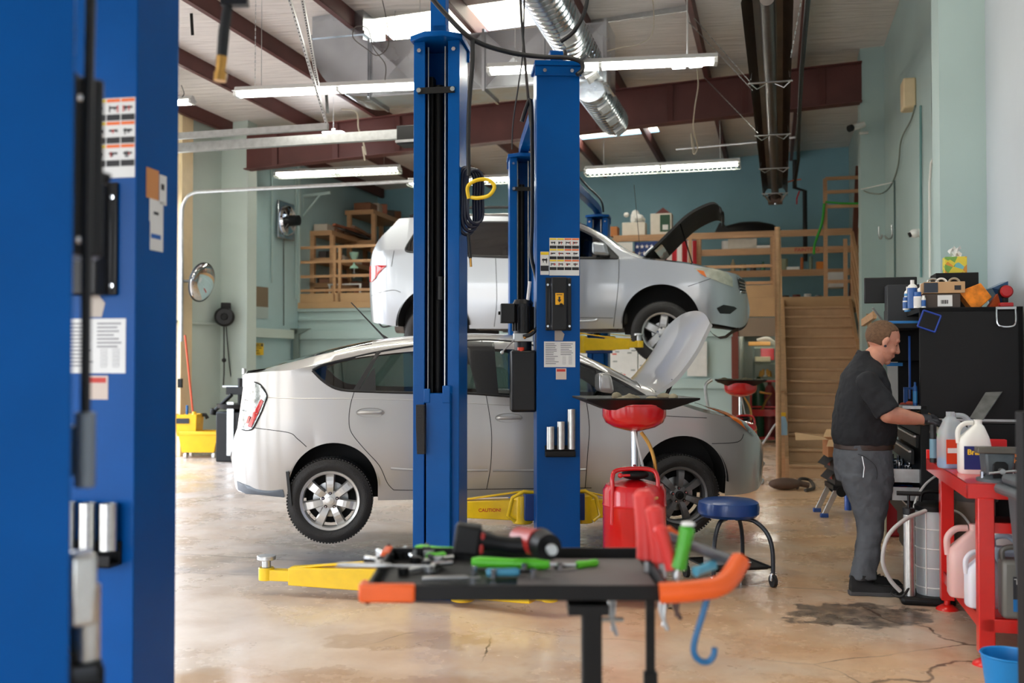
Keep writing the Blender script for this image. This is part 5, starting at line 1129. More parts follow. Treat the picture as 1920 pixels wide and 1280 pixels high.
rk2, rw2, rL2 = rack('taller timber rack behind, left of the SUV roof', 646, 700, DM + 1.8, 1.9, zs2)
rk3, rw3, rL3 = rack('timber rack deck right of the left loft rack', 700, 790, DM + 1.2, 1.2, [px_w(740, 465, DM + 1.2)[2]])
rr = random.Random(11); jm = [G('junk_brown', (120, 76, 50)), G('junk_dark', (50, 40, 36)), G('junk_rust', (150, 84, 56)), G('junk_pale', (200, 190, 176))]
jn = ['brown', 'dark', 'rusty', 'pale']
for k in range(20):
    lv = k % 3; z = zs1[lv]; c = rr.randrange(4); sw_, sh_ = rr.uniform(.12, .34), rr.uniform(.07, .2)
    if lv == 0: sh_ *= .8
    o = MB().bb((-sw_ / 2, -.25, 0), (sw_ / 2, .25, sh_)).build('car_part_box', jm[c], bevel=.01)
    tag(o, '%s part or box on the %s shelf of the left loft rack' % (jn[c], ('top', 'middle', 'bottom')[lv]), 'spare part', 'spare parts piled on the left loft rack', W(rw0 + rL * rr.uniform(.2, .85) + .12 * (k % 5 - 2) * .5, DM + .8 + 2.2 * (k // 3) / 7, z), -A + rr.uniform(-.25, .25))
for k in range(5):
    o = MB().bar((0, -.9, 0), (.05, .9, 0), .07, .05).build('long_strip', jm[(k * 3) % 4]); tag(o, 'long strip lying on the top deck of the left loft rack', 'strip', 'long strips on the left loft rack', W(rw0 + .25 + .12 * k, DM + 1.6, zs1[0] + .03 + .055 * (k % 3)), -A + .1 * (k - 2))
for k in range(5):
    o = MB().bb((-.2, -.2, 0), (.2, .2, .16 + .04 * (k % 3))).build('old_box', jm[(0, 3, 2, 1, 0)[k]], bevel=.02); tag(o, 'old box on the tall rack left of the SUV roof, %s' % ('front', 'second', 'third', 'fourth', 'rearmost')[k], 'box', None, W(rw2 + rL2 * .6, DM + 2.0 + .36 * k, zs2[0]), -A + .2 * k)
for k in range(6):
    o = MB().lathe([(0, 0), (.12, 0), (.13, .15), (.08, .26), (.05, .3), (0, .3)], n=16).build('spare_part', jm[k % 4]); tag(o, 'dark machine part on the loft floor behind the left railing', 'spare part', 'machine parts on the loft floor', W(rw0 + .5 + .33 * k, DM + .35 + .1 * (k % 2), 2.62), rr.uniform(0, 3))
fu = thing('glass_funnel', 'pale green trophy-shaped funnel behind the left loft railing', 'funnel', W(px_w(664, 500, DM + .3)[0], DM + .3, px_w(664, 503, DM + .3)[2]), 0)
MB().lathe([(.09, 0), (.08, .03), (.02, .08), (.02, .15), (.07, .22), (.1, .32), (.09, .32), (.05, .23), (0, .18)], n=20).build('bowl', mat('pale_green_glass', (170, 214, 196), .15), fu)
MB().cyl((0, 0, -.2), (0, 0, 0), .012).build('stem', M_steel, fu)
tag(MB().bb((-.02, -.02, 0), (.7, .0, .03)).bb((0, -.02, -.5), (.035, 0, 0)).bb((.66, -.02, -.5), (.7, 0, 0)).build('white_stool', M_white), 'white frame leg piece behind the left loft railing', 'frame', None, W(px_w(617, 540, DM + .2)[0], DM + .2, px_w(617, 535, DM + .2)[2]), -A)
br = thing('wall_bracket', 'pale triangular wall bracket above the left loft rack', 'bracket', (0, 0, 0))
a, b, c = atd(566, 412, DM + .2), atd(568, 368, DM + .2), atd(620, 361, DM + .2)
MB().bar(a, b, .05, .05).bar(b, c, .05, .05).bar(a + (b - a) * .1, b + (c - b) * .65, .03, .03).build('arms', M_wallr, br)
def lw(x, y, off=.0):   # point on the left wall
    return atw(x, y, WL + off)
WX = -A                  # objects on the left wall use building axes
mi = thing('convex_mirror', 'round convex safety mirror on an arm at the left wall', 'mirror', lw(379, 529, .55), -A + .75)
m = MB().lathe([(.30 * math.sin(t), -.07 * math.cos(t) * 1.0) for t in [PI / 2 * i / 10 for i in range(11)]], ax='Y', n=40); m.build('mirror_face', mat('mirror_silver', (235, 238, 240), .03, 1), mi)
MB().lathe([(.295, .0), (.315, -.005), (.315, .02), (.0, .03)], ax='Y', n=40).build('mirror_rim', M_black, mi)
mi.rotation_euler = (.22, .1, 1.28)
ma = thing('mirror_arm', 'dark arm holding the round mirror off the cream jamb', 'bracket', (0, 0, 0)); MB().tube([lw(340, 527, .05), lw(362, 527, .5)], .022).build('arm', M_blackm, ma)
hrl = thing('hose_reel', 'black retractable hose reel on the left wall under the mirror', 'hose reel', lw(421, 594, .22), -A + .5)
MB().lathe([(0, -.10), (.13, -.10), (.165, -.07), (.165, .07), (.13, .10), (0, .10)], ax='Y', n=32).build('reel_case', M_black, hrl, smooth=30)
MB().lathe([(0, -.13), (.05, -.125), (.06, -.10)], ax='Y', n=24).build('reel_hub', M_blackm, hrl)
MB().bb((-.06, -.05, .13), (.10, .12, .24)).bb((.02, .05, -.1), (.1, .22, .2)).build('reel_bracket', M_blackm, hrl, bevel=.01)
tag(MB().tube([lw(420, 612, .2), lw(420, 700, .2), lw(419, 722, .2)], .012).ball(lw(420, 675, .2), .04, 10, 8).build('reel_hose', M_cable), 'hose end with a stop ball hanging from the wall reel', 'hose')
tag(MB().tube(spline([lw(424, 612, .2), lw(428, 660, .2), lw(433, 705, .2), lw(440, 726, .25)], 6), .010).build('reel_hose', M_cable), 'second thin hose hanging from the wall reel to the tyre machine', 'hose')
fan = thing('wall_fan', 'shiny round exhaust fan with a dark motor, high on the left wall', 'fan', lw(534, 414, .05), -A + PI / 2)
MB().bb((-.33, -.04, -.36), (.33, .0, .36)).build('fan_plate', M_galv, fan, bevel=.01)
MB().lathe([(.25, -.045), (0, -.045)], ax='Y', n=40).build('glow_disc', mat('fan_disc_glow', (225, 235, 240), .4, emit=(225, 238, 250), es=2.2), fan)  # emissive disc added so the fan face looks bright
MB().lathe([(.30, -.05), (.28, -.10), (.26, -.06), (.12, -.05)], ax='Y', n=40).build('fan_ring', M_chrome, fan)
for k in range(6):
    m = MB(); m.X = Matrix.Rotation(k * PI / 3, 4, 'Y'); m.add([(.05, -.05, -.05), (.25, -.06, -.12), (.26, -.10, .08), (.05, -.09, .04)], [(0, 1, 2, 3)]); m.build('fan_blade', M_chrome, fan)
MB().cyl((0, -.05, 0), (0, -.30, 0), .11, .10, 24).build('fan_motor', M_black, fan)
for k in range(4): MB().tube([(0, -.12, 0), (.27 * math.cos(k * PI / 2 + .78), -.09, .27 * math.sin(k * PI / 2 + .78))], .008).build('motor_strut', M_steel, fan)
for (lab, x, y0, y1) in (('thin cable running down from the fan', 532, 445, 610), ('pale conduit on the left wall, ending above the patched panel', 510, 300, 530), ('pale conduit near the loft corner on the left wall', 555, 330, 560)):
    tag(MB().tube([lw(x, y0, .03), lw(x, y1, .03)], .014 if 'conduit' in lab else .008).build('conduit' if 'conduit' in lab else 'cable', M_wallr if 'conduit' in lab else M_cable), lab, 'pipe' if 'conduit' in lab else 'cable')
m = MB(); a, b, c, d = lw(474, 536, .02), lw(503, 539, .02), lw(503, 576, .02), lw(474, 574, .02); a2, b2_ = lw(474, 597, .02), lw(503, 597, .02)
m.m(0).quad(a, b, c, d).m(1).quad(d, c, b2_, a2); tag(m.build('wall_patch', [mat('patch_brown', (120, 104, 84), .7), mat('patch_pale', (168, 184, 182), .6)], smooth=0), 'brown and pale patched panel low on the left wall', 'panel')
cs = thing('caution_sign', 'small yellow caution sign on the pale wall above the hatchback tail', 'sign', lw(478, 654, .03), -A + PI / 2)
MB().m(0).bb((-.30, -.01, -.14), (.30, .0, .14)).m(1).bb((-.27, -.012, .06), (.27, -.01, .13)).build('sign_plate', [mat('sign_yellow', (232, 190, 20), .5), M_ink], cs); cs.scale = (1, 1, .8)
text('CAUTION', .09, MATS['sign_yellow'], facing((0, -.013, .095)), cs, bold=.02)
for k, s_ in enumerate(('EYE PROTECTION', 'REQUIRED', 'IN THIS AREA')): text(s_, .055, M_ink, facing((0, -.012, .02 - .06 * k)), cs)
bc = thing('support_post', 'slim dark steel post with a flared top against the pale rear wall', 'post', lw(556, 620, .5) * 1.0, -A); bc.location = (*W(px_w(556, 620, DM - .3)[0], DM - .3).xy, 0)
ztop = px_w(556, 616, DM - .3)[2]; MB().bb((-.05, -.05, 0), (.05, .05, ztop)).build('shaft', mat('grey_green_steel', (110, 124, 120), .5), bc); MB().prism([(-.05, ztop - .12), (.05, ztop - .12), (.3, ztop), (-.3, ztop)], -.05, .05, 'Y').build('cap', MATS['grey_green_steel'], bc)
tag(MB().cyl((-.3, 0, 0), (.5, 0, 0), .06).build('red_jack_tube', mat('dull_red', (150, 40, 36), .5)), 'dull red tube glimpsed over the hatchback rear window', 'tube', None, W(px_w(680, 654, 16.5)[0], 16.5, px_w(680, 654, 16.5)[2]), -A)
mbk = thing('mop_bucket', 'yellow mop bucket with wringer standing by the cream jamb', 'mop bucket', fl(378, 857) , -A + .25)
M_by = mat('bucket_yellow', (238, 184, 20), .35, noise=.06)
MB().add([(-.26, -.16, .09), (.24, -.16, .09), (.24, .16, .09), (-.26, .16, .09), (-.3, -.19, .36), (.31, -.19, .40), (.31, .19, .40), (-.3, .19, .36)], [(0, 3, 2, 1), (0, 1, 5, 4), (1, 2, 6, 5), (2, 3, 7, 6), (3, 0, 4, 7)]).build('tub', M_by, mbk)
MB().bb((-.32, -.2, .36), (.33, -.17, .42)).bb((-.32, .17, .36), (.33, .2, .42)).bb((-.32, -.2, .36), (-.28, .2, .42)).bb((.29, -.2, .38), (.33, .2, .42)).build('rim', M_by, mbk, bevel=.01)
MB().add([(-.34, -.16, .34), (-.04, -.16, .34), (-.04, .16, .34), (-.34, .16, .34), (-.42, -.19, .68), (-.02, -.19, .68), (-.02, .19, .68), (-.42, .19, .68)], [(0, 3, 2, 1), (0, 1, 5, 4), (1, 2, 6, 5), (2, 3, 7, 6), (3, 0, 4, 7)]).build('wringer', M_by, mbk, bevel=.01)
MB().bb((-.34, -.195, .54), (-.14, -.185, .62)).build('black_emblem', M_ink, mbk)
MB().tube([(-.05, .1, .66), (.02, .12, .66), (.05, .13, .6)], .03).build('wringer_handle', M_black, mbk)
for sx, sy in ((-.22, -.14), (.22, -.14), (-.22, .14), (.22, .14)): MB().cyl((sx - .01, sy, .04), (sx + .03, sy, .04), .04, n=16).build('caster', M_white, mbk)
mop = thing('mop', 'orange-handled mop standing in the yellow bucket', 'mop', (0, 0, 0)); a = mbk.location + V((-.12, 0, .5)); b = lw(347, 628, .25)
MB().cyl(a, b, .016).build('handle', mat('mop_handle_orange', (196, 78, 44), .45), mop); MB().lathe([(.03, .2), (.05, .12), (.11, 0), (.0, 0)], n=12).build('mop_head', M_by, mop).location = a + V((-.0, 0, .02))
tag(MB().cyl(fl(350, 857), at(351, 760, 15.5), .02).build('broom_handle', mat('blue_handle', (30, 90, 140), .4)), 'short blue handle leaning beside the mop bucket', 'broom')
tag(MB().box(lw(338, 718, .1), (.06, .08, .14)).build('latch_box', M_blackm), 'small black latch on the cream jamb', 'latch')
tm = thing('tyre_changer', 'dark tyre changing machine half hidden behind the hatchback tail', 'machine', W(wd(at(452, 720, 15.2))[0], wd(at(452, 720, 15.2))[1], 0), -A)
MB().bb((-.25, -.3, 0), (.35, .3, .75)).build('cabinet', M_blackm, tm, bevel=.02); MB().lathe([(0, .86), (.36, .86), (.34, .80), (.2, .77), (.12, .7)], n=28).build('turntable', M_blackm, tm)
MB().cyl((-.4, -.1, .74), (-.1, -.1, 1.0), .03).cyl((-.42, -.1, .70), (-.40, -.1, .78), .05).build('bead_arm', M_blackm, tm)
MB().cyl((0, 0, .86), (0, 0, 1.25), .05).bb((-.22, -.06, 1.0), (.25, .06, 1.12)).build('mount_head', M_blackm, tm); MB().cyl((-.3, -.02, 1.12), (0, -.02, 1.12), .015).cyl((.05, 0, 1.12), (.05, 0, 1.4), .03).build('control_arm', M_steel, tm)
MB().bb((-.05, -.32, .1), (.06, -.3, .9)).build('side_plate', M_steel, tm)
def dpt(x, y, d): return atd(x, y, d)
c1 = thing('tube_light', 'lit tube in the back room under the loft, upper one', 'ceiling light', (0, 0, 0)); MB().cyl(dpt(1400, 602, 20.6), dpt(1476, 602, 20.6), .02).build('tube', M_tube, c1)
c2 = thing('tube_light', 'lit tube in the back room under the loft, lower one', 'ceiling light', (0, 0, 0)); MB().cyl(dpt(1408, 612, 19.6), dpt(1476, 612, 19.6), .02).build('tube', M_tube, c2)
tag(MB().bb((0, 0, 0), (.62, .2, .16)).build('wall_unit', mat('dim_white_plastic', (176, 178, 172), .5)), 'pale wall-mounted air unit in the back room', 'air unit', None, W(px_w(1383, 626, 21.6)[0], 21.6, px_w(1383, 630, 21.6)[2]), -A)
bs = wthing('wire_shelf', 'small metal shelf rack in the back room under the tubes', 'shelves', px_w(1413, 700, 20.2)[0], 20.2, 0)
ztw = [px_w(1413, y, 20.2)[2] for y in (650, 680, 710)]; wl2 = px_w(1455, 700, 20.2)[0] - px_w(1413, 700, 20.2)[0]
for z in ztw: MB().bb((0, 0, z - .03), (wl2, .35, z)).build('shelf', mat('pale_green_shelf', (176, 190, 178), .5), bs)
for sx in (0, wl2):
    for sy in (0, .35): MB().bb((sx - .015, sy - .015, 0), (sx + .015, sy + .015, ztw[0])).build('post', mat('grey_green_steel', (110, 124, 120), .5), bs)
def inb(name, lab, cat, x, y, sz, m, d=20.3):
    w, _, z = px_w(x, y, d); return tag(MB().bb((-sz[0] / 2, -.1, 0), (sz[0] / 2, .12, sz[1])).build(name, m, bevel=.01), lab, cat, None, W(w, d, z), -A)
inb('red_bin', 'red plastic bin on the back room shelf', 'bin', 1439, 675, (.26, .24), M_red); inb('cream_box', 'cream box in front on the back room shelf', 'box', 1430, 678, (.3, .1), G('cream_box_card', (206, 198, 168)), 20.15)
inb('orange_box', 'flat orange box on top of the back room shelf', 'box', 1424, 648, (.42, .08), G('orange_flat', (214, 160, 90)), 20.25); inb('white_box', 'small white and red box right of the back room shelf', 'box', 1466, 678, (.16, .12), M_paper, 20.1)
o = MB().tube(spline([dpt(1420, 640, 20.4), dpt(1438, 636, 20.4), dpt(1452, 645, 20.4), dpt(1462, 655, 20.3), dpt(1470, 662, 20.2)], 5), [.05] * 21).build('grey_bag', G('light_grey_bag', (170, 172, 168))); tag(o, 'light grey plastic bag draped over the back room shelf', 'bag')
for k in range(5):
    w, _, z = px_w(1427 + 4 * k, 706 - 3 * (k % 2), 20.2); tag(MB().lathe([(0, 0), (.05, 0), (.04, .06), (.02, .12), (0, .12)], n=12).build('brass_valve', MATS['brass'] if k != 2 else M_steel), 'brass valve on the back room lower shelf', 'valve', 'brass valves on the back room shelf', W(w, 20.2, z), -A)
rc = wthing('red_cylinder_cart', 'red welding cart in front of the back room shelf', 'cart', px_w(1408, 780, 19.2)[0], 19.2, 0)
wl3 = px_w(1457, 780, 19.2)[0] - px_w(1408, 780, 19.2)[0]; zq = lambda y: px_w(1430, y, 19.2)[2]
for sx in (0, wl3): MB().bb((sx - .02, -.02, .06), (sx + .02, .02, zq(712))).build('upright', M_red, rc)
MB().bb((0, -.03, zq(712) - .04), (wl3, .02, zq(712))).build('top_bar', M_red, rc); MB().bb((0, -.03, zq(780)), (wl3, .0, zq(767))).build('tray_front', M_red, rc); MB().bb((0, -.03, zq(764)), (wl3, .0, zq(761))).build('rail', M_red, rc); MB().bb((-.05, -.03, .05), (wl3 + .1, .3, .1)).build('base', M_red, rc)
MB().cyl((wl3 + .05, -.03, .1), (wl3 + .05, -.09, .1), .1).build('cart_wheel', M_rub, rc)
for i, (f, col, lab) in enumerate(((.3, (20, 70, 44), 'dark green gas cylinder on the red cart'), (.72, (120, 50, 52), 'maroon gas cylinder on the red cart'))):
    o = MB().lathe([(0, .1), (.12, .1), (.125, .2), (.125, 1.0 - .1 * i), (.07, 1.13 - .1 * i), (.035, 1.17 - .1 * i), (.035, 1.22 - .1 * i), (0, 1.22 - .1 * i)], n=24).build('gas_cylinder', G('cyl_%d' % i, col, .35)); tag(o, lab, 'gas cylinder', None, rc.matrix_basis @ V((wl3 * f, .14, 0)), 0)
tag(MB().tube([dpt(1424, 735, 19), dpt(1446, 738, 19), dpt(1436, 752, 19), dpt(1428, 768, 19)], .02).build('torch', MATS['brass']), 'brass cutting torch hooked on the red cart', 'torch')
bk = inb('dark_cabinet', 'dark cluttered locker just inside the back room doorway', 'cabinet', 1350, 760, (.45, 1.6), M_blackm, 20.6); bk.location.z = 0.0; bk.scale = (1, 1, 1.3)
for i, (x0, x1, y0, y1, lab) in enumerate(((1132, 1196, 632, 730, 'large white poster with small pictures on the rear wall, left of the bonnet'), (1086, 1106, 640, 690, 'white sheet on the rear wall beside the decorated column'), (1289, 1326, 640, 705, 'white notice board with red lettering by the back room door'), (1198, 1222, 640, 735, 'second white poster with small pictures behind the bonnet'))):
    a_, b_ = px_w(x0, y1, DM - .03), px_w(x1, y0, DM - .03); m = MB(); m.m(0).bb((0, -.02, 0), (b_[0] - a_[0], 0, b_[2] - a_[2])); ww, hh = b_[0] - a_[0], b_[2] - a_[2]; rr2 = random.Random(i)
    if i != 1:
        for k in range(9 if i != 2 else 0): cx, cy = rr2.uniform(.08, .9) * ww, rr2.uniform(.08, .9) * hh; m.m(rr2.choice((1, 1, 2))).bb((cx - .04, -.023, cy - .012), (cx + .04, -.02, cy + .012))
        if i == 2: m.m(2).bb((.04, -.023, hh * .45), (.09, -.02, hh * .95))
    o = m.build('wall_poster', [M_paper, G('poster_grey', (140, 146, 144)), G('poster_red', (214, 70, 50))], smooth=0); tag(o, lab, 'poster', None, W(a_[0], DM - .08, a_[2]), -A)
def bthing(name, label, cat, w=0, d=0, z=0, group=None): return thing(name, label, cat, W(w, d, z), -A, group)
def WM(): return Matrix.Rotation(A, 4, 'Z')    # world -> building axes (w, d, z)
def wb(x, y, d): return wd(atd(x, y, d))
CD0, CD1, CW0, CW1 = 7.0, 8.2, .93, 1.55
tc = bthing('tool_chest', 'tall black tool chest with hutch and open drawers in front of the man', 'tool chest', CW0, CD0, 0)
cw_, cd_ = CW1 - CW0, CD1 - CD0
zt = 1.855; zm = 1.13
MB().bb((0, 0, zm), (cw_, .03, zt)).build('hutch_side', M_blackm, tc, bevel=.004)
MB().bb((0, cd_ - .03, zm), (cw_, cd_, zt)).build('hutch_side', M_blackm, tc)
MB().bb((0, 0, zt - .03), (cw_, cd_, zt)).build('hutch_top', M_blackm, tc)
MB().bb((cw_ - .03, 0, zm), (cw_, cd_, zt)).build('hutch_back', M_blackm, tc)
MB().bb((-.16, .05, zt - .13), (.03, cd_ - .05, zt - .10)).build('hutch_canopy', M_blackm, tc)
MB().bb((-.12, 0, zm - .03), (cw_, cd_, zm)).build('worktop', mat('scuffed_steel_worktop', (70, 68, 66), .35, .5), tc, bevel=.004)
MB().bb((.0, 0.0, .12), (cw_, cd_, zm - .03)).build('cabinet', M_blackm, tc, bevel=.006)
zs_ = [.20, .42, .58, .70, .82, .93, 1.03]
for k in range(len(zs_) - 1):
    op = {0: 0, 1: .05, 2: .17, 3: .22, 4: .03, 5: 0}[k]; h = zs_[k + 1] - zs_[k] - .012
    MB().bb((-op - .02, .06, zs_[k]), (-op, cd_ - .06, zs_[k] + h)).build('drawer_front', M_blackm if op < .1 else mat('black_drawer_face', (40, 40, 42), .35), tc, bevel=.003)
    if op > .1:
        MB().bb((-op, .07, zs_[k] + .01), (0, .075, zs_[k] + h - .02)).bb((-op, .07, zs_[k]), (0, cd_ - .07, zs_[k] + .012)).build('drawer_box', M_steel, tc)
        MB().bb((-op, .08, zs_[k] + .05), (0, cd_ - .08, zs_[k] + .055)).build('drawer_liner', mat('blue_drawer_liner', (28, 92, 150), .5), tc)
    MB().bb((-op - .035, .06, zs_[k] + h - .018), (-op - .02, cd_ - .06, zs_[k] + h - .006)).build('drawer_pull', M_steel, tc)
for sy in (.12, cd_ - .12):
    for sx in (.08, cw_ - .08): MB().cyl((sx - .02, sy, .06), (sx + .02, sy, .06), .06).build('caster', M_rub, tc)
MB().bb((-.01, .45, 1.24), (.0, .49, 1.68)).build('blue_magnet_rail', mat('anodised_blue', (24, 84, 170), .35, .3), tc)
MB().bb((-.02, -.006, zm - .015), (cw_, .0, zm + .0)).build('edge_trim', M_steel, tc)
rr = random.Random(4)
for k in range(46):                                              # sockets standing in the open drawers
    w = CW0 - .03 - rr.random() * .17; d = CD0 + .12 + rr.random() * .8; z = .885 if 0 else zs_[3] + .055
    hgt = rr.uniform(.03, .07); o = MB().lathe([(0, 0), (.013, 0), (.013, hgt), (.008, hgt), (.008, hgt - .01), (0, hgt - .01)], n=10).build('socket', M_chrome)
    tag(o, 'chrome socket standing in the open upper drawer of the tool chest', 'socket', 'sockets in the open drawer', W(w, d, z), 0)
for k in range(6):
    w = CW0 - .12; d = CD0 + .15 + .12 * k; o = MB().cyl((-.03, 0, .012), (.06, .02, .012), .011).cyl((.06, .02, .012), (.12, .035, .012), .004).build('hand_tool', (M_red, MATS['anodised_blue'], M_steel)[k % 3])
    tag(o, '%s-handled tool lying in the lower open drawer' % ('red', 'blue', 'steel')[k % 3], 'hand tool', 'tools in the lower open drawer', W(w, d, zs_[2] + .058), 0)
def on(w, d, z=zt): return W(w, d, z)
def bobj(mb, name, m, lab, cat, w, d, z, rz=0, grp=None, bevel=.003, smooth=40): return tag(mb.build(name, m, bevel=bevel, smooth=smooth), lab, cat, grp, W(w, d, z), -A + rz)
def can(r, h, cap=.6, neck=.35): return [(0, 0), (r, 0), (r, h * .8), (r * .9, h * .84), (r * neck, h * .9), (r * neck, h), (0, h)]
def canlab(lab, px, y0, y1, d, rpx, cols, neck=.4, z=None, grp=None):
    w, _, zb = wb(px, y1, d); _, _, z1 = wb(px, y0, d); s = FP / W(w, d).y; r = rpx / s; z = zb if z is None else z; h = z1 - zb
    t = thing('spray_can' if neck < .6 else 'small_bottle', lab, 'can' if neck < .6 else 'bottle', W(w, d, z), -A, grp)
    MB().lathe([(0, 0), (r, 0), (r, h * .72)], n=24).build('body', cols[0], t)
    MB().lathe([(r * 1.01, h * .12), (r * 1.01, h * .62)], n=24).build('label', cols[1], t)
    MB().lathe([(r, h * .72), (r * .85, h * .80), (r * neck, h * .86), (r * neck, h), (0, h)], n=24).build('cap', cols[2], t); return t
Mb1, Mb2, Mr1 = mat('can_blue', (30, 88, 160), .35), mat('can_sky_blue', (60, 140, 200), .35), mat('can_red', (180, 36, 40), .35)
canlab('tall blue spray can with a white cap, front corner of the tool chest top', 1711, 532, 585, 7.08, 9, (Mb1, Mb1, M_white), z=zt)
canlab('white spray can with red band behind the blue can', 1728, 536, 585, 7.28, 8, (M_white, Mr1, M_white), z=zt)
canlab('short white bottle with blue cap on the tool chest corner', 1721, 556, 586, 7.04, 7.5, (M_white, M_paper, Mb1), .85, z=zt)
canlab('tiny white bottle beside the short blue-capped one', 1732, 562, 585, 7.02, 4, (M_white, Mb1, M_white), .6, z=zt)
canlab('light blue can at the far left of the tool chest top', 1702, 545, 592, 7.55, 6, (Mb2, M_white, M_white), z=zt)
canlab('small white jar low at the left end of the tool chest top', 1699, 568, 592, 7.3, 6, (M_white, Mb1, Mb1), .85, z=zt)
bobj(MB().bb((-.11, -.03, 0), (.11, .03, .025)), 'blue_tray', mat('bright_blue_plastic', (44, 132, 206), .4), 'bright blue bar lying on the tool chest canopy above the man', 'tray', wb(1692, 588, 7.3)[0], 7.3, zt - .10)
kb = bobj(MB().bb((-.125, -.09, 0), (.125, .09, .075)), 'cardboard_tray', M_kraft, 'brown cardboard tray box, upper of the two boxes on the chest', 'box', wb(1767, 560, 7.12)[0], 7.12, zt + .095)
MB().bb((-.127, -.092, .004), (-.04, -.0905, .07)).build('dark_label', mat('dark_blue_card', (46, 54, 66), .6), kb); MB().bb((.06, -.092, .02), (.1, -.0905, .05)).build('logo_patch', M_ink, kb)
kb2 = bobj(MB().bb((-.12, -.09, 0), (.10, .09, .09)), 'carton', mat('dark_carton', (70, 60, 54), .7), 'dark carton with a white barcode label, lower of the two boxes on the chest', 'box', wb(1766, 570, 7.12)[0], 7.12, zt)
m = MB(); m.m(0).bb((-.04, -.0925, .008), (.05, -.091, .082)); m.m(1)
for k in range(9): m.bb((-.02 + .005 * k, -.0935, .025), (-.018 + .005 * k + .001 * (k % 3), -.0925, .05))
m.build('barcode_label', [M_paper, M_ink], kb2)
for i, (px_, col, mm) in enumerate(((1749, 'grey', M_steel), (1765, 'white', M_white), (1789, 'tan', mat('tan_wire', (170, 160, 140), .6)))):
    w = wb(px_, 535, 7.15)[0]; tag(MB().tube([(.035 * math.cos(t), 0, .035 * math.sin(t)) for t in [PI * k / 10 for k in range(11)]], .007).build('cable_loop', mm), '%s cable loop sticking out of the brown tray box' % col, 'cable', None, W(w, 7.15, zt + .165), -A)
sp = bobj(MB().bb((-.135, -.12, 0), (.135, .12, .25)), 'black_box', M_blackm, 'black box carrying the tissue box, behind the brown tray box', 'box', wb(1789, 545, 7.42)[0], 7.42, zt)
tb_ = bthing('tissue_box', 'yellow-green floral tissue box with a white tissue sticking out', 'tissue box', wb(1790, 500, 7.42)[0], 7.42, zt + .251)
mt = mat('floral_tissue_box', (214, 200, 80), .6)
def _fl():
    nt = mt.node_tree; N = nt.nodes; L = nt.links; b = N['Principled BSDF']; tcn = N.new('ShaderNodeTexCoord'); vo = N.new('ShaderNodeTexVoronoi'); vo.inputs['Scale'].default_value = 26; L.new(tcn.outputs['Object'], vo.inputs['Vector'])
    cr = N.new('ShaderNodeValToRGB'); sp_ = N.new('ShaderNodeSeparateColor'); L.new(vo.outputs['Color'], sp_.inputs[0]); L.new(sp_.outputs[0], cr.inputs[0]); cr.color_ramp.interpolation = 'CONSTANT'
    e = cr.color_ramp.elements; e[0].color = (*s2l((226, 206, 70)), 1); e[1].position = .45; e[1].color = (*s2l((120, 168, 80)), 1); q = e.new(.7); q.color = (*s2l((120, 190, 190)), 1); q = e.new(.85); q.color = (*s2l((220, 150, 60)), 1); L.new(cr.outputs[0], b.inputs['Base Color'])
_fl()
MB().bb((-.07, -.055, 0), (.07, .055, .115)).build('carton', mt, tb_, bevel=.003)
m = MB(); P = [[(-.035 + .07 * i / 6 + .012 * math.sin(j * 2), .012 * math.sin(i * 1.7 + j), .11 + .075 * j / 4 + .012 * math.sin(i * 2.1 + j)) for j in range(5)] for i in range(7)]; m.grid(P); m.build('tissue', M_paper, tb_)
ob = bthing('funnel_bucket', 'dusty orange plastic funnel tipped on its side on the tool chest', 'funnel', wb(1838, 578, 7.12)[0], 7.12, zt + .0)
M_do = mat('dusty_orange_plastic', (226, 128, 20), .6, noise=.35, nscale=22)
m = MB(); m.X = Matrix.Translation((-.03, 0, .075)) @ Matrix.Rotation(-.62, 4, 'Y'); m.add([(-.075, -.08, -.08), (-.075, .08, -.08), (-.075, .08, .09), (-.075, -.08, .09), (.07, -.055, -.06), (.07, .055, -.06), (.07, .055, .055), (.07, -.055, .055)], [(0, 4, 7, 3), (1, 2, 6, 5), (0, 1, 5, 4), (3, 7, 6, 2), (4, 5, 6, 7)]); m.build('hopper', M_do, ob, bevel=.006)
m = MB(); m.add([(.04, -.05, .0), (.04, .05, .0), (.10, .03, .09), (.10, -.03, .09), (.125, -.02, 0), (.125, .02, 0)], [(0, 1, 2, 3), (3, 2, 5, 4), (0, 3, 4), (1, 5, 2)]); m.build('spout', mat('dark_orange_inside', (170, 70, 20), .6, noise=.3), ob)
dr = bthing('cordless_driver', 'red and black cordless driver standing on its battery at the chest corner', 'power tool', wb(1885, 576, 7.08)[0], 7.08, zt)
MB().ball((0, 0, .10), (.042, .05, .045), 20, 12).cyl((0, -.04, .10), (0, -.055, .10), .03, .022).build('motor_housing', M_blackm, dr); MB().lathe([(.036, -.052), (.04, -.045), (.03, -.056), (.0, -.058)], c=(0, 0, .10), ax='Y', n=24).build('red_nose', Mr1, dr)
MB().bb((-.015, -.02, .025), (.015, .02, .07)).build('grip', M_blackm, dr, bevel=.006); MB().bb((-.04, -.05, 0), (.04, .05, .028)).build('battery', Mr1, dr, bevel=.006)
hn = bthing('pull_handle', 'chrome U-shaped handle on the black chest side, below the driver', 'handle', wb(1886, 592, 6.98)[0], 6.98, wb(1886, 575, 6.98)[2])
MB().tube(spline([(-.055, 0, .0), (-.055, -.01, -.09), (-.035, -.015, -.125), (.035, -.015, -.125), (.055, -.01, -.09), (.055, 0, 0)], 6), .006).build('loop', M_chrome, hn); MB().bb((-.06, -.012, -.015), (.06, .0, .0)).build('mount_plate', M_steel, hn)
mg = bthing('magnetic_tray', 'blue-rimmed square magnetic tray stuck askew on the black chest side', 'tray', wb(1742, 602, 6.99)[0], 6.99, wb(1742, 602, 6.99)[2])
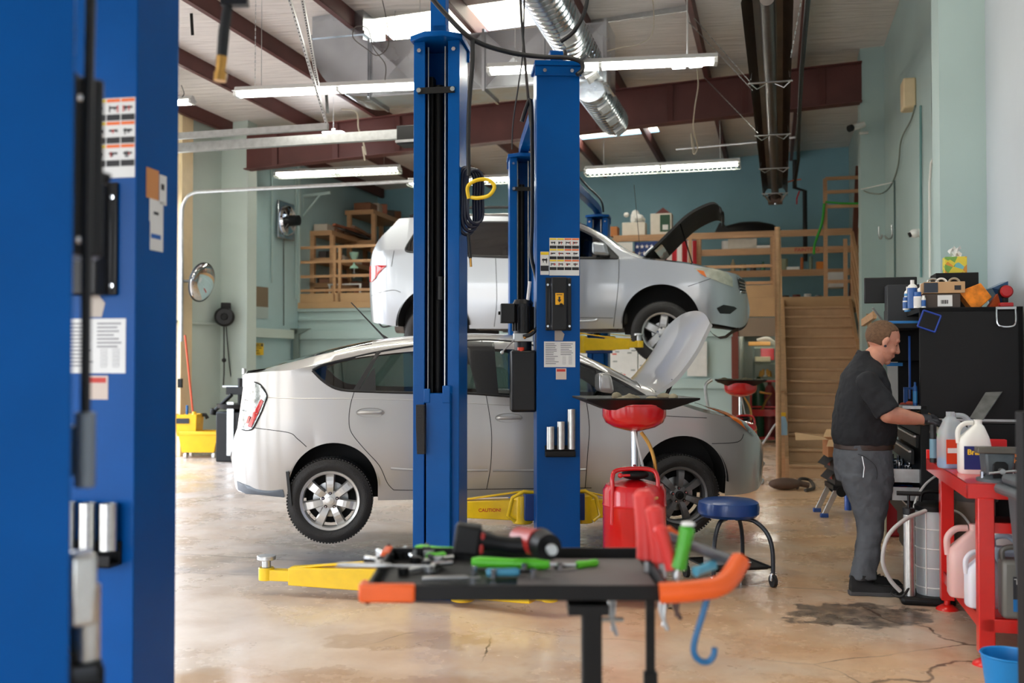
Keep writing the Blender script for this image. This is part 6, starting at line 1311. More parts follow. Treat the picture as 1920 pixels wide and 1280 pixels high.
m = MB(); c_ = [(-.06, -.045), (.05, -.06), (.062, .045), (-.05, .062)]; R2 = Matrix.Rotation(.35, 4, 'Y'); m.X = R2
for k in range(4): a, b = [(-.056, -.056), (.056, -.056), (.056, .056), (-.056, .056)][k], [(.056, -.056), (.056, .056), (-.056, .056), (-.056, -.056)][k]; m.cyl((a[0], -.006, a[1]), (b[0], -.006, b[1]), .006)
m.build('rim', mat('deep_blue_plastic', (28, 64, 160), .4), mg); m = MB(); m.X = R2; m.bb((-.055, -.008, -.055), (.055, 0, .055)).build('dish', M_blackm, mg)
lid = bthing('slanted_panel', 'dark blue slanting lid edge at the right frame edge behind the driver', 'lid', 0, 0, 0); lid.rotation_euler = (0, 0, 0); lid.location = (0, 0, 0)
a, b, c, d = at(1860, 540, 7.0), at(1990, 484, 6.6), at(1990, 560, 6.6), at(1880, 574, 7.0); dy = V((.05, .25, 0))
MB().add([a, b, c, d, a + dy, b + dy, c + dy, d + dy], [(0, 1, 2, 3), (7, 6, 5, 4), (0, 4, 5, 1), (1, 5, 6, 2), (2, 6, 7, 3), (3, 7, 4, 0)]).build('panel', mat('navy_panel', (48, 84, 128), .35, 0, .5), lid)
MB().tube([at(1895, 566, 6.9), at(1930, 552, 6.7), at(1990, 540, 6.5)], .014).build('edge_seal', M_black, lid)
lid.location = V((0, .35, 0)) if 0 else V((0, 0, 0))
mo_ = bthing('monitor', 'black flat monitor turned away above the man, before the far column', 'monitor', wb(1668, 545, 7.9)[0], 7.9, 0)
_, _, zt1 = wb(1668, 520, 7.9); _, _, zb1 = wb(1668, 568, 7.9)
MB().bb((-.18, -.02, zb1), (.19, .02, zt1)).build('screen_back', M_black, mo_, bevel=.006); MB().bb((-.03, .0, zb1 - .2), (.03, .04, zb1 + .03)).build('stand', M_blackm, mo_)
MB().bb((-.03, -.03, 1.50), (.23, .12, zb1 - .05)).build('stand_box', M_blackm, mo_, bevel=.01); mo_['label'] = 'black flat monitor and stand above the man, before the pale column'
bobj(MB().bb((-.12, -.1, 0), (.12, .1, .30)), 'dark_cabinet_box', mat('dark_grey_box', (44, 46, 50), .5), 'dark grey speaker-like box right of the monitor', 'box', wb(1694, 580, 7.75)[0], 7.75, wb(1694, 612, 7.75)[2] - .0)
MB_ = MB().bar(at(1636, 577, 7.3), at(1655, 602, 7.3), .02, .012).build('ruler', M_steel); tag(MB_, 'steel rule sticking up left of the man head', 'ruler')
tag(MB().bar(at(1618, 605, 8.6), at(1640, 590, 8.2), .03, .06).build('wood_offcut', M_wood), 'pine offcut leaning behind the man head', 'wood')
tag(MB().add([at(1664, 640, 7.75), at(1686, 642, 7.75), at(1688, 770, 7.75), at(1664, 770, 7.75)], [(0, 1, 2, 3)]).build('hanging_sheets', M_paper, smooth=0), 'white sheets hanging behind the man face', 'paper')
tag(MB().bb((-.05, -.02, 0), (.06, .02, .025)).build('blue_clamp', mat('bright_blue_plastic', (44, 132, 206), .4)), 'small blue and white clip behind the man chin', 'clip', None, at(1676, 686, 7.5), -A)
canlab('slim blue spray can standing in the hutch behind the gloves', 1716, 718, 762, 7.06, 4.2, (Mb1, Mb2, Mb1), .5, z=zm + .08)
tag(MB().bb((-.04, -.02, 0), (-.015, .02, .12)).bb((-.04, -.02, .105), (.03, .02, .12)).build('blue_bracket', Mb1), 'blue angled tool holder in the hutch behind the gloves', 'holder', None, at(1706, 758, 6.95), -A)
tag(MB().bb((-.1, -.1, -.02), (.05, .1, 0)).build('small_shelf', M_steel), 'small steel shelf under the blue can in the hutch', 'shelf', None, W(.92, 7.1, zm + .08), -A)
m = MB();
for k in range(7): m.ball((rr.uniform(-.04, .05), rr.uniform(-.03, .03), rr.uniform(-.03, .04)), (.03, .02, .025), 8, 6)
tag(m.build('red_rag', mat('dull_orange_red_rag', (178, 78, 60), .8)), 'crumpled orange-red rag by the gloved hands', 'rag', None, at(1697, 768, 6.85), 0)
bobj(MB().bb((0, -.03, 0), (.10, .03, .14)), 'outlet_box', mat('cream_box_plate', (190, 184, 170), .5), 'cream switch plate on the chest worktop near side', 'outlet', .98, 6.93, .97)
bobj(MB().bb((0, -.02, 0), (.05, .02, .20)), 'green_level', M_green, 'bright green strip standing at the chest worktop corner', 'tool', wb(1745, 860, 6.9)[0], 6.86, .84)
BD0, BD1, BW0, BW1, BZ = 5.38, 6.72, .925, 1.55, .895
wbn = bthing('workbench', 'bright red steel workbench with lower shelf at the right edge', 'workbench', BW0, BD0, 0)
bw, bd = BW1 - BW0, BD1 - BD0
MB().bb((0, 0, BZ - .006), (bw, bd, BZ)).bb((0, 0, BZ - .075), (.012, bd, BZ)).bb((0, 0, BZ - .075), (bw, .012, BZ)).bb((0, bd - .012, BZ - .075), (bw, bd, BZ + .055)).build('top', M_red2, wbn, bevel=.004)
for sx in (.05, bw - .12):
    for sy in (-.08 + .06, bd - .22):
        MB().bb((sx, sy, .06), (sx + .075, sy + .075, BZ - .07)).build('leg', M_red2, wbn, bevel=.004); MB().lathe([(0, .0), (.065, 0), (.06, .012), (.03, .03), (.018, .03), (.018, .06)], c=(sx + .037, sy + .037, 0), n=24).build('foot', M_red2, wbn)
MB().bb((.06, .03, .215), (bw - .05, bd - .16, .235)).bb((.06, .0, .17), (.072, bd - .15, .235)).bb((.06, -.02, .17), (bw - .05, -.008, .235)).build('lower_shelf', M_red2, wbn, bevel=.003)
MB().bb((.12, -.01, BZ - .24), (bw - .05, .02, BZ - .19)).build('cross_rail', M_red2, wbn)
def jug(label, w, d, z, sc_, m, handle='left', lab=None, liq=None, name='jug', rz=0):
    t = thing(name, label, 'jug', W(w, d, z), -A + rz); s = sc_
    secs = [(0, .075, .05), (.01, .08, .055), (.15, .08, .055), (.19, .072, .052), (.25, .03, .03), (.262, .02, .02), (.285, .02, .02)]
    mb = MB(); P = []
    for (h, a, b_) in secs:
        ring = []
        for k in range(33):
            th = 2 * PI * k / 32; c, si = math.cos(th), math.sin(th); n_ = 4 if h < .2 else 2.4
            r = (abs(c) ** n_ + abs(si) ** n_) ** (-1 / n_); ring.append(((c * r * a + (.02 if h > .2 else 0)) * s, si * r * b_ * s, h * s))
        P.append(ring)
    mb.grid(P); mb.add(P[0][:-1], [tuple(range(32))]); mb.add(P[-1][:-1], [tuple(range(32))]); mb.build('bottle', m, t)
    MB().tube(spline([(-.005 * s, 0, .268 * s), (-.05 * s, 0, .262 * s), (-.08 * s, 0, .225 * s), (-.078 * s, 0, .16 * s)], 6), [.013 * s] * 19, 10).build('handle', m, t)
    if lab:

        for g in (-1, 1):
            mm = MB(); mm.m(0).bb((-.066 * s, g * .0575 * s, .025 * s), (.066 * s, g * .0562 * s, .148 * s)); mm.m(1).bb((-.06 * s, g * .0585 * s, .08 * s), (.06 * s, g * .0575 * s, .105 * s)); mm.build('label', lab, t)
    if liq:
        mm = MB(); mm.add(*(lambda R: ([(x, y, .004 * s) for x, y in R] + [(x, y, liq[1] * s) for x, y in R], [tuple(range(32))[::-1], tuple(range(32, 64))] + [(i, (i + 1) % 32, 32 + (i + 1) % 32, 32 + i) for i in range(32)]))([(p[0] * .96, p[1] * .96) for p in P[1][:-1]])); mm.build('liquid', liq[0], t)
    return t
M_clear = softplastic('milky_plastic', (214, 222, 226), .42)
M_hdpe = mat('white_hdpe', (232, 230, 222), .35, coat=.2)
pj = lambda x, y, d: wb(x, y, d)[0]
jug('clear jug of blue fluid with an orange-red label on the red bench', pj(1790, 868, 6.15), 6.15, BZ, 1.12, M_clear, lab=[mat('label_orange_red', (226, 70, 30), .5), M_white], liq=(mat('blue_fluid', (40, 130, 200), .2), .05), rz=PI + .25)
bj = jug('white plastic jug with dark blue label on the bench, before the clear one', pj(1822, 874, 5.95), 5.88, BZ, 1.02, M_hdpe, lab=[mat('label_navy', (30, 44, 110), .5), mat('label_navy', (30, 44, 110), .5)], rz=.1)
text('Brake', .04, mat('label_yellow_ink', (245, 205, 50), .5), facing((-.005, -.0605, .118)) , bj, bold=.03)
canlab('slim black can with a silver-blue base label at the far end of the red bench', 1750, 785, 856, 6.45, 6.5, (M_black, mat('label_steel_blue', (110, 150, 170), .4), M_black), .95, z=BZ)
vs_ = bthing('bench_vise', 'grey cast bench vise on the near corner of the red bench', 'vise', pj(1872, 888, 5.5), 5.52, BZ)
M_cast = mat('grey_cast_iron', (84, 92, 96), .5, .3, noise=.15, nscale=18)
MB().lathe([(0, 0), (.10, 0), (.10, .015), (.07, .025), (.05, .05), (0, .05)], n=32).build('swivel_base', M_cast, vs_)
MB().add([(-.06, -.06, .03), (.06, -.06, .03), (.06, .1, .03), (-.06, .1, .03), (-.07, -.07, .15), (.07, -.07, .15), (.07, .1, .15), (-.07, .1, .15)], [(0, 3, 2, 1), (4, 5, 6, 7), (0, 1, 5, 4), (1, 2, 6, 5), (2, 3, 7, 6), (3, 0, 4, 7)]).build('body', M_cast, vs_, bevel=.012)
MB().bb((-.105, -.08, .145), (.105, -.03, .175)).build('front_jaw', mat('worn_jaw_steel', (104, 98, 90), .45, .6, noise=.2), vs_, bevel=.004); MB().bb((-.10, .0, .14), (.10, .05, .172)).build('rear_jaw', MATS['worn_jaw_steel'], vs_, bevel=.004)
MB().prism([(-.035, .02), (.035, .02), (.035, .09), (.02, .105), (-.02, .105), (-.035, .09)], -.078, -.06, 'Y').build('screw_arch', M_blackm, vs_, bevel=.004); MB().cyl((0, -.06, .06), (0, -.12, .06), .014).cyl((-.06, -.11, .05), (.06, -.11, .065), .006).build('screw', M_steel, vs_)
for g in (-.075, .08): MB().cyl((g, -.03, .01), (g, -.03, .05), .012, n=8).build('lock_bolt', M_chrome, vs_)
cbx = bobj(MB().bb((-.09, -.04, 0), (.09, .04, .085)), 'snack_box', mat('black_snack_box', (34, 28, 26), .4), 'black and orange printed snack box behind the vise', 'box', pj(1905, 868, 5.95), 5.95, BZ + .02)
m = MB(); m.bb((-.09, -.0415, .0), (-.055, -.0405, .085)).bb((-.09, -.0415, .07), (.09, -.0405, .085)); m.build('orange_print', mat('print_orange', (240, 150, 40), .5), cbx)
text('CHILLE', .035, MATS['print_orange'], facing((.01, -.042, .05)), cbx, bold=.03)
bobj(MB().bb((-.1, -.05, 0), (.12, .05, .018)), 'white_tray', M_white, 'white tray under the snack box on the bench', 'tray', pj(1905, 870, 5.95), 5.94, BZ)
bobj(MB().bb((-.045, -.03, 0), (.045, .03, .075)), 'red_case', mat('ribbed_red_case', (206, 26, 30), .4), 'small ribbed red case above the white jug', 'case', pj(1871, 830, 6.6), 6.6, BZ + .06)
bobj(MB().bb((-.07, -.1, 0), (.1, .1, .06)), 'dark_case', M_blackm, 'dark low case under the red case at the back of the bench', 'case', pj(1871, 840, 6.6), 6.58, BZ)
tag(MB().add([at(1848, 735, 6.35), at(1878, 734, 6.3), at(1842, 787, 6.15), at(1818, 783, 6.2)] + [p + V((.01, .008, 0)) for p in (at(1848, 735, 6.35), at(1878, 734, 6.3), at(1842, 787, 6.15), at(1818, 783, 6.2))], [(0, 1, 2, 3), (7, 6, 5, 4), (0, 4, 5, 1), (1, 5, 6, 2), (2, 6, 7, 3), (3, 7, 4, 0)]).build('steel_plate', mat('brushed_dark_plate', (128, 130, 130), .35, .7, noise=.3, nscale=12), smooth=0), 'tilted dark steel plate leaning behind the jugs', 'plate')
for k, (x0, y0, x1, y1, mm, lb) in enumerate(((1870, 882, 1912, 878, M_chrome, 'chrome wrench'), (1885, 872, 1915, 890, mat('salmon_handle', (190, 120, 110), .5), 'pinkish-handled tool'), (1880, 890, 1915, 884, M_blackm, 'black-handled tool'))):
    tag(MB().cyl(at(x0, y0, 5.6), at(x1, y1, 5.5), .01).build('hand_tool', mm), '%s lying right of the vise on the bench' % lb, 'hand tool')
def shelfz(): return .236
pk = jug('big translucent pink jug lying on the lower bench shelf', pj(1808, 1090, 6.0), 5.85, .237, 1.36, softplastic('pinkish_milky_plastic', (232, 190, 184), .85), rz=0, name='large_jug')
jug('narrow white jug with purple liquid, lower bench shelf', pj(1852, 1140, 5.5), 5.62, .237, 1.05, softplastic('white_milky_plastic', (232, 232, 240), .85), liq=(mat('purple_fluid', (96, 86, 130), .3), .04), name='narrow_jug', rz=.2)
for k, (x, d, m_, lb) in enumerate(((1908, 5.42, mat('grey_oil_jug', (120, 118, 112), .35), 'grey oil jug with a black and blue label at the near end of the shelf'), (1890, 5.75, mat('pale_blue_oil_jug', (160, 176, 190), .35), 'pale blue-grey oil jug behind the grey one on the shelf'))):
    t = thing('oil_jug', lb, 'oil jug', W(pj(x, 1180, d) + .02, d, .237), -A); MB().bb((-.10, -.055, 0), (.11, .055, .29)).build('bottle', m_, t, bevel=.022, seg=3); MB().cyl((.06, 0, .28), (.06, 0, .33), .025).build('cap', M_black, t); MB().tube(spline([(-.08, 0, .26), (-.085, 0, .33), (-.02, 0, .345), (.03, 0, .31)], 5), .014).build('handle', m_, t)
    mm = MB(); mm.m(0).bb((-.05, -.0565, .10), (.09, -.0555, .21)); mm.m(1).bb((-.05, -.0565, .04), (.09, -.0555, .10)); mm.build('label', [M_ink, mat('label_cyan_blue', (30, 120, 190), .5)], t)
    if k == 0: text('TURBO', .04, M_white, facing((.02, -.057, .185)), t)
wbk = bthing('white_pail', 'white pail with dark lid and red lettering behind the near bench leg', 'pail', pj(1888, 1000, 6.1), 6.15, .237)
MB().lathe([(0, 0), (.13, 0), (.145, .30), (.15, .30), (.15, .34), (.145, .34)], n=40).build('pail_body', M_white, wbk); MB().lathe([(.152, .33), (.155, .37), (0, .38)], n=40).build('lid', M_blackm, wbk); MB().lathe([(.136, .06), (.139, .12)], n=40, arc=2, a0=-PI / 2 - 1).build('red_label', Mr1, wbk)
ex = thing('fluid_extractor', 'tall milky fluid extractor with a silver pump, black base, beside the far bench leg', 'fluid extractor', fl(1735, 1128), -A)
s_ = FP / ex.location.y
MB().bb((-.155, -.13, 0), (.16, .17, .05)).build('base', M_blackm, ex, bevel=.02, seg=3)
MB().lathe([(0, .05), (.095, .05), (.10, .08), (.10, .56), (.09, .58)], c=(.05, .03, 0), n=40).build('tank', softplastic('milky_tank_plastic', (208, 212, 214), .7), ex)
m = MB()
for z in (.10, .22, .34, .46): m.lathe([(.101, z - .004), (.104, z), (.101, z + .004)], c=(.05, .03, 0), n=40)
for t_ in (-2.1, -1.2, -.3): m.cyl((.05 + .103 * math.cos(t_), .03 + .103 * math.sin(t_), .06), (.05 + .103 * math.cos(t_), .03 + .103 * math.sin(t_), .56), .004)
m.build('tank_rib', M_white, ex)
MB().lathe([(0, .052), (.094, .052), (.094, .22), (0, .22)], c=(.05, .03, 0), n=32).build('waste_fluid', mat('murky_grey_fluid', (110, 122, 134), .3), ex)
MB().lathe([(.105, .57), (.108, .60), (.08, .62), (0, .62)], c=(.05, .03, 0), n=40).build('lid', M_blackm, ex)
MB().tube(spline([(-.02, .03, .62), (0, .03, .68), (.1, .03, .68), (.12, .03, .62)], 5), .012).build('lid_handle', M_blackm, ex)
MB().cyl((-.10, -.06, .05), (-.10, -.06, .56), .034, n=28).build('pump_tube', M_alu, ex); MB().cyl((-.10, -.06, .55), (-.10, -.06, .59), .037, n=28).cyl((-.10, -.06, .59), (-.10, -.06, .68), .009).cyl((-.17, -.06, .68), (-.03, -.06, .68), .014).build('pump_handle', M_black, ex)
for z in (.36, .42): MB().bb((.09, -.072, z), (.13, -.07, z + .045)).build('warning_label', mat('label_amber', (240, 175, 25), .6), ex) if 0 else None
m = MB()
for z in (.33, .42): m.X = Matrix.Rotation(0, 4, 'Z'); m.box((.135, -.048, z), (.04, .002, .05), (0, 0, .75))
m.build('warning_label', MATS['label_amber'], ex)
M_hose = mat('pale_clear_hose', (196, 196, 194), .35)
tag(MB().tube(spline([at(1758, 948, 6.2), at(1728, 960, 6.2), at(1695, 975, 6.15), at(1665, 1005, 6.1), at(1655, 1050, 6.1), at(1668, 1085, 6.1), at(1688, 1108, 6.1)], 8), .013, 10).build('clear_hose', M_hose), 'thick pale hose arching down beside the man shoes', 'hose')
tag(MB().tube(spline([at(1757, 890, 6.5), at(1735, 908, 6.45), at(1718, 935, 6.4), at(1712, 962, 6.35)], 8), .008, 8).build('clear_hose', M_hose), 'thin pale hose running up to the bench leg', 'hose')
tag(MB().tube(spline([at(1772, 952, 6.4), at(1800, 962, 6.3), at(1820, 985, 6.2), at(1835, 1010, 6.2)], 8), .008, 8).build('clear_hose', M_hose), 'pale hose behind the bench legs', 'hose')
tag(MB().tube(spline([at(1768, 948, 6.7), at(1785, 920, 6.7), at(1795, 900, 6.7), at(1802, 880, 6.7)], 8), .004, 6).build('wire', M_hose), 'thin white wire under the red bench', 'wire')
tag(MB().tube(spline([at(1680, 1100, 6.3), at(1672, 1112, 6.25), at(1690, 1118, 6.2), at(1706, 1100, 6.2)], 8), .008, 8).build('cord', M_cable), 'black cord looped on the floor at the extractor base', 'cord')
ex2 = bthing('fluid_extractor', 'brownish fluid canister with a wire bail standing behind the bench shelf', 'fluid extractor', pj(1828, 1000, 6.9), 6.9, 0)
MB().lathe([(0, .1), (.12, .1), (.12, .62), (.10, .64)], n=32).build('tank', mat('oil_stained_tank', (110, 96, 82), .5, noise=.2), ex2); MB().lathe([(.135, .62), (.14, .66), (0, .67)], n=32).build('lid', mat('dirty_lid', (70, 66, 62), .5), ex2); MB().tube(spline([(-.08, 0, .66), (-.08, 0, .76), (.08, 0, .76), (.08, 0, .66)], 6), .006).build('bail', M_blackm, ex2)
cj = thing('cream_jug', 'tall cream jug on the floor behind the man shins', 'jug', fl(1647, 1014), -A); MB().add([(-.05, -.08, 0), (.06, -.08, 0), (.06, .08, 0), (-.05, .08, 0), (-.05, -.08, .34), (.06, -.08, .34), (.06, .08, .34), (-.05, .08, .34), (0.0, -.04, .45), (.055, -.04, .45), (.055, .04, .45), (0, .04, .45)], [(0, 3, 2, 1), (0, 1, 5, 4), (1, 2, 6, 5), (2, 3, 7, 6), (3, 0, 4, 7), (4, 5, 9, 8), (5, 6, 10, 9), (6, 7, 11, 10), (7, 4, 8, 11), (8, 9, 10, 11)]).build('bottle', mat('cream_plastic', (216, 208, 184), .45), cj, bevel=.015); MB().cyl((.03, 0, .44), (.03, 0, .48), .025).build('cap', M_white, cj)
rc_ = thing('red_fuel_can', 'dark red can standing right of the cream jug', 'fuel can', fl(1673, 1003), -A); MB().bb((-.07, -.1, 0), (.07, .1, .44)).build('can_body', mat('dark_red_plastic', (150, 20, 34), .35), rc_, bevel=.02, seg=3); MB().cyl((-.0, 0, .43), (-.02, 0, .5), .03).build('spout', mat('pink_cap', (190, 60, 110), .4), rc_)
pf = thing('work_platform', 'small folding aluminium platform with blue feet under the boxes', 'step platform', fl(1560, 966), -A + .15)
FZ = .31
MB().bb((-.02, -.15, FZ - .05), (.55, .25, FZ)).build('platform_top', M_blackm, pf, bevel=.005)
for sy in (-.13, .22):
    for x0, x1 in ((-.10, .02), (.63, .5)): MB().bar((x0, sy, .02), (x1, sy, FZ - .04), .05, .025, (0, 1, 0)).build('leg', M_alu, pf, bevel=.003); MB().box((x0, sy, .02), (.075, .045, .04)).build('foot', mat('foot_blue', (30, 70, 140), .5), pf, bevel=.005)
    MB().lathe([(0, -.01), (.05, -.01), (.05, .01), (0, .01)], c=(.06, sy - .02, FZ - .06), ax='Y', n=16).build('hinge', M_blackm, pf)
for k, (dx, z) in enumerate(((.02, FZ + .0), (.0, FZ + .135))):
    t = tag(MB().bb((-.02, -.15, 0), (.5, .22, .13)).build('black_carton', mat('black_printed_carton', (36, 34, 34), .55), bevel=.004), 'black printed carton on the platform, %s of the two' % ('lower', 'upper')[k], 'box', None, pf.location + V((dx, -.0, z + .001)), -A + .15 + .04 * k)
    text('IMPORT', .055, mat('silver_print', (206, 204, 200), .5), facing((.30, -.152, .06)), t, bold=.0); MB().bb((-.022, -.02, .04), (-.0205, .1, .08)).build('red_mark', Mr1, t)
    MB().add([(-.02, -.15, .125), (-.02, .22, .125), (-.09, .2, .05), (-.09, -.13, .05)], [(0, 1, 2, 3)]).build('flap', MATS['black_printed_carton'], t)
ct = thing('open_carton', 'open brown cardboard carton with a wide flap on top of the black cartons', 'box', pf.location + V((.0, 0, FZ + .27)), -A + .1)
MB().bb((-.05, -.15, 0), (.45, .2, .01)).bb((-.05, -.15, 0), (.45, -.145, .17)).bb((-.05, .195, 0), (.45, .2, .17)).bb((-.055, -.15, 0), (-.05, .2, .17)).build('carton_body', mat('inside_kraft', (176, 118, 74), .75, noise=.05), ct)
MB().add([(-.05, -.15, .17), (-.05, .2, .17), (-.33, .14, .22), (-.36, -.16, .16)], [(0, 1, 2, 3)]).build('flap', M_kraft, ct); MB().add([(-.05, -.15, .17), (.45, -.15, .17), (.30, -.34, .10), (-.10, -.34, .12)], [(0, 1, 2, 3)]).build('flap', M_kraft, ct); MB().add([(-.05, .2, .17), (.45, .2, .17), (.4, .32, .24), (.0, .32, .24)], [(0, 1, 2, 3)]).build('flap', M_kraft, ct)
tag(MB().lathe([(0, 0), (.035, 0), (.035, .15), (.015, .18), (.015, .2), (0, .2)], n=20).build('blue_bottle', mat('royal_blue_bottle', (30, 80, 170), .3)), 'blue bottle on the floor at the man back heel side', 'bottle', None, fl(1590, 956), 0)
cc = thing('muffler', 'brown rusty muffler shell lying on the floor before the stairs', 'muffler', fl(1472, 918), .1)
MB().ball((0, 0, .07), (.2, .1, .07), 20, 12).cyl((.15, 0, .08), (.28, -.02, .05), .035).build('shell', mat('rusty_brown_metal', (96, 74, 62), .7, .3, noise=.2), cc)
tag(MB().tube(spline([fl(1495, 914, .03), fl(1500, 898, .08), fl(1518, 900, .05), fl(1526, 914, .03), fl(1510, 919, .02)], 6), .02).build('strap_loop', mat('dark_brown_strap', (66, 58, 52), .8)), 'dark strap loop on the floor right of the muffler', 'strap')
sb = thing('spray_bottle', 'spray bottle with yellow trigger hung by the foot of the handrail', 'spray bottle', at(1469, 815, 12.9), 0)
MB().lathe([(0, 0), (.05, 0), (.05, .15), (.03, .22), (.015, .24), (0, .24)], n=20).build('bottle', mat('blue_label_bottle', (150, 180, 205), .4), sb); MB().bb((-.04, -.012, .24), (.03, .012, .29)).build('trigger', M_by, sb)
tag(MB().lathe([(0, 0), (.045, 0), (.045, .38), (.03, .42), (0, .42)], n=20).build('white_tube', M_paper), 'white cylinder under the hanging spray bottle', 'tube', None, fl(1468, 850, .25) , 0)
tag(MB().lathe(can(.05, .28), n=20).build('red_can', Mr1), 'red and blue aerosol can on the floor by the handrail foot', 'can', None, fl(1466, 884), 0)
tag(MB().tube(spline([at(1420, 845, 13.1), at(1438, 820, 13.1), at(1452, 798, 13.1), at(1466, 785, 13.1)], 6), .014).build('pale_hose', M_hose), 'pale hose curving up to the handrail behind the bumper', 'hose')
def rw(x, y, off=.02): return atw(x, y, WR - off)
tag(MB().tube([rw(1756, -40, .1), rw(1756, 285, .1)], .012).tube([rw(1756, 285, .1), rw(1746, 305, .1), rw(1743, 345, .1), rw(1744, 520, .1)], .012).build('white_conduit', M_white), 'white conduit running down the right wall beside the near column', 'pipe')
tag(MB().tube([rw(1750, -40, .06), rw(1750, 200, .06), rw(1752, 300, .06), rw(1756, 385, .08), rw(1763, 430, .12), rw(1764, 520, .12)], .018).build('black_conduit', M_cable), 'black cable running down the right wall beside the white conduit', 'cable')
tag(MB().tube([rw(1726, 198), rw(1727, 520)], .014).build('teal_conduit', mat('teal_painted_conduit', (96, 140, 140), .5)), 'teal painted conduit below the cream siren box', 'pipe')
tag(MB().tube([rw(1677, 338), rw(1678, 520)], .012).build('dark_conduit', mat('dark_teal_conduit', (70, 96, 96), .5)), 'dark thin pipe on the right wall left of the teal conduit', 'pipe')
si = thing('siren_box', 'cream siren box high on the right wall', 'siren', rw(1715, 178, 0) , -A); MB().bb((-.14, -.14, -.17), (.0, .14, .17)).build('housing', M_cream, si, bevel=.02)
tag(MB().tube(spline([rw(1716, 198, .03), rw(1708, 225, .03), rw(1690, 262, .03), rw(1684, 310, .03), rw(1672, 345, .03), rw(1655, 362, .3), rw(1632, 362, .33), rw(1620, 358, .33)], 6), .010).build('siren_cable', mat('grey_green_cable', (120, 130, 120), .6)), 'thin cable drooping from the siren box to the far column', 'cable')
tag(MB().tube([rw(1672, 342, .03), W(1.25, DF - .02, wb(1620, 355, DF)[2])], .008).build('pale_wire', M_white), 'pale wire stretched to the far column', 'wire')
ca = thing('security_camera', 'white dome camera on the right wall above the tissue box', 'camera', rw(1728, 437, .0), -A)
MB().cyl((0, 0, 0), (-.03, 0, 0), .05).build('mount', M_white, ca); MB().ball((-.07, 0, 0), (.06, .05, .05), 16, 10).build('dome', M_white, ca); MB().cyl((-.11, -.01, -.01), (-.135, -.01, -.02), .028).build('lens', M_black, ca)
c2 = thing('security_camera', 'white bullet camera on a bracket at the far column top', 'camera', atd(1612, 246, DF - .05), 0); MB().cyl((0, 0, -.03), (.12, 0, -.02), .02).build('bracket', M_white, c2); MB().cyl((-.12, -.05, .04), (.06, 0, .1), .045).build('body', M_white, c2); MB().cyl((-.13, -.05, .04), (-.18, -.07, .02), .05).build('hood', M_black, c2)
for k, x in enumerate((1648, 1672)): tag(MB().tube(spline([(0, 0, .16), (0, -.02, .02), (.02, -.09, -.02), (.03, -.13, .03)] if k == 0 else [(0, -.0, .17), (-.0, -.03, .02), (-.05, -.08, -.02), (-.1, -.1, .02)], 5), .012).build('wall_hook', M_steel), '%s hook on the wall above the monitor' % ('left grey', 'right grey')[k], 'hook', None, atd(x, 446, 14.9) if k == 0 else rw(x, 446, .05), -A)
bn = thing('rubbish_bin', 'grey plastic rubbish bin at the right frame edge before the bench', 'bin', at(2008, 1300, 4.62), -A + .1); bn.location.z = 0
M_bin = mat('grey_bin_plastic', (84, 90, 94), .5)
MB().add([(-.13, -.15, 0), (.2, -.15, 0), (.2, .2, 0), (-.13, .2, 0), (-.19, -.2, .86), (.26, -.2, .86), (.26, .26, .86), (-.19, .26, .86)], [(0, 3, 2, 1), (0, 1, 5, 4), (1, 2, 6, 5), (2, 3, 7, 6), (3, 0, 4, 7)]).build('bin_body', M_bin, bn, bevel=.02)
MB().bb((-.24, -.25, .85), (.30, .30, .90)).build('lid_rim', M_bin, bn, bevel=.02); MB().bb((-.21, -.22, .90), (.30, .28, .95)).build('lid', M_bin, bn, bevel=.02)
pp_ = thing('equipment_frame', 'blurred black frame upright at the very right edge', 'frame', at(1921, 900, 3.2), 0); pp_.location.z = 0
MB().bb((-.014, -.02, 0), (.035, .03, 1.34)).build('upright', M_blackm, pp_, bevel=.004); MB().bb((-.05, -.05, 0), (.25, .3, .03)).build('base', M_blackm, pp_)
bb_ = thing('blue_bucket', 'bright blue bucket in the lower right corner', 'bucket', (0, 0, 0)); c_ = at(1893, 1240, 4.35); bb_.location = (c_.x, c_.y, 0)
MB().lathe([(0, 0), (.085, 0), (.115, .225), (.121, .23), (.117, .235), (.109, .23), (.08, .01), (0, .01)], n=48).build('pail', mat('bright_cyan_bucket', (20, 130, 200), .4), bb_)
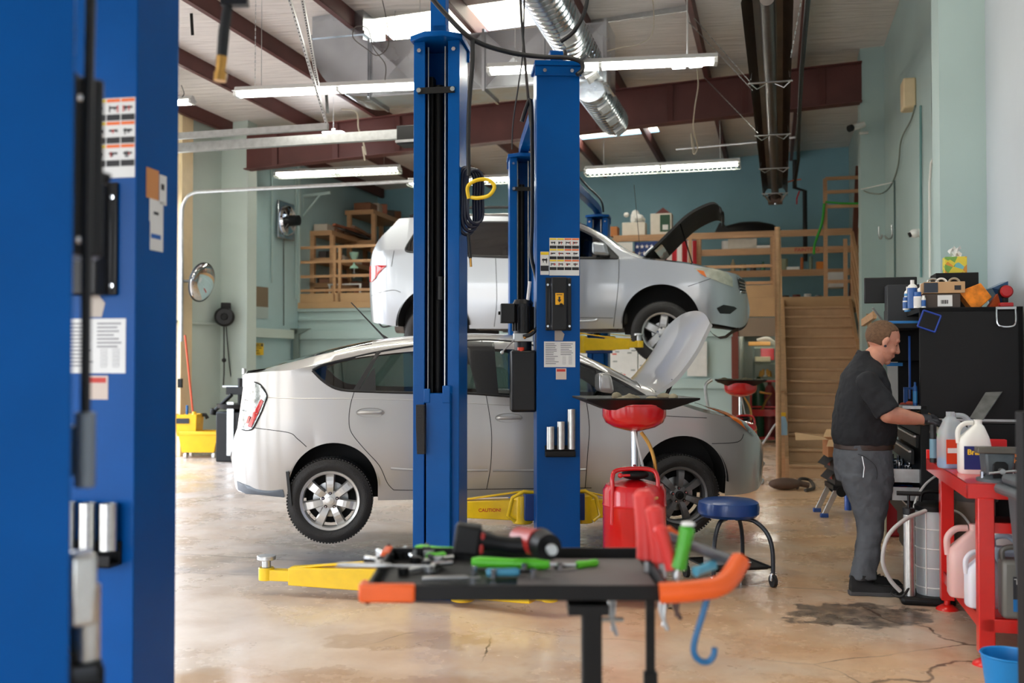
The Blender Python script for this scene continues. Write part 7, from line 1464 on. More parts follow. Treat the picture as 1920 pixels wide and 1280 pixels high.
def drain(label, loc, rz=0, tall=1.0, junk=True):
    t = thing('oil_drain_caddy', label, 'oil drain', loc, rz)
    MB().lathe([(0, .10), (.18, .10), (.198, .13), (.198, .60), (.203, .61), (.198, .62), (.198, .70), (.18, .735), (.06, .765), (0, .765)], n=56).build('tank', M_red, t)
    MB().tube(spline([(-.15, -.12, .50), (-.15, -.13, .70), (-.15, -.12, .79), (-.12, -.10, .83), (.0, -.08, .84), (.10, -.08, .83), (.13, -.10, .79), (.13, -.12, .70)], 6), .014, 10).build('handle', M_red, t)
    MB().cyl((.0, 0, .76), (.0, 0, 1.08), .022).cyl((0, 0, .76), (0, 0, .84), .034).build('riser_tube', M_chrome, t)
    MB().cyl((.06, -.03, .80), (-.0, -.02, 1.07), .008).build('drain_hose', M_hose, t)
    MB().tube(spline([(.04, -.02, 1.06), (.09, -.04, .98), (.12, -.05, .88), (.13, -.04, .78)], 5), .012).build('brass_hose', MATS['brass'], t)
    MB().lathe([(0, 1.06), (.03, 1.065), (.13, 1.09), (.18, 1.12), (.2, 1.16), (.2, 1.225), (.206, 1.23), (.206, 1.24), (.19, 1.235), (.18, 1.16), (0, 1.1)], n=56).build('pan', M_red, t)
    MB().ball((0, -.04, .80), (.09, .06, .035), 14, 8).build('valve_cluster', M_blackm, t); MB().cyl((-.04, -.10, .80), (-.09, -.11, .80), .008).ball((-.1, -.11, .80), .016).build('valve_lever', M_red, t)
    MB().tube(spline([(.0, -.2, .30), (.01, -.21, .50), (.03, -.205, .62), (.08, -.19, .66), (.12, -.16, .67)], 6), .010).build('drain_hose', mat('tan_hose', (206, 150, 90), .4), t)
    for a_ in (.6, 2.5, 3.8, 5.6): MB().bar((.12 * math.cos(a_), .12 * math.sin(a_), .10), (.25 * math.cos(a_), .25 * math.sin(a_), .09), .04, .012).build('caster_arm', M_red, t); MB().cyl((.25 * math.cos(a_) - .012, .25 * math.sin(a_), .035), (.25 * math.cos(a_) + .012, .25 * math.sin(a_), .035), .035).build('caster', M_steel, t)
    return t
d1_ = drain('large red oil drain caddy with a black tray on its pan, before the hatchback', fl(1190, 1128), .0);
def parts_tray(label, loc, rz, L_, Wd, z, junkn=14, seed=2):
    t = thing('drip_tray', label, 'tray', V(loc) + V((0, 0, z)), rz)
    m = MB(); a, b, c, d, e, f = L_ / 2, Wd / 2, L_ / 2 * .55, Wd / 2 * .55, .065, .012
    m.add([(-c, -d, 0), (c, -d, 0), (c, d, 0), (-c, d, 0), (-a, -b, e), (a, -b, e), (a, b, e), (-a, b, e), (-a, -b, e + f), (a, -b, e + f), (a, b, e + f), (-a, b, e + f), (-c, -d, .01), (c, -d, .01), (c, d, .01), (-c, d, .01)],
          [(0, 3, 2, 1), (0, 1, 5, 4), (1, 2, 6, 5), (2, 3, 7, 6), (3, 0, 4, 7), (4, 5, 9, 8), (5, 6, 10, 9), (6, 7, 11, 10), (7, 4, 8, 11), (8, 9, 13, 12), (9, 10, 14, 13), (10, 11, 15, 14), (11, 8, 12, 15), (12, 13, 14, 15)])
    m.build('tray_body', M_blackm, t, bevel=.004); rr = random.Random(seed); m = MB()
    for k in range(junkn): m.ball((rr.uniform(-a * .8, a * .8), rr.uniform(-b * .7, b * .7), .055 + rr.uniform(0, .02)), (rr.uniform(.02, .05), rr.uniform(.02, .05), rr.uniform(.012, .03)), 8, 6)
    m.build('dirty_rag', mat('oily_rag', (130, 122, 100), .85, noise=.3), t); return t
parts_tray('black drip tray with dirty rags lying on the red drain pan, before the hatchback', d1_.location, .12, .70, .5, 1.205)
d2_ = drain('second red oil drain caddy far behind the hatchback nose', (2.83, 12.35, 0), .4)
parts_tray('dark tray heaped with rags on the second drain pan, behind the hatchback nose', d2_.location, -.2, .62, .5, 1.205, 24, 5)
tag(MB().tube(spline([V((2.45, 12.2, 1.28)), V((2.37, 12.2, 1.2)), V((2.4, 12.2, .95)), V((2.44, 12.2, .8))], 5), .02).build('bent_pipe', M_steel), 'bent pipe hanging off the left of the second drain tray', 'pipe')
st_ = thing('rolling_stool', 'blue round-seat rolling stool with black tube legs behind the cart', 'stool', fl(1378, 1088) + V((0, .05, 0)), .25)
st_.location = (at(1366, 1000, 6.82).x, 6.82, 0)
MB().lathe([(0, .45), (.185, .45), (.205, .47), (.208, .51), (.2, .545), (.17, .56), (0, .565)], n=56).build('seat', mat('blue_vinyl', (22, 66, 134), .35, 0, .2), st_)
MB().lathe([(.1, .44), (.15, .45), (.0, .45)], n=30).build('seat_plate', M_blackm, st_)
for k in range(4):
    t_ = PI / 4 + k * PI / 2; c, s = math.cos(t_), math.sin(t_)
    MB().tube(spline([(.05 * c, .05 * s, .435), (.17 * c, .17 * s, .43), (.26 * c, .26 * s, .36), (.30 * c, .30 * s, .25), (.305 * c, .305 * s, .08)], 6), .0145, 10).build('leg', mat('gunmetal_tube', (60, 64, 70), .35, .5), st_)
    ca_ = bpy.data.objects.new('caster', None); COL.objects.link(ca_); ca_.parent = st_
    MB().cyl((.305 * c - .012, .305 * s, .042), (.305 * c + .012, .305 * s, .042), .042, n=28).build('caster_wheel', M_rub, ca_); MB().bb((.305 * c - .02, .305 * s - .012, .04), (.305 * c + .02, .305 * s + .012, .095)).build('caster_fork', M_chrome, ca_, bevel=.004)
m = MB();
for k in range(4):
    t0, t1 = PI / 4 + k * PI / 2, PI / 4 + (k + 1) * PI / 2; m.cyl((.29 * math.cos(t0), .29 * math.sin(t0), .13), (.29 * math.cos(t1), .29 * math.sin(t1), .13), .008)
m.bb((-.19, -.19, .115), (.19, .19, .13)); m.build('parts_shelf', M_blackm, st_)
rr = random.Random(3)
for k in range(7): tag(MB().cyl((0, 0, 0), (rr.uniform(.05, .12), rr.uniform(-.05, .05), .0), .006).build('small_tool', M_steel), 'small steel tool lying on the stool shelf', 'hand tool', 'small tools on the stool shelf', st_.location + V((rr.uniform(-.15, .08), rr.uniform(-.15, .15), .138)), 0)
tag(MB().bb((-.06, -.04, 0), (.06, .04, .09)).build('clear_tub', softplastic('clear_tub_plastic', (224, 226, 226), .35), bevel=.01), 'clear plastic tub on the stool shelf', 'tub', None, st_.location + V((-.12, -.08, .132)), .2)
CT = V((.015, 2.85, 0)); ZR = .922
cart = thing('tool_tray_cart', 'black tray cart with orange corner guards, blurred in the foreground', 'tool cart', CT, .0)
hx, hy = .395, .265
MB().bb((-hx, -hy, ZR - .04), (hx, hy, ZR - .034)).bb((-hx, -hy, ZR - .04), (hx, -hy + .012, ZR)).bb((-hx, hy - .012, ZR - .05), (hx, hy, ZR + .0)).bb((-hx, -hy, ZR - .05), (-hx + .012, hy, ZR)).bb((hx - .012, -hy, ZR - .05), (hx, hy, ZR)).build('tray', M_blackm, cart, bevel=.004)
MB().bb((.0, -hy + .02, ZR - .034), (hx - .02, hy - .03, ZR - .029)).build('grey_mat', mat('grey_foam_mat', (112, 106, 104), .8), cart)
for (x0, x1, y0, y1) in ((-hx - .015, -hx + .13, -hy - .012, -hy + .02), (-hx - .018, -hx + .004, -hy - .0, -hy + .06), (-hx - .018, -hx + .01, hy - .10, hy + .012)): MB().bb((x0, y0, ZR - .043), (x1, y1, ZR + .004)).build('corner_guard', M_orange, cart, bevel=.008, seg=3)
P_ = [(hx - .03, -hy - .005, ZR - .018), (hx + .06, -hy - .005, ZR - .012), (hx + .14, -hy + .02, ZR + .0), (hx + .20, -hy + .09, ZR + .045)]
MB().tube(spline(P_, 6), .027, 14).build('side_handle', M_orange, cart)
MB().cyl((hx + .04, hy * .2, ZR + .07), (hx + .19, -hy + .1, ZR + .04), .016).build('handle_tube', mat('grey_handle_tube', (90, 92, 98), .4, .5), cart)
MB().bb((.166, -hy - .0, 0.05), (.218, -hy + .05, ZR - .05)).build('post', M_blackm, cart, bevel=.004)
MB().bb((.13, -hy - .01, ZR - .075), (.235, -hy + .08, ZR - .05)).build('post_bracket', M_blackm, cart)
MB().bb((-.25, -hy + .0, .04), (.40, -hy + .05, .08)).bb((-.25, -hy, .04), (-.2, hy, .08)).bb((.36, -hy, .04), (.41, hy, .08)).build('base_frame', M_blackm, cart, bevel=.004)
for sx in (-.22, .38):
    for sy in (-hy + .02, hy - .04): MB().cyl((sx - .012, sy, .03), (sx + .012, sy, .03), .03).build('caster', M_rub, cart)
def ct(x, y, z=ZR - .03): return fl(x, y, z)       # point on the tray surface
iw = thing('impact_wrench', 'red and black cordless impact wrench lying on the cart tray', 'power tool', ct(880, 1045) , .0)
L0 = iw.location; g = lambda x, y, Y=2.86: at(x, y, Y) - L0
MB().box(g(877, 1010), (.075, .07, .085), (0, .12, 0)).build('battery', M_blackm, iw, bevel=.01, seg=3)
MB().box(g(857, 1010), (.01, .06, .05), (0, .12, 0)).build('red_latch', mat('tool_red', (170, 40, 34), .4), iw); MB().box(g(902, 1016), (.02, .055, .06), (0, .12, 0)).build('red_collar', MATS['tool_red'], iw, bevel=.006)
MB().tube([g(900, 1012), g(930, 1018), g(960, 1022), g(985, 1022)], [.03, .023, .024, .027], 14).build('grip', M_blackm, iw)
MB().cyl(g(975, 1010, 2.95), g(1012, 1018, 2.82), .036, .04, 24).build('motor', MATS['tool_red'], iw)
MB().cyl(g(1012, 1018, 2.84), g(1030, 1026, 2.76), .044, .036, 24).cyl(g(1030, 1026, 2.76), g(1034, 1030, 2.71), .013, n=4).build('gear_head', M_blackm, iw)
MB().cyl(g(1034, 1030, 2.72), g(1036, 1031, 2.69), .016, .014).build('anvil', M_steel, iw)
def stick(name, label, cat, p0, p1, r, m, tip=None, z=None, tl=.4):
    a, b = (ct(*p0) if z is None else ct(*p0, z)), (ct(*p1) if z is None else ct(*p1, z)); a.z += r; b.z += r
    t = thing(name, label, cat, a, 0); c = a + (b - a) * (1 - tl if tip else 1)
    MB().tube([V((0, 0, 0)), (c - a) * .1, (c - a) * .5, (c - a) * .9, c - a], [r * .7, r, r * .85, r, r * .7], 12).build('handle', m, t)
    if tip: MB().cyl(c - a, b - a, r * .35).build('shaft', tip, t)
    return t
M_gl = mat('lime_plastic', (96, 206, 44), .4); M_lb = mat('pale_blue_plastic', (90, 170, 200), .4)
stick('screwdriver', 'thick lime green screwdriver in the middle of the cart tray', 'screwdriver', (885, 1064), (1080, 1070), .017, M_gl, M_steel, tl=.25)
stick('screwdriver', 'lime green driver with a black shaft at the tray right', 'screwdriver', (1120, 1062), (1040, 1072), .012, M_gl, M_blackm, tl=.5)
stick('screwdriver', 'pale blue screwdriver near the tray front edge', 'screwdriver', (912, 1082), (1000, 1080), .013, M_lb, M_blackm, tl=.3)
stick('pliers', 'lime green grip lying at the tray back left', 'pliers', (780, 1036), (880, 1044), .014, M_gl, M_steel, tl=.2)
stick('pliers', 'lime green grip crossing at the tray left', 'pliers', (800, 1052), (850, 1048), .013, M_gl, M_blackm, tl=.3)
stick('wrench', 'silver wrench along the tray front edge', 'wrench', (792, 1090), (900, 1088), .008, M_steel, M_steel, tl=.2)
stick('wrench', 'long silver wrench poking out at the tray left', 'wrench', (632, 1064), (800, 1066), .008, M_steel, M_steel, z=ZR)
stick('wrench', 'thin chrome extension bar under the impact wrench', 'wrench', (915, 1030), (1000, 1046), .007, M_chrome, M_chrome)
rr = random.Random(9)
for k in range(16):
    x, y = rr.uniform(712, 870), rr.uniform(1040, 1082); p = ct(x, y); an = rr.uniform(0, 3); L_ = rr.uniform(.05, .12); mm = (M_steel, M_blackm, M_chrome, M_blackm)[k % 4]
    t = thing('ratchet', '%s ratchet or socket tool in the jumble at the tray left' % ('grey', 'black', 'chrome', 'black')[k % 4], 'hand tool', p + V((0, 0, .006 + .003 * (k % 4))), an, 'jumbled tools on the cart tray')
    MB().cyl((0, 0, 0), (L_, 0, .004), .007).build('handle', mm, t); MB().lathe([(0, -.008), (.016, -.008), (.016, .01), (0, .01)], n=14).build('head', M_steel if k % 2 else M_blackm, t)
for k in range(5):
    p = ct(rr.uniform(880, 1050), rr.uniform(1070, 1084)); tag(MB().cyl((0, 0, 0), (.0, 0, .025), .009).build('socket', M_chrome), 'small socket standing along the tray front', 'socket', 'sockets along the tray front', p, 0)
def up(name, label, cat, p0, p1, Y0, Y1, r, m, tip=None, ext=0.0):
    a, b = at(*p0, Y0), at(*p1, Y1); t = thing(name, label, cat, a, 0); d = b - a
    MB().tube([d * 0, d * .04, d * .3, d * .6, d * .93, d], [r * .6, r, r * .9, r * .92, r, r * .6], 14).build('handle', m, t)
    if tip: MB().cyl(d * 0, d * -.25, r * .35).build('shaft', tip, t)
    return t
M_sal = mat('salmon_red_grip', (220, 60, 56), .45)
up('screwdriver', 'fat red handle standing in the cart rail, leftmost', 'screwdriver', (1214, 1050), (1207, 918), 2.9, 2.9, .032, M_sal, M_steel)
up('screwdriver', 'red handle leaning in the cart rail, second from left', 'screwdriver', (1240, 1055), (1226, 948), 2.8, 2.8, .026, M_sal, M_steel)
up('pliers', 'slim red grip leaning in the cart rail before the green one', 'pliers', (1262, 1068), (1236, 985), 2.72, 2.72, .02, M_sal, M_steel)
up('screwdriver', 'green handle with a white end standing in the cart rail', 'screwdriver', (1272, 1068), (1290, 985), 2.7, 2.7, .021, mat('grass_green_plastic', (70, 165, 40), .4), M_steel)
tag(MB().lathe([(0, 0), (.02, 0), (.016, .008), (0, .01)], n=16).build('cap', M_white), 'white end cap of the green handle', 'cap', None, at(1290, 984, 2.7), 0)
up('file', 'orange-tipped bar leaning behind the green handle', 'file', (1278, 1010), (1250, 990), 2.95, 2.95, .012, M_orange)
up('pen', 'light blue marker low at the right of the cart rail', 'marker', (1302, 1072), (1340, 1058), 2.7, 2.75, .014, M_lb)
hk = thing('hook_bar', 'blue steel hook hanging from the right end of the cart', 'hook', (0, 0, 0)); MB().tube(spline([at(1330, 1104, 2.62), at(1318, 1150, 2.62), at(1304, 1195, 2.62), at(1301, 1222, 2.62), at(1312, 1238, 2.62), at(1328, 1240, 2.62), at(1338, 1228, 2.62), at(1340, 1214, 2.62)], 6), .0085, 12).build('rod', mat('blue_dipped_steel', (28, 100, 150), .35), hk)
tag(MB().bb((-.012, -.008, -.30), (.012, .008, 0)).bb((-.018, -.012, -.27), (.018, .012, -.22)).build('pry_bar', M_blackm), 'black bar hanging from the cart right of the post', 'pry bar', None, at(1219, 1105, 2.7), 0)
for k, (x, y1, mm, lb) in enumerate(((1148, 1190, M_steel, 'small steel clamp hanging by the cart post'), (1243, 1180, M_steel, 'steel pliers hanging under the cart, left one'), (1268, 1160, mat('brown_steel', (90, 70, 64), .5, .4), 'brown pliers hanging under the cart, right one'))):
    t = thing('hanging_tool', lb, 'hand tool', at(x, 1106, 2.72), 0); dz = (y1 - 1106) / FP * 2.72
    MB().tube(spline([(0, 0, 0), (-.006, 0, -dz * .5), (.012, 0, -dz)], 4), .006).build('jaw', mm, t); MB().tube(spline([(.008, 0, 0), (.004, 0, -dz * .5), (.0, 0, -dz * .9)], 4), .005).build('jaw', mm, t)
    if k == 0: MB().cyl((-.03, 0, -dz * .65), (.03, 0, -dz * .65), .006).build('cross_bar', mm, t)
SM = 283.0
man = thing('person', 'man in black shirt and grey trousers, gloved hands working at the tool chest', 'person', (2.35, 6.60, 0), 0.0)
def L2(px, py, y=0.0): return V(((px - 1625) / SM, y, 1.5 - (py - 678) / SM))
def loft(mb, secs, n=28, e=2.5):
    P = []
    for (x, y, z, rx, ry) in secs:
        P.append([(x + rx * math.copysign(abs(math.cos(2 * PI * k / n)) ** (2 / e), math.cos(2 * PI * k / n)), y + ry * math.copysign(abs(math.sin(2 * PI * k / n)) ** (2 / e), math.sin(2 * PI * k / n)), z) for k in range(n)])
    vs = [p for r in P for p in r]; m = len(P); fs = [(i * n + k, i * n + (k + 1) % n, (i + 1) * n + (k + 1) % n, (i + 1) * n + k) for i in range(m - 1) for k in range(n)]
    fs += [tuple(range(n))[::-1], tuple(range((m - 1) * n, m * n))]; return mb.add(vs, fs)
def limb(mb, pts, rs, n=16):
    mb.tube([V(p) for p in pts], rs, n); mb.ball(pts[0], rs[0], n, 10); mb.ball(pts[-1], rs[-1], n, 10); return mb
def remesh(o, vox, smooth=3, disp=0.0, dscale=.25):
    r = o.modifiers.new('remesh', 'REMESH'); r.mode = 'VOXEL'; r.voxel_size = vox; r.use_smooth_shade = True
    s = o.modifiers.new('smooth', 'SMOOTH'); s.iterations = smooth; s.factor = .5
    if disp:
        t = bpy.data.textures.new(o.name + '_folds', 'CLOUDS'); t.noise_scale = dscale; d = o.modifiers.new('folds', 'DISPLACE'); d.texture = t; d.strength = disp; d.mid_level = .5
    return o
M_skin = mat('skin', (206, 146, 122), .5, noise=.08, nscale=16); MATS['skin'].node_tree.nodes['Principled BSDF'].inputs['Subsurface Weight'].default_value = .12; MATS['skin'].node_tree.nodes['Principled BSDF'].inputs['Subsurface Scale'].default_value = .01
def fabric(name, rgb, bs=14, b=.35):
    m = mat(name, rgb, .85, noise=.1, nscale=6, bump=b, bscale=bs); return m
M_shirt = fabric('black_shirt_cloth', (24, 26, 31)); M_pants = fabric('grey_trouser_cloth', (84, 88, 94), 16, .4); M_glove = mat('black_nitrile', (52, 53, 57), .3); M_hair = mat('short_brown_hair', (112, 84, 62), .9, noise=.3, nscale=60, bump=.5, bscale=220); M_beard = mat('ginger_stubble', (198, 137, 112), .7, noise=.06, nscale=80, bump=.3, bscale=260)
HC = L2(1655, 641) ; HT = Matrix.Translation(HC) @ Matrix.Rotation(.40, 4, 'Y') @ Matrix.Rotation(-.10, 4, 'Z') @ Matrix.Scale(1.1, 4)
hd = MB(); hd.X = HT
hd.ball((-.012, 0, .035), (.100, .077, .092), 28, 18).ball((.022, 0, -.02), (.070, .062, .085), 24, 16).ball((.025, 0, -.078), (.058, .052, .040), 20, 12).ball((.066, 0, -.098), (.024, .026, .022), 14, 10)
hd.ball((.103, 0, -.022), (.016, .015, .014), 12, 8).tube([(.083, 0, .022), (.094, 0, .002), (.106, 0, -.018)], [.010, .011, .012], 10).ball((.094, .012, -.026), (.012, .008, .009), 10, 8).ball((.094, -.012, -.026), (.012, .008, .009), 10, 8)
for s in (-1, 1):
    hd.tube([(.078, s * .012, .034), (.076, s * .034, .036), (.062, s * .054, .028)], [.010, .011, .009], 10).ball((.060, s * .036, -.028), (.026, .022, .024), 12, 8)
    hd.ball((.0, s * .076, -.006), (.017, .009, .031), 14, 10).ball((.004, s * .080, .010), (.014, .009, .016), 10, 8)
hd.ball((.084, 0, -.052), (.014, .024, .007), 12, 8).ball((.082, 0, -.064), (.014, .021, .008), 12, 8)
hd.X = Matrix.Identity(4)
nb_ = L2(1624, 700)
limb(hd, [nb_, L2(1640, 668)], [.080, .070])
loft(hd, [(-.03, 0, .90, .12, .12), (-.03, 0, 1.1, .14, .15), (-.02, 0, 1.3, .11, .17), (.0, 0, 1.42, .07, .12), (.01, 0, 1.46, .05, .06)])
SN, SF = L2(1604, 712, -.20), L2(1612, 708, .20); EN, EF = L2(1636, 772, -.27), L2(1662, 770, .24); WN, WF = L2(1706, 784, -.20), L2(1704, 778, .04)
limb(hd, [SN, EN], [.045, .050]); limb(hd, [EN, EN + (WN - EN) * .3, WN], [.058, .056, .034]); limb(hd, [SF, EF], [.045, .048]); limb(hd, [EF, EF + (WF - EF) * .3, WF], [.048, .048, .031])
KN, KF, AN, AF = L2(1622, 962, -.11), L2(1640, 955, .10), L2(1604, 1072, -.13), L2(1640, 1062, .11); HN, HF = L2(1612, 845, -.09), L2(1618, 845, .09)
for h_, k_, a_ in ((HN, KN, AN), (HF, KF, AF)): limb(hd, [h_, h_ + (k_ - h_) * .5, k_], [.066, .07, .05]); limb(hd, [k_, k_ + (a_ - k_) * .3, a_], [.055, .05, .035]); None
remesh(hd.build('body', M_skin, man), .0062, 2)
def shell_on(c, r, keep, grow, m, name, n=56, mm=40):
    b = MB(); b.X = HT; vs = []; fs = []; idx = {}
    for j in range(mm + 1):
        for i in range(n):
            t, p = PI * j / mm, 2 * PI * i / n; d = V((math.sin(t) * math.cos(p), math.sin(t) * math.sin(p), math.cos(t))); vs.append((c[0] + d.x * (r[0] + grow), c[1] + d.y * (r[1] + grow), c[2] + d.z * (r[2] + grow)))
    for j in range(mm):
        for i in range(n):
            q_ = (j * n + i, (j + 1) * n + i, (j + 1) * n + (i + 1) % n, j * n + (i + 1) % n); ce = sum((V(vs[k]) for k in q_), V((0, 0, 0))) / 4
            if keep(ce): fs.append(q_)
    b.add(vs, fs); o = b.build(name, m, man, recalc=False); so = o.modifiers.new('thickness', 'SOLIDIFY'); so.thickness = .004; return o
shell_on((-.012, 0, .035), (.100, .077, .092), lambda p: (p.z > .066 + .55 * max(0, p.x) and p.x < .07) or (p.x < -.012 and p.z > -.030) or (p.x < .012 and abs(p.y) > .05 and p.z > .022), .0025, M_hair, 'hair')
shell_on((.025, 0, -.070), (.060, .053, .046), lambda p: p.x > -.005 and p.z < -.042, .0025, M_beard, 'beard')
eb = MB(); eb.X = HT
for s in (-1, 1): eb.tube([(.083, s * .014, .038), (.0815, s * .032, .042), (.069, s * .05, .036)], [.0035, .004, .0025], 8)
eb.build('eyebrows', M_hair, man)
for s in (-1, 1):
    e_ = MB(); e_.X = HT; e_.ball((.062, s * .033, .010), (.0125, .014, .0115), 14, 10); e_.build('eye', mat('eye_white', (226, 216, 208), .3), man)
    e_ = MB(); e_.X = HT; e_.ball((.0625, s * .033, .0105), (.0128, .0152, .0118), 14, 10); e_.build('eyelid', M_skin, man)
    e_ = MB(); e_.X = HT; e_.ball((.0735, s * .0335, .0035), (.0045, .006, .003), 10, 8); e_.build('iris', mat('iris_dark', (50, 44, 40), .3), man)
e_ = MB(); e_.X = HT; e_.cyl((.004, -.083, -.030), (.004, -.092, -.030), .0075, n=14); e_.build('earring', mat('ear_plug_dark', (56, 50, 62), .25, .5), man)
mo2 = MB(); mo2.X = HT; mo2.tube([(.094, -.02, -.060), (.0975, 0, -.0585), (.094, .02, -.060)], .0022, 6); mo2.build('mouth', mat('lip_line', (150, 84, 74), .5), man)
sh_ = MB()
def sx(xb, xf, y): a, b = (xb - 1625) / SM, (xf - 1625) / SM; return (a + b) / 2, 1.5 - (y - 678) / SM, (b - a) / 2
S = []
for xb, xf, y, ry in ((1564, 1671, 832, .180), (1560, 1676, 815, .190), (1562, 1677, 795, .192), (1566, 1674, 770, .190), (1570, 1670, 745, .192), (1577, 1664, 722, .200), (1582, 1658, 706, .192), (1587, 1656, 694, .165), (1593, 1650, 684, .125), (1599, 1642, 674, .09), (1604, 1634, 665, .072), (1608, 1628, 658, .06)):
    x, z, r = sx(xb, xf, y); S.append((x, 0, z, r, ry))
loft(sh_, S, 32, 2.3)
for a_, e_, w_ in ((SN, EN, WN), (SF, EF, WF)):
    limb(sh_, [a_ + V((.01, 0, -.012)), a_ + (e_ - a_) * .55], [.076, .078]); sh_.tube([a_ + (e_ - a_) * .3, a_ + (e_ - a_) * .95 + V((.006, 0, 0))], [.078, .083], 20)
remesh(sh_.build('shirt', M_shirt, man), .008, 5, .022, .10)
cl = MB(); ring = []
cb = L2(1626, 683)
for k in range(25):
    t = 2 * PI * (k / 24) ; c, s = math.cos(t), math.sin(t); ring.append(((cb.x + .008 + .068 * c, .074 * s, cb.z + .045 - .052 * c), (cb.x + .012 + .084 * c, .098 * s, cb.z + .002 - .070 * c)))
cl.grid([[a, b] for a, b in ring]); o = cl.build('shirt_collar', M_shirt, man); o.modifiers.new('t', 'SOLIDIFY').thickness = .006
bt = MB(); x, z, r = sx(1566, 1669, 834); loft(bt, [(x, 0, z - .022, r + .002, .176), (x, 0, z + .020, r + .002, .176)], 36, 2.3); bt.build('belt', mat('dark_brown_belt', (58, 44, 38), .5), man, bevel=.004)
MB().bb((.135, -.06, z - .018), (.155, -.02, z + .016)).build('belt_buckle', mat('dull_brass', (150, 116, 60), .4, .8), man)
pt = MB()
S = []
for xb, xf, y, ry in ((1567, 1667, 830, .172), (1564, 1669, 855, .180), (1566, 1670, 880, .182), (1572, 1670, 900, .178)):
    x, z, r = sx(xb, xf, y); S.append((x, 0, z, r, ry))
loft(pt, S, 32, 2.3)
def leg(rows, yb, ye):
    S = []
    for i, (xb, xf, y, ry) in enumerate(rows):
        x, z, r = sx(xb, xf, y); f = i / (len(rows) - 1); S.append((x, yb + (ye - yb) * f, z, r, ry))
    loft(pt, S, 26, 2.2)
leg(((1570, 1664, 885, .100), (1577, 1660, 915, .096), (1588, 1652, 945, .082), (1594, 1645, 965, .076), (1596, 1642, 990, .074), (1592, 1636, 1020, .070), (1584, 1630, 1050, .068), (1578, 1627, 1074, .070)), -.085, -.13)
leg(((1576, 1672, 885, .100), (1588, 1668, 915, .096), (1602, 1664, 945, .082), (1610, 1661, 965, .076), (1614, 1660, 990, .072), (1614, 1658, 1020, .068), (1612, 1656, 1045, .066), (1608, 1656, 1066, .068)), .085, .12)
remesh(pt.build('trousers', M_pants, man), .008, 5, .024, .085)
MB().tube([L2(1597, 850, -.185), L2(1600, 870, -.192), L2(1598, 888, -.192)], .004).build('pocket_clip', M_steel, man)
MB().tube(spline([L2(1590, 846, -.178), L2(1603, 852, -.19), L2(1622, 870, -.188), L2(1622, 895, -.182), L2(1605, 905, -.18)], 5), .0025).build('pocket_seam', mat('seam_dark_grey', (44, 46, 50), .8), man)
def shoe(c, rz, lab):
    t = bpy.data.objects.new('shoe', None); COL.objects.link(t); t.parent = man; t.location = c; t.rotation_euler = (0, 0, rz)
    if lab: t['label'] = lab
    m = MB(); S = [(-.105, .020, .035), (-.10, .05, .040), (-.06, .055, .040), (.0, .050, .038), (.07, .040, .048), (.13, .034, .050), (.17, .026, .044), (.185, .020, .03)]
    P = []
    for (x, h, w) in S:
        top = {0: .10, 1: .125, 2: .115, 3: .095, 4: .072, 5: .058, 6: .05, 7: .035}[len(P)]
        P.append([(x, w * math.cos(a) * (.85 + .15 * (math.sin(a) < .3)), .026 + (top - .026) * max(0, math.sin(a)) ** .8) for a in [PI * k / 14 for k in range(15)]])
    m.grid(P); m.add([p for p in P[0]], [tuple(range(15))]); m.add([p for p in P[-1]], [tuple(range(15))]); m.build('upper', mat('black_shoe_mesh', (24, 25, 27), .7, bump=.3, bscale=300), t)
    s = MB(); out = [(-.115, -.02), (-.11, -.036), (-.06, -.042), (.0, -.038), (.07, -.050), (.13, -.052), (.175, -.044), (.195, -.015), (.195, .015), (.175, .044), (.13, .052), (.07, .048), (.0, .038), (-.06, .042), (-.11, .036), (-.115, .02)]
    s.prism(out, .0, .028).build('sole', mat('dark_grey_sole', (70, 70, 72), .7), t, bevel=.006)
    l = MB()
    for k in range(5): xx = .02 + .022 * k; zz_ = .100 - .012 * k; l.tube([(xx, -.026, zz_ - .012), (xx + .008, 0, zz_), (xx, .026, zz_ - .012)], .003, 6)
    l.build('laces', M_blackm, t); MB().tube([(-.03, .0, .10), (-.025, 0, .13)], [.045, .04], 16).build('ankle_collar', MATS['black_shoe_mesh'], t)
g1 = L2(1606, 1108, -.13); shoe((g1.x, -.16, 0), -.10, None); g2 = L2(1642, 1096, .12); shoe((g2.x - .01, .06, 0), -.03, None)
def hand(name, W0, dirv, upv, side, curl, label=None):
    """W0 wrist, dirv along the hand, upv back of hand normal, side +1 thumb on left of travel"""
    d = V(dirv).normalized(); u = V(upv); u = (u - d * u.dot(d)).normalized(); s = d.cross(u) * side
    m = MB(); W0 = V(W0)
    limb(m, [W0 - d * .05, W0, W0 + d * .03], [.038, .036, .034])
    for k, (o, L_, r) in enumerate(((.030, .078, .0105), (.010, .088, .0108), (-.010, .080, .0102), (-.029, .062, .0092))):
        base = W0 + d * (.085 - abs(o) * .25) + s * o; c = curl[k]
        limb(m, [W0 + d * .02 + s * o * .6, base], [.017, .0145], 10)
        p = base; dd = d.copy(); pts = [p]
        for seg, f in enumerate((.45, .32, .23)):
            ang = c * (.55, .8, .6)[seg]; dd = (dd * math.cos(ang) - u * math.sin(ang)).normalized(); p = p + dd * L_ * f; pts.append(p)
        limb(m, pts, [r * 1.1, r, r * .95, r * .85], 10)
    tb0 = W0 + d * .025 + s * .028; limb(m, [tb0, tb0 + d * .032 + s * .020 - u * .008, tb0 + d * .058 + s * .018 - u * .022, tb0 + d * .078 + s * .006 - u * .034], [.017, .0145, .0125, .010], 10)
    o = m.build(name, M_glove, man); remesh(o, .0038, 1)
    if label: o['label'] = label
    return o
hand('glove', WN + V((.005, .0, 0.004)), (.97, .10, .06), (.1, -.45, .88), 1, (.9, 1.0, 1.1, 1.2))
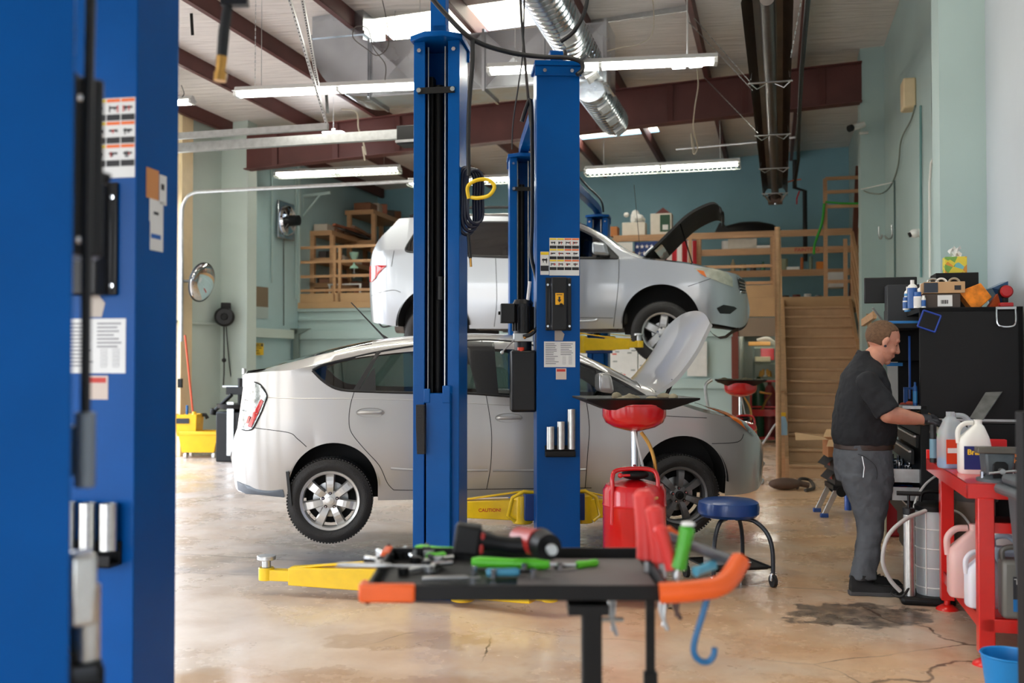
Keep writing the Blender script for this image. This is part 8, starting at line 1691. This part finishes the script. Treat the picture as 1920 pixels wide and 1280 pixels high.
hand('glove', WF + V((.0, -.0, 0)), (.92, -.12, -.12), (.1, .2, .95), -1, (.9, 1.0, 1.0, 1.1))
tag(MB().tube(spline([man.location + WF + V((.05, -.01, .01)), man.location + WF + V((.09, -.06, .03)), man.location + WN + V((.10, .02, -.0)), man.location + WN + V((.13, .03, .0))], 6), .006).build('wire_harness', mat('orange_grey_wire', (120, 96, 70), .5)), 'short wiring piece held between the gloved hands', 'wire')
bpy.context.view_layer.update()
for o in [o for o in COL.objects if o.parent is None and 'category' in o.keys() and o.location.length < 1e-6 and abs(o.rotation_euler.z) < 1e-6]:
    if o.type == 'EMPTY':
        ps = [c.matrix_local @ v.co for c in o.children if c.type == 'MESH' for v in c.data.vertices]
        if not ps: continue
    elif o.type == 'MESH': ps = [v.co for v in o.data.vertices]
    else: continue
    lo = V((min(p[k] for p in ps) for k in range(3))); hi = V((max(p[k] for p in ps) for k in range(3))); c = V(((lo.x + hi.x) / 2, (lo.y + hi.y) / 2, lo.z))
    if o.type == 'MESH': o.data.transform(Matrix.Translation(-c))
    else:
        for ch in o.children: ch.location = V(ch.location) - c
    o.location = c
wd_ = bpy.data.worlds.new('daylight_sky'); sc.world = wd_; wd_.use_nodes = True
nt = wd_.node_tree; bg = nt.nodes['Background']
tc = nt.nodes.new('ShaderNodeTexCoord'); sx = nt.nodes.new('ShaderNodeSeparateXYZ'); nt.links.new(tc.outputs['Generated'], sx.inputs[0])
cr = nt.nodes.new('ShaderNodeValToRGB'); nt.links.new(sx.outputs[2], cr.inputs[0])
e = cr.color_ramp.elements; e[0].position = .0; e[0].color = (.42, .38, .34, 1); e[1].position = .05; e[1].color = (.95, .97, 1.0, 1); e2 = e.new(.6); e2.color = (.62, .78, 1.0, 1)
nt.links.new(cr.outputs[0], bg.inputs[0]); bg.inputs[1].default_value = WORLD
cam = bpy.data.cameras.new('camera'); co = bpy.data.objects.new('camera', cam); COL.objects.link(co)
co.location = (0, 0, CH); co.rotation_euler = (PI / 2 + PITCH, 0, 0)
cam.sensor_width = 36; cam.lens = 36 * FP / 1920; cam.clip_start = .05; cam.clip_end = 200
cam.dof.use_dof = True; cam.dof.focus_distance = 7.0; cam.dof.aperture_fstop = 1.9
sc.camera = co
vs = sc.view_settings; vs.view_transform = 'Standard'; vs.look = 'None'; vs.gamma = 1; vs.use_curve_mapping = False; vs.exposure = EXPO
sc.cycles.use_denoising = True
sc.cycles.max_bounces = 8; sc.cycles.diffuse_bounces = 4; sc.cycles.glossy_bounces = 4; sc.cycles.transparent_max_bounces = 12; sc.cycles.transmission_bounces = 4
sc.cycles.caustics_reflective = False; sc.cycles.caustics_refractive = False; sc.cycles.sample_clamp_indirect = 6
